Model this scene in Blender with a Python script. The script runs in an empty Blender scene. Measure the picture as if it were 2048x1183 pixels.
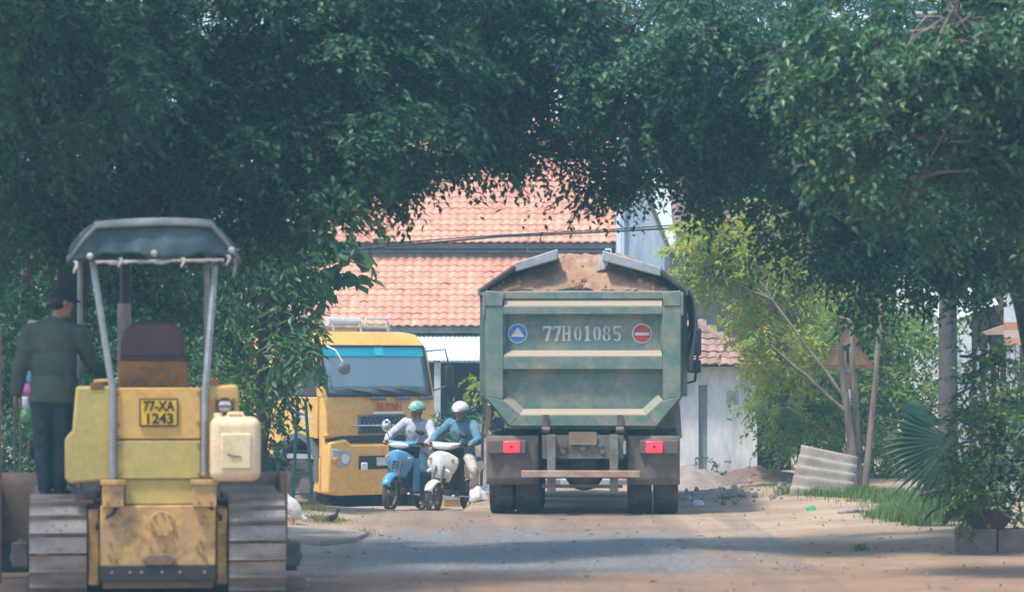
import bpy, bmesh, math, random
import numpy as np
from mathutils import Vector, Matrix, Euler, noise
random.seed(7)
RNG = np.random.default_rng(11)
SC = bpy.context.scene
COL = SC.collection
R = math.radians
F_PX, CAM_H, HZ_PX = 7000.0, 1.85, 729.0

# ---------------------------------------------------------------- camera, world, sun, exposure
cam_d = bpy.data.cameras.new('camera')
cam_d.sensor_width = 36.0
cam_d.lens = F_PX / 2048 * 36
cam_d.shift_y = (HZ_PX - 591.5) / 2048
cam_d.clip_start = 0.5
cam_d.clip_end = 4000
cam_d.dof.use_dof = True
cam_d.dof.focus_distance = 50
cam_d.dof.aperture_fstop = 2.8
cam = bpy.data.objects.new('camera', cam_d)
cam.location = (0, 0, CAM_H)
cam.rotation_euler = (R(90), 0, 0)
COL.objects.link(cam)
SC.camera = cam

SUN_EL, SUN_AZ = 66.0, -128.0           # azimuth from +Y, clockwise towards +X: the sun stands high, to the left and a little behind the viewer
wd = bpy.data.worlds.new('World')
SC.world = wd
wd.use_nodes = True
nt = wd.node_tree
nt.nodes.clear()
sky = nt.nodes.new('ShaderNodeTexSky')
sky.sky_type = 'NISHITA'
sky.sun_disc = False
sky.sun_elevation = R(SUN_EL)
sky.sun_rotation = R(SUN_AZ)
sky.air_density = 1.0
sky.dust_density = 1.2
sky.ozone_density = 1.0
bg = nt.nodes.new('ShaderNodeBackground')
bg.inputs[1].default_value = 0.15
wo = nt.nodes.new('ShaderNodeOutputWorld')
nt.links.new(sky.outputs[0], bg.inputs[0])
nt.links.new(bg.outputs[0], wo.inputs[0])

sun_d = bpy.data.lights.new('sun', 'SUN')
sun_d.energy = 2.4
sun_d.angle = R(6.0)
sun_d.color = (1.0, 0.955, 0.88)
sun = bpy.data.objects.new('sun', sun_d)
to_sun = Vector((math.sin(R(SUN_AZ)) * math.cos(R(SUN_EL)), math.cos(R(SUN_AZ)) * math.cos(R(SUN_EL)), math.sin(R(SUN_EL))))
sun.rotation_euler = to_sun.to_track_quat('Z', 'Y').to_euler()
COL.objects.link(sun)
vs = SC.view_settings
vs.view_transform = 'Standard'
vs.look = 'None'
vs.exposure = 1.05
vs.gamma = 1.0
vs.use_curve_mapping = False
SC.cycles.max_bounces = 6
SC.cycles.diffuse_bounces = 3
SC.cycles.glossy_bounces = 3
SC.cycles.transmission_bounces = 4
SC.cycles.transparent_max_bounces = 8
SC.cycles.volume_bounces = 0
SC.cycles.volume_max_steps = 64

# ---------------------------------------------------------------- helpers
def W(px, py, s):
    """Point of the place seen at a picture position, s pixels to the metre (distance 7000/s)."""
    return Vector(((px - 1024.0) / s, F_PX / s, CAM_H + (HZ_PX - py) / s))

def tag(o, label=None, cat=None, group=None, kind=None):
    if label: o['label'] = label
    if cat: o['category'] = cat
    if group: o['group'] = group
    if kind: o['kind'] = kind
    return o

def empty(name, loc, rz=0.0, label=None, cat=None, group=None, rx=0.0, ry=0.0):
    o = bpy.data.objects.new(name, None)
    o.empty_display_size = 0.2
    o.location = loc
    o.rotation_euler = (rx, ry, rz)
    COL.objects.link(o)
    return tag(o, label, cat, group)

def link(name, me, parent=None):
    o = bpy.data.objects.new(name, me)
    COL.objects.link(o)
    if parent is not None: o.parent = parent
    return o

def rotm(rx=0, ry=0, rz=0):
    return Euler((rx, ry, rz)).to_matrix()

class MB:
    def __init__(s):
        s.v, s.f, s.mi = [], [], []
        s.cur = 0
    def add(s, vs_, fs_):
        b = len(s.v)
        s.v.extend([tuple(p) for p in vs_])
        for f in fs_:
            s.f.append([b + i for i in f]); s.mi.append(s.cur)
        return s
    def box(s, c, d, rot=None):
        hx, hy, hz = d[0] / 2, d[1] / 2, d[2] / 2
        ps = [Vector((x, y, z)) for x in (-hx, hx) for y in (-hy, hy) for z in (-hz, hz)]
        if rot is not None: ps = [rot @ p for p in ps]
        c = Vector(c)
        return s.add([p + c for p in ps], [(0, 1, 3, 2), (4, 6, 7, 5), (0, 4, 5, 1), (2, 3, 7, 6), (0, 2, 6, 4), (1, 5, 7, 3)])
    def b2(s, x0, x1, y0, y1, z0, z1):
        return s.box(((x0 + x1) / 2, (y0 + y1) / 2, (z0 + z1) / 2), (abs(x1 - x0), abs(y1 - y0), abs(z1 - z0)))
    def prism(s, pts, a, b, axis='y'):
        n = len(pts)
        def mk(p, t):
            if axis == 'y': return (p[0], t, p[1])
            if axis == 'x': return (t, p[0], p[1])
            return (p[0], p[1], t)
        return s.add([mk(p, a) for p in pts] + [mk(p, b) for p in pts],
                     [list(range(n)), list(range(2 * n - 1, n - 1, -1))] + [(i, (i + 1) % n, n + (i + 1) % n, n + i) for i in range(n)])
    def tube(s, pts, r, n=8, cap=True, ry=None):
        pts = [Vector(p) for p in pts]
        k = len(pts)
        rs = [r] * k if not hasattr(r, '__len__') else list(r)
        vs_, up = [], None
        for i, p in enumerate(pts):
            d = (pts[min(i + 1, k - 1)] - pts[max(i - 1, 0)])
            d = d.normalized() if d.length > 1e-9 else Vector((0, 0, 1))
            if up is None:
                up = Vector((0, 0, 1)) if abs(d.z) < 0.9 else Vector((0, 1, 0))
            a = d.cross(up)
            a = a.normalized() if a.length > 1e-6 else d.orthogonal().normalized()
            b = a.cross(d).normalized()
            up = b
            for j in range(n):
                t = 2 * math.pi * j / n
                vs_.append(p + a * math.cos(t) * rs[i] + b * math.sin(t) * rs[i] * (ry or 1.0))
        fs_ = [(i * n + j, i * n + (j + 1) % n, (i + 1) * n + (j + 1) % n, (i + 1) * n + j) for i in range(k - 1) for j in range(n)]
        if cap: fs_ += [list(range(n - 1, -1, -1)), [(k - 1) * n + j for j in range(n)]]
        return s.add(vs_, fs_)
    def lathe(s, prof, c=(0, 0, 0), axis='z', n=20, closed=False):
        c = Vector(c); vs_ = []
        for (r, h) in prof:
            for j in range(n):
                t = 2 * math.pi * j / n
                u, w = math.cos(t) * r, math.sin(t) * r
                p = {'z': (u, w, h), 'y': (u, h, w), 'x': (h, u, w)}[axis]
                vs_.append(c + Vector(p))
        k = len(prof)
        fs_ = [(i * n + j, i * n + (j + 1) % n, (i + 1) * n + (j + 1) % n, (i + 1) * n + j) for i in range(k - 1) for j in range(n)]
        if closed: fs_ += [((k - 1) * n + j, (k - 1) * n + (j + 1) % n, (j + 1) % n, j) for j in range(n)]
        else: fs_ += [list(range(n)), [(k - 1) * n + j for j in range(n)]]
        return s.add(vs_, fs_)
    def ell(s, c, r, rot=None, n=12, m=8):
        c = Vector(c); vs_ = []
        rx, ry, rz = r if hasattr(r, '__len__') else (r, r, r)
        for i in range(1, m):
            ph = math.pi * i / m
            for j in range(n):
                t = 2 * math.pi * j / n
                p = Vector((math.sin(ph) * math.cos(t) * rx, math.sin(ph) * math.sin(t) * ry, math.cos(ph) * rz))
                vs_.append(c + (rot @ p if rot is not None else p))
        for q in (rz, -rz):
            p = Vector((0, 0, q)); vs_.append(c + (rot @ p if rot is not None else p))
        T, B = (m - 1) * n, (m - 1) * n + 1
        fs_ = [(i * n + j, i * n + (j + 1) % n, (i + 1) * n + (j + 1) % n, (i + 1) * n + j) for i in range(m - 2) for j in range(n)]
        fs_ += [(T, (j + 1) % n, j) for j in range(n)] + [(B, (m - 2) * n + j, (m - 2) * n + (j + 1) % n) for j in range(n)]
        return s.add(vs_, fs_)
    def cap(s, a, b, ra, rb, n=10):
        """a closed tapered capsule"""
        a, b = Vector(a), Vector(b)
        s.tube([a, b], [ra, rb], n)
        s.ell(a, ra, n=n, m=6); s.ell(b, rb, n=n, m=6)
        return s
    def grid(s, fn, nu, nv):
        vs_ = [fn(i / nu, j / nv) for j in range(nv + 1) for i in range(nu + 1)]
        return s.add(vs_, [(j * (nu + 1) + i, j * (nu + 1) + i + 1, (j + 1) * (nu + 1) + i + 1, (j + 1) * (nu + 1) + i) for j in range(nv) for i in range(nu)])
    def mesh(s, name, mats=None, smooth=40, recalc=True):
        me = bpy.data.meshes.new(name)
        me.from_pydata(s.v, [], s.f)
        if mats is not None:
            for m in (mats if isinstance(mats, (list, tuple)) else [mats]): me.materials.append(m)
        me.polygons.foreach_set('material_index', s.mi)
        if recalc:
            bm = bmesh.new(); bm.from_mesh(me)
            bmesh.ops.recalc_face_normals(bm, faces=bm.faces)
            bm.to_mesh(me); bm.free()
        if smooth:
            me.polygons.foreach_set('use_smooth', [True] * len(me.polygons))
            me.set_sharp_from_angle(angle=R(smooth))
        me.update()
        return me
    def build(s, name, mats, parent=None, smooth=40, bevel=0.0, solid=0.0, recalc=True):
        o = link(name, s.mesh(name, mats, smooth, recalc), parent)
        if solid:
            m = o.modifiers.new('solid', 'SOLIDIFY'); m.thickness = solid; m.offset = 0
        if bevel:
            m = o.modifiers.new('bevel', 'BEVEL'); m.width = bevel; m.segments = 2; m.limit_method = 'ANGLE'; m.angle_limit = R(40)
        return o

def bake(o, extra=()):
    """replace an object's mesh by its modified mesh"""
    dg = bpy.context.evaluated_depsgraph_get()
    me = bpy.data.meshes.new_from_object(o.evaluated_get(dg), depsgraph=dg)
    o.modifiers.clear()
    o.data = me
    return o

def fuse(mb, name, mat, parent, voxel=0.01, it=4):
    """one continuous skin out of overlapping solids"""
    o = mb.build(name, mat, parent, smooth=0)
    m = o.modifiers.new('re', 'REMESH'); m.mode = 'VOXEL'; m.voxel_size = voxel; m.use_smooth_shade = True
    m = o.modifiers.new('sm', 'SMOOTH'); m.factor = 0.5; m.iterations = it
    bake(o)
    o.data.polygons.foreach_set('use_smooth', [True] * len(o.data.polygons))
    if not o.data.materials: o.data.materials.append(mat)
    return o

def npmesh(name, V, Fc, mat, rnd=None, parent=None, smooth=False):
    V = np.ascontiguousarray(V, dtype=np.float32); Fc = np.ascontiguousarray(Fc, dtype=np.int32)
    me = bpy.data.meshes.new(name)
    k = Fc.shape[1]
    me.vertices.add(len(V)); me.vertices.foreach_set('co', V.ravel())
    me.loops.add(Fc.size); me.loops.foreach_set('vertex_index', Fc.ravel())
    me.polygons.add(len(Fc))
    me.polygons.foreach_set('loop_start', np.arange(0, Fc.size, k, dtype=np.int32))
    me.polygons.foreach_set('loop_total', np.full(len(Fc), k, dtype=np.int32))
    if smooth: me.polygons.foreach_set('use_smooth', np.ones(len(Fc), dtype=bool))
    me.update(calc_edges=True)
    if rnd is not None:
        a = me.attributes.new('rnd', 'FLOAT', 'FACE'); a.data.foreach_set('value', np.ascontiguousarray(rnd, dtype=np.float32))
    me.materials.append(mat)
    return link(name, me, parent)

def text_mesh(name, body, size, mat, parent, loc, rot=(R(90), 0, 0), width=None, height=None, ext=0.004, bold=0.0):
    cu = bpy.data.curves.new(name, 'FONT')
    cu.body = body; cu.size = size; cu.extrude = ext; cu.align_x = 'CENTER'; cu.align_y = 'CENTER'; cu.offset = bold
    cu.resolution_u = 3
    tmp = bpy.data.objects.new('tmp', cu); COL.objects.link(tmp)
    dg = bpy.context.evaluated_depsgraph_get()
    me = bpy.data.meshes.new_from_object(tmp.evaluated_get(dg), depsgraph=dg)
    bpy.data.objects.remove(tmp)
    n = len(me.vertices); co = np.empty(n * 3, dtype=np.float32); me.vertices.foreach_get('co', co); co = co.reshape(-1, 3)
    lo, hi = co.min(0), co.max(0)
    co[:, :2] -= (lo[:2] + hi[:2]) / 2
    if width: co[:, 0] *= width / (hi[0] - lo[0])
    if height: co[:, 1] *= height / (hi[1] - lo[1])
    me.vertices.foreach_set('co', co.ravel()); me.materials.clear(); me.materials.append(mat)
    o = link(name, me, parent); o.location = loc; o.rotation_euler = rot
    return o

# ---------------------------------------------------------------- materials
def M(name, col, rough=0.6, metal=0.0, col2=None, scale=4.0, lo=0.4, hi=0.62, bump=0.0, bscale=40.0,
      dust=None, top=0.0, spot=0.0, sscale=3.0, rnd=0.0, spec=0.4, coat=0.0, emis=None, estr=0.0, stretch=None, fine=0.12):
    m = bpy.data.materials.new(name); m.use_nodes = True
    n, l = m.node_tree.nodes, m.node_tree.links
    p = n['Principled BSDF']
    tc = n.new('ShaderNodeTexCoord')
    co = tc.outputs['Object']
    if stretch:
        mp = n.new('ShaderNodeMapping'); mp.inputs['Scale'].default_value = stretch
        l.new(co, mp.inputs[0]); co = mp.outputs[0]
    def nz(sc_, det=5, rg=0.6):
        t = n.new('ShaderNodeTexNoise'); t.inputs['Scale'].default_value = sc_; t.inputs['Detail'].default_value = det
        t.inputs['Roughness'].default_value = rg; l.new(co, t.inputs['Vector']); return t.outputs['Fac']
    def rng(v, a, b, c=0.0, d=1.0):
        t = n.new('ShaderNodeMapRange'); t.inputs[1].default_value = a; t.inputs[2].default_value = b
        t.inputs[3].default_value = c; t.inputs[4].default_value = d; l.new(v, t.inputs[0]); return t.outputs[0]
    def mix(f, a, b, mode='MIX'):
        t = n.new('ShaderNodeMix'); t.data_type = 'RGBA'; t.blend_type = mode
        for s_, v in ((t.inputs[0], f), (t.inputs[6], a), (t.inputs[7], b)):
            if hasattr(v, 'is_output'): l.new(v, s_)
            elif isinstance(v, (int, float)): s_.default_value = v
            else: s_.default_value = (v[0], v[1], v[2], 1)
        return t.outputs[2]
    c = (col[0], col[1], col[2], 1)
    cur = c
    if col2 is not None: cur = mix(rng(nz(scale), lo, hi), cur, col2)
    if fine:
        v = rng(nz(scale * 9, 3), 0.3, 0.7, 1 - fine, 1 + fine)
        h = n.new('ShaderNodeHueSaturation'); l.new(v, h.inputs['Value'])
        if hasattr(cur, 'is_output'): l.new(cur, h.inputs['Color'])
        else: h.inputs['Color'].default_value = cur
        cur = h.outputs[0]
    if rnd:
        oi = n.new('ShaderNodeObjectInfo')
        h = n.new('ShaderNodeHueSaturation'); l.new(rng(oi.outputs['Random'], 0, 1, 1 - rnd, 1 + rnd), h.inputs['Value'])
        if hasattr(cur, 'is_output'): l.new(cur, h.inputs['Color'])
        else: h.inputs['Color'].default_value = cur
        cur = h.outputs[0]
    rgh = rough
    if dust is not None:
        fac = rng(nz(sscale, 6, 0.7), 0.62 - 0.3 * spot, 0.72 - 0.1 * spot, 0, min(1, spot * 1.4))
        if top:
            g = n.new('ShaderNodeNewGeometry'); sx = n.new('ShaderNodeSeparateXYZ'); l.new(g.outputs['Normal'], sx.inputs[0])
            tf = rng(sx.outputs[2], 0.25, 0.75, 0, top)
            mx = n.new('ShaderNodeMath'); mx.operation = 'MAXIMUM'; l.new(tf, mx.inputs[0]); l.new(fac, mx.inputs[1]); fac = mx.outputs[0]
        cur = mix(fac, cur, dust)
        rgh = rng(fac, 0, 1, rough, max(rough, 0.9))
    if hasattr(cur, 'is_output'): l.new(cur, p.inputs['Base Color'])
    else: p.inputs['Base Color'].default_value = cur
    if hasattr(rgh, 'is_output'): l.new(rgh, p.inputs['Roughness'])
    else: p.inputs['Roughness'].default_value = rgh
    p.inputs['Metallic'].default_value = metal
    p.inputs['Specular IOR Level'].default_value = spec
    p.inputs['Coat Weight'].default_value = coat
    if emis: p.inputs['Emission Color'].default_value = (*emis, 1); p.inputs['Emission Strength'].default_value = estr
    if bump:
        b = n.new('ShaderNodeBump'); b.inputs['Strength'].default_value = bump; b.inputs['Distance'].default_value = 0.02
        l.new(nz(bscale, 6, 0.65), b.inputs['Height']); l.new(b.outputs[0], p.inputs['Normal'])
    return m

def leafmat(name, ca, cb, cy, yfrac=0.04, trans=0.3, rough=0.42, spec=0.45):
    m = bpy.data.materials.new(name); m.use_nodes = True
    n, l = m.node_tree.nodes, m.node_tree.links
    p = n['Principled BSDF']; out = n['Material Output']
    at = n.new('ShaderNodeAttribute'); at.attribute_name = 'rnd'
    rp = n.new('ShaderNodeValToRGB')
    e = rp.color_ramp.elements
    e[0].position = 0.0; e[0].color = (*ca, 1)
    e[1].position = 1.0 - yfrac - 0.02; e[1].color = (*cb, 1)
    q = e.new(1.0 - yfrac * 0.5); q.color = (*cy, 1)
    l.new(at.outputs['Fac'], rp.inputs[0])
    l.new(rp.outputs[0], p.inputs['Base Color'])
    p.inputs['Roughness'].default_value = rough; p.inputs['Specular IOR Level'].default_value = spec
    tr = n.new('ShaderNodeBsdfTranslucent')
    h = n.new('ShaderNodeHueSaturation'); h.inputs['Saturation'].default_value = 1.15; h.inputs['Value'].default_value = 1.5
    h.inputs['Hue'].default_value = 0.485
    l.new(rp.outputs[0], h.inputs['Color']); l.new(h.outputs[0], tr.inputs[0])
    mx = n.new('ShaderNodeMixShader'); mx.inputs[0].default_value = trans
    l.new(p.outputs[0], mx.inputs[1]); l.new(tr.outputs[0], mx.inputs[2]); l.new(mx.outputs[0], out.inputs[0])
    return m

DUST = (0.42, 0.27, 0.16)
RED = (0.36, 0.19, 0.11)
m_bark = M('bark', (0.05, 0.04, 0.034), 0.9, col2=(0.09, 0.075, 0.065), scale=6, bump=0.6, bscale=18, stretch=(1, 1, 0.3))
m_bark2 = M('pale_bark', (0.24, 0.19, 0.14), 0.9, col2=(0.14, 0.10, 0.075), scale=7, bump=0.5, bscale=22, stretch=(1, 1, 0.25))
m_ficus = leafmat('ficus_leaf', (0.018, 0.058, 0.028), (0.060, 0.150, 0.066), (0.15, 0.23, 0.07), 0.04, 0.28, 0.48, 0.4)
m_ficus2 = leafmat('ficus_leaf_light', (0.025, 0.070, 0.027), (0.066, 0.150, 0.052), (0.17, 0.25, 0.05), 0.07, 0.28, 0.4, 0.45)
m_broad = leafmat('broad_leaf', (0.045, 0.11, 0.04), (0.09, 0.19, 0.06), (0.22, 0.28, 0.05), 0.08, 0.35, 0.4, 0.45)
m_yellow = leafmat('yellow_leaf', (0.19, 0.29, 0.045), (0.40, 0.44, 0.085), (0.50, 0.28, 0.07), 0.12, 0.45, 0.5, 0.35)
m_bush = leafmat('bush_leaf', (0.045, 0.10, 0.03), (0.11, 0.20, 0.05), (0.28, 0.30, 0.06), 0.08, 0.35, 0.45, 0.4)
m_hedge = leafmat('hedge_leaf', (0.09, 0.17, 0.04), (0.21, 0.32, 0.07), (0.38, 0.36, 0.08), 0.12, 0.4, 0.5, 0.35)
m_palm = leafmat('palm_leaf', (0.02, 0.062, 0.034), (0.042, 0.105, 0.055), (0.16, 0.2, 0.06), 0.03, 0.22, 0.35, 0.5)
m_grass = leafmat('grass_blade', (0.05, 0.12, 0.03), (0.11, 0.22, 0.05), (0.30, 0.29, 0.10), 0.12, 0.3, 0.5, 0.3)
m_drygrass = leafmat('dry_grass', (0.12, 0.15, 0.05), (0.24, 0.24, 0.08), (0.34, 0.28, 0.12), 0.3, 0.25, 0.6, 0.2)
# ---------------------------------------------------------------- the ground
def sst(a, b, x):
    t = min(1.0, max(0.0, (x - a) / (b - a))); return t * t * (3 - 2 * t)

def gz(x, y):
    crest = 43.6 + max(0.0, min(4.0, (-0.45 - x))) * 1.0
    left = 1 - sst(-0.75, -0.42, x)
    d1 = sst(crest, crest + 5.0, y) * 0.27 * left
    d2 = sst(52.0, 59.0, y) * 0.50 * (1 - sst(2.2, 2.9, x))
    d2 = max(d2, 0)
    bump = 0.0
    if 24 < y < 64 and abs(x) < 14:
        n1 = noise.noise(Vector((x * 0.5, y * 0.35, 3.1)))
        n2 = noise.noise(Vector((x * 2.1, y * 1.7, 7.7)))
        k = 0.25 if -2.4 < x < 2.4 and y < 45 else 1.0
        bump = (0.035 * n1 + 0.012 * n2) * k
    rise = 0.10 * sst(2.6, 4.2, x) * sst(33, 40, y) + 0.06 * (1 - sst(-2.6, -1.9, x)) * sst(36, 42, y) * (1 - sst(44, 46, y))
    return -d1 - d2 * 0.95 + bump + rise

def ground_material(name, road):
    m = bpy.data.materials.new(name); m.use_nodes = True
    n, l = m.node_tree.nodes, m.node_tree.links
    p = n['Principled BSDF']
    tc = n.new('ShaderNodeTexCoord'); co = tc.outputs['Object']
    def nz(sc_, det=6, rg=0.6, st=None):
        t = n.new('ShaderNodeTexNoise'); t.inputs['Scale'].default_value = sc_; t.inputs['Detail'].default_value = det; t.inputs['Roughness'].default_value = rg
        if st:
            mp = n.new('ShaderNodeMapping'); mp.inputs['Scale'].default_value = st; l.new(co, mp.inputs[0]); l.new(mp.outputs[0], t.inputs['Vector'])
        else: l.new(co, t.inputs['Vector'])
        return t.outputs['Fac']
    def rng(v, a, b, c=0.0, d=1.0):
        t = n.new('ShaderNodeMapRange'); t.inputs[1].default_value = a; t.inputs[2].default_value = b
        t.inputs[3].default_value = c; t.inputs[4].default_value = d; l.new(v, t.inputs[0]); return t.outputs[0]
    def mix(f, a, b):
        t = n.new('ShaderNodeMix'); t.data_type = 'RGBA'
        for s_, v in ((t.inputs[0], f), (t.inputs[6], a), (t.inputs[7], b)):
            if hasattr(v, 'is_output'): l.new(v, s_)
            elif isinstance(v, (int, float)): s_.default_value = v
            else: s_.default_value = (*v, 1)
        return t.outputs[2]
    def math_(op, a, b):
        t = n.new('ShaderNodeMath'); t.operation = op
        for s_, v in ((t.inputs[0], a), (t.inputs[1], b)):
            if hasattr(v, 'is_output'): l.new(v, s_)
            else: s_.default_value = v
        return t.outputs[0]
    sand = mix(rng(nz(0.55, 5), 0.4, 0.62), (0.49, 0.365, 0.24), (0.36, 0.245, 0.165))
    sand = mix(rng(nz(6, 6, 0.7), 0.5, 0.72, 0, 0.5), sand, (0.27, 0.195, 0.15))
    sand = mix(rng(nz(35, 3, 0.6), 0.62, 0.72, 0, 0.6), sand, (0.20, 0.14, 0.10))
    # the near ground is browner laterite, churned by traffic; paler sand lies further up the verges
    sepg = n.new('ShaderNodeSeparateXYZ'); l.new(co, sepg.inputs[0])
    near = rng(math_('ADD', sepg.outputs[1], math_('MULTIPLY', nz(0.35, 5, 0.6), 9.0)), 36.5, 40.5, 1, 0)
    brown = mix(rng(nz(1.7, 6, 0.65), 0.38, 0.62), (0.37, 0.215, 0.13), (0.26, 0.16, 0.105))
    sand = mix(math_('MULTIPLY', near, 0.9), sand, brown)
    if road:
        dirt = mix(rng(nz(0.8, 5, 0.6, (1, 0.5, 1)), 0.36, 0.66), (0.34, 0.225, 0.155), (0.235, 0.17, 0.13))
        tar = mix(rng(nz(16, 5, 0.7), 0.35, 0.7), (0.15, 0.142, 0.137), (0.32, 0.305, 0.285))
        sep = n.new('ShaderNodeSeparateXYZ'); l.new(co, sep.inputs[0])
        # bare tarmac shows in a worn stretch; the rest of the road lies under red dust
        along = math_('MULTIPLY', rng(sep.outputs[1], 30.2, 31.6), rng(sep.outputs[1], 37.5, 40.0, 1, 0))
        wear = math_('ADD', nz(0.9, 6, 0.65, (0.8, 0.35, 1)), math_('MULTIPLY', along, 0.46))
        col = mix(rng(wear, 0.56, 0.80), dirt, tar)
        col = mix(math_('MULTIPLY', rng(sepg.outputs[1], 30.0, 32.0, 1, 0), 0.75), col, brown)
        edge = math_('ADD', math_('ABSOLUTE', math_('SUBTRACT', sep.outputs[0], 0.15), 0.0), math_('MULTIPLY', nz(1.1, 5, 0.7), 1.3))
        col = mix(rng(edge, 2.05, 2.65), col, sand)
        ruts = rng(nz(1.0, 4, 0.55, (2.6, 0.07, 1)), 0.42, 0.62)
        col = mix(math_('MULTIPLY', ruts, 0.45), col, (0.17, 0.135, 0.115))
        bits = rng(nz(15, 5, 0.65, (1, 0.3, 1)), 0.56, 0.68)
        col = mix(math_('MULTIPLY', math_('MULTIPLY', bits, rng(wear, 0.5, 0.7)), 0.45), col, (0.58, 0.57, 0.55))
    else:
        col = sand
    l.new(col, p.inputs['Base Color'])
    p.inputs['Roughness'].default_value = 0.92
    if road: l.new(rng(wear, 0.62, 0.86, 0.92, 0.5), p.inputs['Roughness'])
    p.inputs['Specular IOR Level'].default_value = 0.25
    b = n.new('ShaderNodeBump'); b.inputs['Strength'].default_value = 0.8; b.inputs['Distance'].default_value = 0.06
    l.new(nz(9, 8, 0.7), b.inputs['Height']); l.new(b.outputs[0], p.inputs['Normal'])
    return m
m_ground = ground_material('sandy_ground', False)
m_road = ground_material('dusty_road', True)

xs = [-1500, -300, -80, -30, -18] + [(-14 + 0.25 * i) for i in range(113)] + [18, 30, 80, 300, 1500]
ys = [-300, -40, 0, 12, 20] + [(24 + 0.25 * i) for i in range(161)] + [67, 72, 80, 100, 160, 400, 2500]
V = np.array([(x, y, gz(x, y)) for y in ys for x in xs])
nx = len(xs)
Fc = np.array([(j * nx + i, j * nx + i + 1, (j + 1) * nx + i + 1, (j + 1) * nx + i) for j in range(len(ys) - 1) for i in range(nx - 1)])
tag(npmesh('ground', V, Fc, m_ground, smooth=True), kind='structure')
rx_ = [-2.6 + 0.2 * i for i in range(28)]
ry_ = [2 + 1.0 * i for i in range(22)] + [24 + 0.25 * i for i in range(82)]
V = np.array([(x, y, gz(x, y) + 0.006) for y in ry_ for x in rx_]); nx = len(rx_)
Fc = np.array([(j * nx + i, j * nx + i + 1, (j + 1) * nx + i + 1, (j + 1) * nx + i) for j in range(len(ry_) - 1) for i in range(nx - 1)])
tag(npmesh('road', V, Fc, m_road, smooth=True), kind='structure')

# loose stones on the ground
def pebbles(name, n, fx, size, mat, seed):
    rg = random.Random(seed); mb = MB()
    for _ in range(n):
        x, y = fx(rg); r = size[0] * (size[1] / size[0]) ** (rg.random() ** 2.5)
        z = gz(x, y) + 0.006
        rot = rotm(rg.uniform(0, 6), rg.uniform(0, 6), rg.uniform(0, 6))
        ps = [Vector(p) * r * rg.uniform(0.7, 1.2) for p in ((1, 0, 0), (-1, 0, 0), (0, 1, 0), (0, -1, 0), (0, 0, 0.7), (0, 0, -0.7))]
        mb.add([rot @ p + Vector((x, y, z + r * 0.25)) for p in ps], [(0, 2, 4), (2, 1, 4), (1, 3, 4), (3, 0, 4), (2, 0, 5), (1, 2, 5), (3, 1, 5), (0, 3, 5)])
    return tag(mb.build(name, mat, smooth=0, recalc=False), 'small loose stones scattered over the dirt road', 'stones', kind='stuff')
m_stone = M('loose_stone', (0.30, 0.24, 0.19), 0.9, col2=(0.16, 0.13, 0.11), scale=3)
pebbles('loose_stones', 900, lambda g: (g.uniform(-5, 7), 28 + 17 * g.random()), (0.006, 0.022), m_stone, 3)

# ---------------------------------------------------------------- foliage
def unit(a):
    return a / np.maximum(np.linalg.norm(a, axis=-1, keepdims=True), 1e-9)

def leaf_arrays(P, D, N, L, Wd, six=False, cup=0.12):
    """folded leaves: 4 corners and a midrib, or 6 corners for large leaves"""
    N = unit(N - D * np.sum(N * D, axis=1, keepdims=True)); S = np.cross(D, N)
    L = L[:, None]; Wd = Wd[:, None]; n = len(P)
    if not six:
        V = np.stack([P, P + D * L * 0.42 - S * Wd * 0.5 + N * L * cup, P + D * L, P + D * L * 0.42 + S * Wd * 0.5 + N * L * cup], 1).reshape(-1, 3)
        b = np.arange(n)[:, None] * 4
        Fc = np.concatenate([b + np.array([[0, 2, 1]]), b + np.array([[0, 3, 2]])], 1).reshape(-1, 3)
        return V, Fc, 2
    V = np.stack([P, P + D * L * 0.3 - S * Wd * 0.42 + N * L * cup * 0.7, P + D * L * 0.68 - S * Wd * 0.5 + N * L * cup, P + D * L,
                  P + D * L * 0.68 + S * Wd * 0.5 + N * L * cup, P + D * L * 0.3 + S * Wd * 0.42 + N * L * cup * 0.7, P + D * L * 0.6], 1).reshape(-1, 3)
    b = np.arange(n)[:, None] * 7
    t = [(0, 6, 1), (1, 6, 2), (2, 6, 3), (3, 6, 4), (4, 6, 5), (5, 6, 0)]
    Fc = np.concatenate([b + np.array([q]) for q in t], 1).reshape(-1, 3)
    return V, Fc, 6

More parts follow.
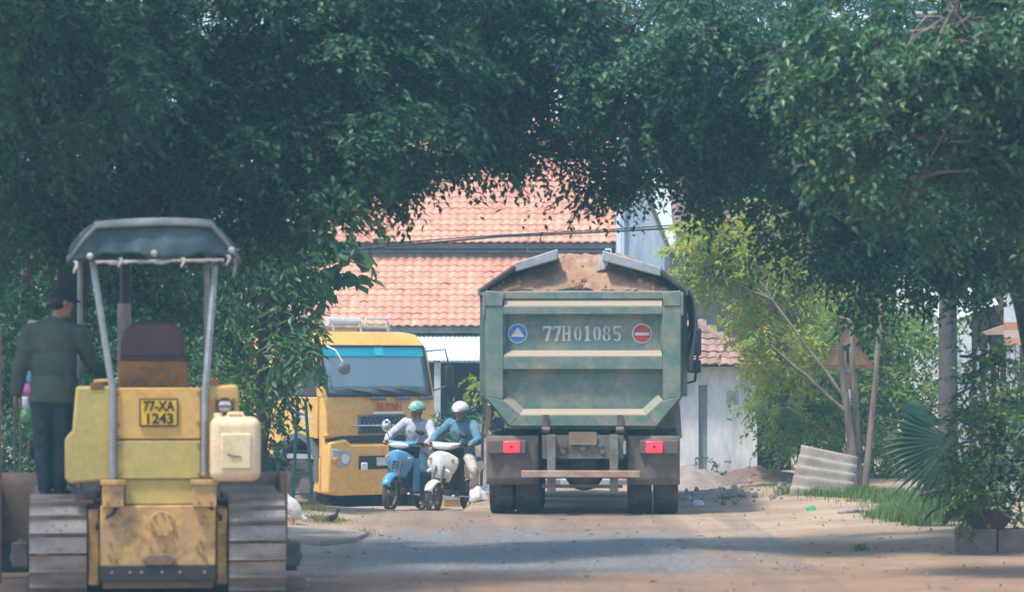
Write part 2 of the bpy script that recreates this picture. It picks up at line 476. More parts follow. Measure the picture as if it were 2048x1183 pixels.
def sprays(C, OUT, rg, nspray, nleaf, twig, spread, L, Wd, droop=0.5, down=0.35, six=False, shelf=1.0, flat=0.5):
    """leafy twigs round cluster centres C, growing outwards along OUT"""
    k = len(C)
    Cb = np.repeat(C, nspray, 0); Ob = np.repeat(OUT, nspray, 0)
    n = len(Cb)
    base = Cb + rg.normal(0, spread, (n, 3)) * np.array([1.15, 1.15, shelf])
    D = unit((Ob * 0.75 + rg.normal(0, 0.55, (n, 3))) * np.array([1, 1, shelf]) + np.array([0, 0, -down]))
    tl = twig * rg.uniform(0.6, 1.25, n)
    t = (np.arange(nleaf) + 0.5) / nleaf
    tt = np.tile(t, n) + rg.uniform(-0.3, 0.3, n * nleaf) / nleaf
    Db = np.repeat(D, nleaf, 0); Tb = np.repeat(tl, nleaf)
    P = np.repeat(base, nleaf, 0) + Db * (tt * Tb)[:, None]
    P[:, 2] -= droop * (tt ** 2) * Tb
    side = unit(np.cross(Db, np.array([0, 0, 1.0]) + rg.normal(0, 0.25, Db.shape)))
    sg = np.where((np.arange(n * nleaf) % 2) == 0, 1.0, -1.0)[:, None]
    LD = unit(Db * 0.55 + side * sg * rg.uniform(0.4, 1.1, (n * nleaf, 1)) + np.array([0, 0, -0.45]) + rg.normal(0, 0.28, Db.shape))
    NN = np.array([0, 0, 1.0]) + rg.normal(0, flat, Db.shape) + Ob.repeat(nleaf, 0) * 0.25
    ll = L * rg.uniform(0.65, 1.2, n * nleaf); ww = Wd * rg.uniform(0.75, 1.15, n * nleaf)
    V, Fc, kf = leaf_arrays(P, LD, NN, ll, ww, six)
    cl = np.repeat(rg.random(k), nspray * nleaf)
    rr = np.clip(rg.random(n * nleaf) * 0.5 + cl * 0.5, 0, 1)
    hi = rg.random(n * nleaf)
    rr = np.where(hi > 0.97, 0.99, rr * 0.97)
    return V, Fc, np.repeat(rr, kf)

def blob_clusters(blobs, rg, dens):
    Cs, Os = [], []
    for (c, r, *k) in blobs:
        c = np.array(c); r = np.array(r if hasattr(r, '__len__') else (r, r, r))
        kk = k[0] if k else 1.0
        m = max(3, int(dens * kk * (r[0] * r[1] * r[2]) ** (2 / 3) * 3.2))
        u = unit(rg.normal(0, 1, (m, 3)))
        rad = rg.uniform(0.12, 1.0, m) ** 0.45
        rad *= 1 + 0.16 * np.sin(u[:, 0] * 5 + c[0] * 3) * np.cos(u[:, 2] * 4 + c[1])
        Cs.append(c + u * r * rad[:, None]); Os.append(unit(u + np.array([0, 0, 0.1])))
    return np.concatenate(Cs), np.concatenate(Os)

def wobble(a, b, k, amp, rg):
    a, b = Vector(a), Vector(b)
    out = []
    for i in range(k + 1):
        t = i / k
        p = a.lerp(b, t)
        e = math.sin(math.pi * t) * amp
        out.append(p + Vector((rg.uniform(-e, e), rg.uniform(-e, e), rg.uniform(-e, e) + e * 0.4)))
    return out

def tree(name, label, base, fork, r0, blobs, mat, bark, seed, dens=22, nspray=9, nleaf=11, twig=0.34, L=0.085, Wd=0.042,
         droop=0.5, down=0.35, six=False, spread=0.13, group=None, stems=None, cat='tree', twigs=True, flat=0.5, shelf=1.0):
    rg = np.random.default_rng(seed); rr = random.Random(seed)
    root = empty(name, base, 0, label, cat, group)
    b0 = Vector(base)
    mb = MB()
    stems = stems or [(Vector((0, 0, -0.1)), Vector(fork) - b0, r0)]
    forks = []
    for (a, f, rad) in stems:
        pts = wobble(a, f, 7, rad * 0.35, rr)
        mb.tube(pts, [rad * (1.35 if i == 0 else 1.12 - 0.055 * i) for i in range(8)], 9)
        forks.append((Vector(f), rad * 0.7))
    C, O = blob_clusters([(np.array(c) - np.array(b0), r, *k) for (c, r, *k) in blobs], rg, dens)
    for (c, r, *k) in blobs:
        t = Vector(c) - b0
        f, fr = min(forks, key=lambda q: (q[0] - t).length)
        mb.tube(wobble(f, t, 6, 0.12 * (t - f).length * 0.6, rr), [fr * (0.62 - 0.075 * i) for i in range(7)], 6)
    if twigs:
        cen = [Vector(c) - b0 for (c, r, *k) in blobs]
        sel = rr.sample(range(len(C)), min(len(C), 220))
        for i in sel:
            p = Vector(C[i]); q = min(cen, key=lambda z: (z - p).length); q = q + Vector((rr.uniform(-.35, .35), rr.uniform(-.35, .35), rr.uniform(-.3, .2)))
            mb.tube(wobble(q, p, 3, 0.06, rr), [0.015, 0.012, 0.009, 0.004], 4, cap=False)
    mb.build('trunk', bark, root, smooth=60, recalc=False)
    V, Fc, at = sprays(C, O, rg, nspray, nleaf, twig, spread, L, Wd, droop, down, six, shelf, flat)
    npmesh('crown', V, Fc, mat, at, root)
    return root

def PB(lst):
    """crown masses given by where they stand in the picture, their px-per-metre and their size in metres"""
    out = []
    for (px, py, s, r, *k) in lst:
        rr = (r * 1.1, r, r * 0.9)
        out.append((W(px, py, s), rr, *k))
    return out
# ---------------------------------------------------------------- trees over the road
tree('ficus_tree', 'large dark ficus tree on the left, its crown hanging behind the bulldozer', (-4.4, 33.6, 0), W(150, 450, 208), 0.2, PB([
    (-60, -60, 218, 1.0), (170, -40, 223, 1.0), (400, -90, 216, 1.0), (620, -60, 212, 1.0), (790, -30, 208, 0.9),
    (-40, 150, 225, 0.95), (160, 140, 231, 0.8), (330, 150, 213, 0.9), (520, 130, 212, 0.85), (690, 110, 214, 0.85), (830, 140, 210, 0.7),
    (30, 330, 223, 0.75), (190, 330, 213, 0.75), (350, 300, 204, 0.85), (500, 300, 214, 0.75), (640, 290, 218, 0.65), (760, 270, 212, 0.65),
    (560, 400, 210, 0.55), (640, 385, 214, 0.40), (420, 410, 200, 0.6), (90, 440, 208, 0.55), (-40, 470, 213, 0.6),
    (800, 330, 200, 0.33), (755, 355, 200, 0.28), (865, 330, 200, 0.28), (680, 350, 206, 0.45), (850, 270, 206, 0.42), (520, 470, 198, 0.5), (900, 200, 202, 0.45), (40, 590, 196, 0.6), (160, 560, 192, 0.55), (290, 560, 188, 0.5), (390, 540, 188, 0.5), (-40, 690, 190, 0.5), (280, 430, 193, 0.6)]),
    m_ficus, m_bark, 21, dens=9.5, nspray=21, nleaf=10, spread=0.13, twig=0.33, L=0.092, Wd=0.047, shelf=0.5, down=0.12, droop=0.55, flat=0.4)
tree('ficus_tree', 'dark ficus tree on the right whose branches close over the dump truck', (5.95, 36.5, 0), W(2000, 420, 190), 0.15, PB([
    (930, 20, 204, 0.75), (960, 190, 200, 0.65), (1090, 90, 200, 0.75), (1090, 225, 198, 0.5), (1000, 265, 198, 0.38),
    (1240, 60, 204, 0.9), (1210, 240, 200, 0.65), (980, 110, 200, 0.6), (1045, 170, 198, 0.55), (1030, 290, 196, 0.36), (1110, 320, 196, 0.36), (1210, 350, 196, 0.32), (1290, 370, 196, 0.34), (930, 310, 198, 0.33), (1170, 295, 196, 0.38), (1320, 200, 206, 0.75), (1310, 300, 200, 0.5),
    (1420, 60, 208, 0.9), (1460, 230, 206, 0.75), (1430, 330, 198, 0.45), (1560, 120, 210, 0.8), (1570, 310, 204, 0.7), (1530, 390, 200, 0.4),
    (1640, 440, 204, 0.55), (1690, 550, 202, 0.36), (1620, 500, 200, 0.33), (1740, 430, 200, 0.65), (1830, 330, 196, 0.8), (1860, 500, 198, 0.5),
    (1960, 440, 196, 0.75), (2060, 480, 198, 0.65), (1930, 550, 193, 0.35), (1780, 530, 198, 0.42), (2000, 540, 200, 0.35)]),
    m_ficus, m_bark, 22, dens=10.5, nspray=20, nleaf=10, spread=0.12, twig=0.31, L=0.085, Wd=0.044, shelf=0.55, down=0.14, droop=0.55, flat=0.4)
tree('ficus_tree', 'nearer lighter green tree reaching in from the right edge, with bare pale limbs', (5.5, 31.4, 0), W(2080, 250, 222), 0.17, PB([
    (1730, 60, 231, 0.6), (1690, 200, 233, 0.42), (1810, 160, 231, 0.6), (1760, 290, 235, 0.42), (1880, 300, 233, 0.6),
    (1900, 60, 235, 0.75), (2010, 180, 225, 0.7), (2000, 350, 229, 0.6), (1830, 390, 231, 0.36), (2100, 60, 231, 0.9), (2120, 330, 231, 0.8), (1640, 130, 229, 0.34)]),
    m_ficus2, m_bark2, 23, dens=9.5, nspray=18, nleaf=10, spread=0.12, twig=0.32, L=0.095, Wd=0.05, shelf=0.6, down=0.2, flat=0.4)
# further crowns that close the view above the houses
tree('ficus_tree', 'tall dark tree far back on the left behind the small broad-leaved tree', (-6.8, 45.0, 0), W(-20, 300, 150), 0.2, PB([
    (-60, 100, 155, 1.5), (180, 160, 150, 1.5), (420, 200, 105, 2.0), (620, 130, 105, 2.0), (60, 420, 155, 1.1), (250, 470, 152, 1.0), (420, 520, 150, 0.9), (-60, 560, 155, 1.0), (110, 580, 150, 0.8), (760, 60, 105, 1.6)]),
    m_ficus, m_bark, 24, dens=15, nspray=8, L=0.11, Wd=0.055)
tree('ficus_tree', 'dark tree far back at the right beyond the metal fence', (12.5, 66, 0), W(2090, 300, 106), 0.25, PB([
    (1500, 20, 106, 2.0), (1720, 100, 106, 2.0), (1940, 120, 106, 2.0), (1760, 330, 104, 1.5), (1950, 380, 104, 1.5), (2090, 480, 106, 1.5), (1560, 230, 100, 1.4), (960, -40, 105, 1.5), (1120, 20, 105, 1.5), (1300, 20, 105, 1.6), (1420, 120, 104, 1.3)]),
    m_ficus, m_bark, 25, dens=15, nspray=8, L=0.11, Wd=0.055)
# shade tree over the bulldozer, its trunk outside the picture
tree('ficus_tree', 'shade tree whose twigs hang in at the upper left corner', (-7.4, 27.5, 0), (-6.4, 27.6, 4.6), 0.22, [
    (Vector((-5.4, 27.6, 6.4)), 1.2), (Vector((-3.9, 27.4, 6.7)), 1.2), (Vector((-6.8, 28.8, 6.2)), 1.3), (Vector((-4.6, 29.4, 6.6)), 1.2), (Vector((-2.6, 28.8, 7.0)), 1.1), (Vector((-6.6, 26.2, 6.4)), 1.2),
    (W(40, 10, 235), 0.55), (W(-60, 130, 238), 0.5)],
    m_ficus, m_bark, 26, dens=17, nspray=8)

# small broad-leaved tree beside the yellow truck
br = tree('broadleaf_tree', 'small broad-leaved tree with straight brown trunk left of the yellow truck', W(522, 1025, 160).xy.to_3d(), W(525, 575, 160), 0.085, PB([
    (530, 520, 160, 0.45), (580, 540, 160, 0.32), (560, 470, 158, 0.4), (580, 640, 160, 0.33), (585, 720, 162, 0.26), (530, 745, 160, 0.26), (480, 620, 158, 0.4), (440, 700, 156, 0.4), (590, 640, 162, 0.2)]),
    m_broad, m_bark, 31, dens=26, nspray=5, nleaf=8, twig=0.36, L=0.17, Wd=0.06, droop=0.6, down=0.5, spread=0.1)
tree('almond_tree', 'young tree with big round leaves spreading in front of the tiled roof', W(512, 1015, 152).xy.to_3d(), W(575, 570, 152), 0.04, PB([
    (625, 540, 152, 0.24), (665, 520, 152, 0.18), (705, 505, 152, 0.13), (590, 545, 152, 0.24)]),
    m_broad, m_bark, 32, dens=34, nspray=2, nleaf=6, twig=0.22, L=0.24, Wd=0.15, droop=0.3, down=0.1, six=True, spread=0.09)
# shrubs behind the bulldozer
for i, (px, py, s, r, nm, lb, mt, L_) in enumerate([
        (60, 880, 185, 0.55, 'shrub', 'dark shrub at the left edge behind the parked motorbike', m_ficus, 0.1),
        (375, 760, 175, 0.5, 'shrub', 'mid green shrub right behind the bulldozer seat', m_bush, 0.1),
        (250, 720, 165, 0.7, 'shrub', 'shaded shrub seen under the bulldozer canopy', m_ficus, 0.1),
        ]):
    b = W(px, 729 + 1.85 * s, s); b.z = gz(b.x, b.y)
    c = W(px, py, s)
    bl = [(c, (r, r, r * 0.9)), (c + Vector((0.4, 0.2, -0.4)), r * 0.8), (c + Vector((-0.4, 0.1, -0.35)), r * 0.8), (c + Vector((0.1, 0.2, -0.75)), r * 0.8)]
    if nm == 'shrub' and i == 2: bl += [(c + Vector((-0.9, 0.6, 0.2)), 0.7), (c + Vector((-1.2, 0.6, -0.6)), 0.7), (c + Vector((0.6, 0.5, 0.4)), 0.5)]
    tree(nm, lb, b, c, 0.035, bl, mt, m_bark, 40 + i, dens=24, nspray=5, nleaf=8, twig=0.3, L=L_, Wd=L_ * 0.45, cat='shrub', twigs=False)

# yellow-green tree with several pale stems, right of the dump truck
tb = W(1712, 990, 141); tb.z = gz(tb.x, tb.y)
def rel(px, py, s): return W(px, py, s) - tb
tree('thin_stem_tree', 'sunlit yellow-green tree with several bare grey stems right of the dump truck', tb, (0, 0, 0), 0.07, PB([
    (1440, 470, 138, 0.45, 1.2), (1500, 520, 136, 0.5), (1455, 560, 138, 0.34), (1560, 620, 134, 0.5), (1545, 680, 138, 0.36), (1570, 730, 134, 0.45), (1620, 500, 134, 0.5), (1690, 620, 126, 0.5), (1400, 545, 138, 0.25), (1640, 750, 128, 0.35), (1540, 430, 134, 0.35)]),
    m_yellow, m_bark2, 51, dens=38, nspray=7, nleaf=8, twig=0.3, L=0.12, Wd=0.05, droop=0.4, down=0.2,
    stems=[(Vector((0, 0, -0.1)), rel(1680, 690, 141), 0.06), (Vector((0.06, 0.05, -0.1)), rel(1702, 640, 140), 0.05), (Vector((0.12, 0.02, -0.1)), rel(1765, 590, 140), 0.045),
           (rel(1700, 830, 141), rel(1540, 690, 141), 0.03), (rel(1700, 810, 141), rel(1545, 600, 140), 0.025)])
tree('hedge_bush', 'dense green and yellow bush overhanging the end of the whitewashed wall', W(1600, 990, 130).xy.to_3d(), W(1600, 820, 130), 0.05, PB([
    (1545, 800, 132, 0.38), (1600, 790, 130, 0.5), (1680, 800, 128, 0.5), (1760, 790, 128, 0.55), (1640, 860, 130, 0.45), (1560, 860, 132, 0.3), (1720, 700, 126, 0.55), (1800, 680, 126, 0.6), (1790, 860, 128, 0.45), (1660, 700, 128, 0.5), (1740, 620, 128, 0.45), (1600, 700, 130, 0.4), (1850, 760, 128, 0.5), (1870, 640, 124, 0.45), (1760, 900, 130, 0.4), (1680, 880, 126, 0.5)]),
    m_hedge, m_bark, 52, dens=26, nspray=7, nleaf=8, twig=0.3, L=0.12, Wd=0.05, cat='bush', twigs=False)
# ---------------------------------------------------------------- houses
m_tile = M('clay_tile', (0.65, 0.32, 0.205), 0.8, col2=(0.54, 0.235, 0.145), scale=1.3, rnd=0.16, bump=0.15, dust=(0.28, 0.17, 0.13), spot=0.32, sscale=1.2)
m_tile_dk = M('old_tile', (0.26, 0.16, 0.13), 0.85, col2=(0.15, 0.11, 0.10), scale=1.5, rnd=0.25, bump=0.2)
m_tile_md = M('weathered_tile', (0.36, 0.215, 0.165), 0.85, col2=(0.21, 0.15, 0.13), scale=1.6, rnd=0.22, bump=0.2)
m_blue = M('pale_blue_plaster', (0.58, 0.68, 0.74), 0.85, col2=(0.40, 0.50, 0.57), scale=1.2, dust=(0.30, 0.34, 0.37), spot=0.25, sscale=1.0, stretch=(1, 1, 0.25), bump=0.1)
m_white = M('whitewash', (0.70, 0.73, 0.75), 0.9, col2=(0.48, 0.53, 0.57), scale=1.6, dust=(0.42, 0.31, 0.24), spot=0.35, sscale=0.8, bump=0.2, bscale=25, stretch=(1, 1, 0.3))
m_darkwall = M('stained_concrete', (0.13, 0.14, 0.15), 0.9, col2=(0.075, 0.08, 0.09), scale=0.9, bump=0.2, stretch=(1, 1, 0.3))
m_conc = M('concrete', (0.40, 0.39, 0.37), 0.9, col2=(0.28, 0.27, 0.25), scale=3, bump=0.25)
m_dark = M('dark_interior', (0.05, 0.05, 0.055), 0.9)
m_awn = M('painted_tin', (0.70, 0.82, 0.77), 0.5, col2=(0.64, 0.76, 0.72), scale=1.0)
m_fascia = M('grey_fascia', (0.17, 0.16, 0.155), 0.8, col2=(0.11, 0.105, 0.10), scale=2)
m_gutter = M('gutter_metal', (0.58, 0.60, 0.60), 0.5, col2=(0.45, 0.45, 0.44), scale=2)
m_wire = M('cable_rubber', (0.03, 0.03, 0.032), 0.6)
m_post = M('post_paint', (0.50, 0.58, 0.58), 0.7, col2=(0.40, 0.46, 0.46), scale=3)

def tile_mesh(name, mat, w=0.205, ln=0.34, amp=0.022, thick=0.026, n=6):
    mb = MB(); vs_ = []
    for j, (y, up) in enumerate(((0, 0.022), (ln, 0.0))):
        for i in range(n + 1):
            u = i / n
            vs_.append(((u - 0.5) * w, y, up + amp * (0.5 - 0.5 * math.cos(2 * math.pi * u)) * 1.6))
    for i in range(n + 1):
        x, y, z = vs_[i]; vs_.append((x, y + 0.004, z - thick - 0.004))
    k = n + 1
    mb.add(vs_, [(i, i + 1, k + i + 1, k + i) for i in range(n)] + [(2 * k + i, 2 * k + i + 1, i + 1, i) for i in range(n)])
    return mb.mesh(name, mat, smooth=50, recalc=False)

def lay_tiles(parent, me, name, x0, x1, eave_y, eave_z, pitch, rows, mat, w=0.2, ex=0.267, part=None, inside=None, facing=0.0):
    """rows of tiles on a slope that faces the viewer; the ones part() accepts are objects, the rest one joined part"""
    rg = random.Random(5)
    V0 = [v.co.copy() for v in me.vertices]; F0 = [list(p.vertices) for p in me.polygons]
    rest = MB(); n = 0
    cols = int(round((x1 - x0) / w))
    for r in range(rows):
        for c in range(cols):
            x = x0 + (c + 0.5) * w
            y = eave_y + r * ex * math.cos(pitch); z = eave_z + r * ex * math.sin(pitch)
            if inside and not inside(x, r): continue
            rot = Euler((pitch + rg.uniform(-0.012, 0.012), rg.uniform(-0.02, 0.02), rg.uniform(-0.02, 0.02)))
            loc = Vector((x + rg.uniform(-0.006, 0.006), y + (rg.uniform(-0.03, 0.0) if rg.random() < 0.12 else 0), z + rg.uniform(0, 0.008)))
            if part and part(x, r):
                o = link(name, me, parent); o.location = loc; o.rotation_euler = rot; n += 1
            else:
                rm = rot.to_matrix()
                rest.add([rm @ v + loc for v in V0], F0)
    if rest.v:
        o = rest.build('roof_tiles', mat, parent, smooth=50, recalc=False); o['kind'] = 'stuff'
    return n

pit = R(31)
hs = empty('tiled_house', (0, 77, -0.75), 0, 'long house with two tiers of orange clay roof tiles behind the trucks', 'house')
X0, X1 = -5.6, 2.25
def hz_(z): return z + 0.75
mb = MB(); mb.b2(X0 + 0.3, X1 - 0.15, 2.95, 3.15, 0, hz_(4.62)); mb.b2(X0 + 0.3, X0 + 0.5, 3.15, 9, 0, hz_(4.9)); mb.b2(X1 - 0.25, X1 - 0.12, 3.15, 9, 0, hz_(4.9))
mb.build('wall', m_fascia, hs)
mb = MB(); mb.b2(X0, X1, 2.86, 2.94, hz_(4.40), hz_(4.47)); mb.build('flashing', m_gutter, hs, bevel=0.01)
mb = MB(); mb.prism([(0.05, hz_(2.66)), (2.9, hz_(2.66) + 2.85 * math.tan(pit)), (2.9, hz_(2.60) + 2.85 * math.tan(pit)), (0.05, hz_(2.60))], X0, X1, 'x'); mb.build('roof_deck', m_fascia, hs)
mb = MB(); mb.b2(X0, X1, 0.02, 0.05, hz_(2.55), hz_(2.68)); mb.build('fascia', m_fascia, hs)
mb = MB(); mb.prism([(2.55, hz_(4.58)), (8.0, hz_(4.58) + 5.45 * math.tan(pit)), (8.0, hz_(4.5) + 5.45 * math.tan(pit)), (2.55, hz_(4.5))], X0 + 0.4, X1 + 0.12, 'x'); mb.build('roof_deck', m_fascia, hs)
mb = MB(); mb.b2(X0 + 0.4, X1 + 0.02, 2.5, 2.54, hz_(4.49), hz_(4.60)); mb.build('fascia', m_fascia, hs)
tm = tile_mesh('roof_tile', m_tile)
n1 = lay_tiles(hs, tm, 'roof_tile', X0, X1, 0.0, hz_(2.69), pit, 12, m_tile, part=lambda x, r: -4.0 < x < -0.72)
left = 298 - n1
cnt = [0]
def up_part(x, r):
    ok = r < 6 and -2.6 < x < 2.2 and cnt[0] < left
    cnt[0] += ok
    return ok
lay_tiles(hs, tm, 'roof_tile', X0 + 0.4, X1 + 0.15, 2.45, hz_(4.61), pit, 23, m_tile, part=up_part)
# lean-to tin awning, its posts and the open dark front
aw = MB()
def awf(u, v):
    x = X0 + 0.6 + (X1 - X0 - 0.9) * u
    return (x, -1.35 * v + 0.25, hz_(2.56) - 0.62 * v + 0.009 * math.sin(2 * math.pi * x / 0.095))
aw.grid(awf, 560, 2); aw.build('awning', m_awn, hs, smooth=60, solid=0.004)
for x in (-1.62, 1.9, -4.6):
    mb = MB(); mb.b2(x - 0.07, x + 0.07, -1.0, -0.86, 0, hz_(1.97)); mb.build('post', m_post, hs, bevel=0.008)
mb = MB(); mb.b2(X0 + 0.6, X1 - 0.3, -1.0, -0.9, hz_(1.90), hz_(1.97)); mb.build('beam', m_post, hs)
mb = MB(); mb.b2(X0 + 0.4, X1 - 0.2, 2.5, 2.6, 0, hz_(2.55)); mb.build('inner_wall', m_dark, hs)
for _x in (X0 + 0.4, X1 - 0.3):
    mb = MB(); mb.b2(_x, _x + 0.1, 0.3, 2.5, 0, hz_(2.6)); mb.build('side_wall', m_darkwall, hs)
# television aerials on the upper slope
def aerial(px, py, s, h, lab, rz):
    p = W(px, py, s)
    r_ = empty('roof_aerial', p, rz, lab, 'aerial', 'aerials on the upper tiled roof')
    mb = MB(); mb.tube([(0, 0, -0.25), (0, 0, h)], 0.014, 6); mb.build('mast', m_gutter, r_)
    mb = MB(); mb.tube([(-0.3, 0, h - 0.05), (0.3, 0, h + 0.02)], 0.010, 6)
    for i in range(5): mb.tube([(-0.26 + 0.13 * i, -0.16, h - 0.03), (-0.26 + 0.13 * i, 0.16, h - 0.03)], 0.007, 5)
    mb.build('rods', m_gutter, r_)
aerial(1168, 470, 87, 0.42, 'slanted thin aerial standing on the upper tiled roof', 0.4)
aerial(1055, 480, 88, 0.16, 'low white aerial at the edge of the upper tiled roof', 1.2)

nb = empty('gable_house', (0, 76, -0.75), 0, 'pale blue plastered gable wall beside the orange tiled roofs', 'house')
mb = MB(); mb.prism([(2.36, 0), (3.49, 0), (3.49, 4.85), (2.72, 6.75), (2.36, 6.75)], 0, 7, 'y'); mb.build('wall', m_blue, nb)
mb = MB()
mb.prism([(2.66, 6.85), (3.60, 4.55), (3.66, 4.60), (2.72, 6.95)], -0.06, 7.2, 'y'); mb.build('roof_edge', m_tile_dk, nb)
mb = MB(); mb.tube([(2.43, -0.05, 0.2), (2.43, -0.05, 6.6)], 0.035, 8); mb.build('downpipe', m_blue, nb)

rb = empty('dark_roofed_house', (0, 78, -0.75), 0, 'house with dark old tiles over a white band and stained grey wall', 'house')
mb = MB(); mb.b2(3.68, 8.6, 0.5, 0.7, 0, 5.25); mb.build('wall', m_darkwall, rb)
mb = MB(); mb.b2(3.66, 8.62, 0.42, 0.5, 5.10, 5.66); mb.build('white_band', m_white, rb)
mb = MB(); mb.prism([(0.1, 5.66), (5.0, 5.66 + 4.9 * math.tan(R(28))), (5.0, 5.58 + 4.9 * math.tan(R(28))), (0.1, 5.58)], 3.6, 8.7, 'x'); mb.build('roof_deck', m_fascia, rb)
tmd = tile_mesh('roof_tile', m_tile_dk)
lay_tiles(rb, tmd, 'roof_tile', 3.6, 8.7, 0.05, 5.70, R(28), 18, m_tile_dk, part=lambda x, r: r < 7 and x < 6.0)
dk = empty('grey_shed', (0, 73.5, -0.7), 0, 'low dark grey weather-stained shed wall behind the dump truck mirrors', 'shed')
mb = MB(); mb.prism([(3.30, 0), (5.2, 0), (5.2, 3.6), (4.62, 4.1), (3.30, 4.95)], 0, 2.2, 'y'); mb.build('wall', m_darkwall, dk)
mb = MB(); mb.prism([(3.28, 4.97), (4.63, 4.12), (5.22, 3.62), (5.22, 3.68), (4.65, 4.19), (3.28, 5.05)], -0.05, 2.25, 'y'); mb.build('coping', m_fascia, dk)

lt = empty('whitewashed_hut', (0, 57.4, -0.2), 0, 'small whitewashed hut with mossy hipped tile roof right of the dump truck', 'hut')
mb = MB(); mb.b2(2.0, 3.06, 0, 2.6, 0, 2.02); mb.b2(3.20, 4.02, 0, 2.6, 0, 2.02); mb.b2(3.06, 3.20, 0, 2.6, 1.72, 2.02); mb.b2(3.06, 3.20, 0.14, 2.6, 0, 1.72)
mb.build('wall', m_white, lt)
mb = MB(); mb.b2(3.065, 3.195, 0.06, 0.13, 0, 1.715); mb.build('door', M('grey_door', (0.22, 0.25, 0.29), 0.7, col2=(0.30, 0.33, 0.36), scale=3), lt)
mb = MB(); mb.b2(3.52, 3.72, -0.012, 0.0, 1.40, 1.62); mb.build('vent_panel', M('vent_grey', (0.38, 0.42, 0.46), 0.8), lt)
hp = R(30)
AX, EZ = 2.9, 2.02
mb = MB()
mb.add([(1.75, -0.2, EZ), (4.15, -0.2, EZ), (4.15, 3.0, EZ), (1.75, 3.0, EZ), (AX, 1.2, EZ + 0.8), (AX, 3.0, EZ + 0.8)], [(0, 1, 4), (1, 2, 5, 4), (0, 4, 5, 3), (0, 3, 2, 1), (2, 3, 5)])
mb.build('roof_deck', m_tile_dk, lt)
tmm = tile_mesh('roof_tile', m_tile_md, w=0.17, ln=0.26, amp=0.014)
def in_hip(x, r):
    t = r * 0.21 * math.cos(hp) / 1.4
    return 1.75 + (AX - 1.75) * t - 0.03 < x < 4.15 - (4.15 - AX) * t + 0.05
lay_tiles(lt, tmm, 'roof_tile', 1.75, 4.15, -0.26, EZ + 0.02, hp, 7, m_tile_md, w=0.165, ex=0.21, part=lambda x, r: x > 2.6, inside=in_hip)
mb = MB(); mb.tube([(AX, 1.1, EZ + 0.83), (4.2, -0.28, EZ + 0.03)], 0.05, 7); mb.build('hip_ridge', m_tile_md, lt)
mb = MB(); mb.tube([(AX, 1.15, EZ + 0.85), (AX, 3.0, EZ + 0.85)], 0.05, 7); mb.build('ridge', m_tile_md, lt)
mb = MB(); mb.b2(4.06, 4.62, 57.9, 58.1, -0.25, 1.0)  # near-black box paints the shade inside a dark doorway
tag(mb.build('doorway_dark', M('doorway_shade', (0.09, 0.07, 0.065), 0.9, col2=(0.05, 0.045, 0.045), scale=5, bump=0.4)), 'dark block standing in for the shaded doorway between the white hut and the bush', 'wall')

# ---------------------------------------------------------------- the right-hand roadside
m_fence = M('fence_paint', (0.46, 0.52, 0.55), 0.6, col2=(0.30, 0.34, 0.36), scale=5)
fn = empty('metal_fence', W(1890, 1006, 150), 0, 'pale metal picket fence behind the palm at the right', 'fence')
fx = W(1890, 1006, 150).x
for i in range(15):
    x = 0.06 + i * 0.13
    h = 2.02 + 0.07 * math.sin(i * 2.1)
    mb = MB(); mb.box((x, 0, h / 2), (0.05, 0.02, h)); mb.prism([(x - 0.025, h), (x + 0.025, h), (x, h + 0.06)], -0.01, 0.01)
    mb.build('picket', m_fence, fn)
for z in (0.35, 1.55):
    mb = MB(); mb.b2(0, 2.0, 0.012, 0.045, z, z + 0.05); mb.build('rail', m_fence, fn)
for x in (0.02, 1.96):
    mb = MB(); mb.b2(x - 0.05, x + 0.05, 0.05, 0.15, 0, 2.15); mb.build('post', m_fence, fn, bevel=0.006)

sb = empty('tin_shed', W(1900, 980, 136), 0, 'open shed with pale green tin roof and dark wooden posts at the right edge', 'shed')
b0 = W(1900, 980, 136)
def sl(px, py, s=136): return W(px, py, s) - b0
mb = MB()
def rf(u, v):
    a = sl(1872, 648).lerp(sl(1990, 610), u); b = sl(1872, 560).lerp(sl(1990, 520), u)
    p = a.lerp(b, v); return (p.x, 2.4 * v - 0.4, p.z + 0.012 * math.sin(u * 60))
mb.grid(rf, 120, 3); mb.build('roof', m_awn, sb, smooth=60, solid=0.006)
m_wood = M('dark_wood', (0.10, 0.065, 0.05), 0.8, col2=(0.16, 0.10, 0.07), scale=4, stretch=(1, 1, 0.2))
for px, w_, mm in ((1952, 0.11, m_wood), (1968, 0.2, m_wood), (1978, 0.045, m_fence), (2030, 0.15, m_wood)):
    mb = MB(); x = sl(px, 0).x; mb.b2(x - w_ / 2, x + w_ / 2, -0.1, 0.08, 0, sl(0, 560).z); mb.build('post', mm, sb, bevel=0.008)
mb = MB(); mb.b2(sl(1985, 0).x, sl(2100, 0).x, 0.5, 0.6, 0, sl(0, 540).z); mb.build('wall', m_wood, sb)
mb = MB(); mb.prism([(sl(1958, 0).x, sl(0, 664).z), (sl(2030, 0).x, sl(0, 640).z), (sl(2030, 0).x, sl(0, 668).z), (sl(1958, 0).x, sl(0, 670).z)], -0.5, -0.1); mb.build('eave_board', M('tan_board', (0.42, 0.31, 0.22), 0.8), sb)

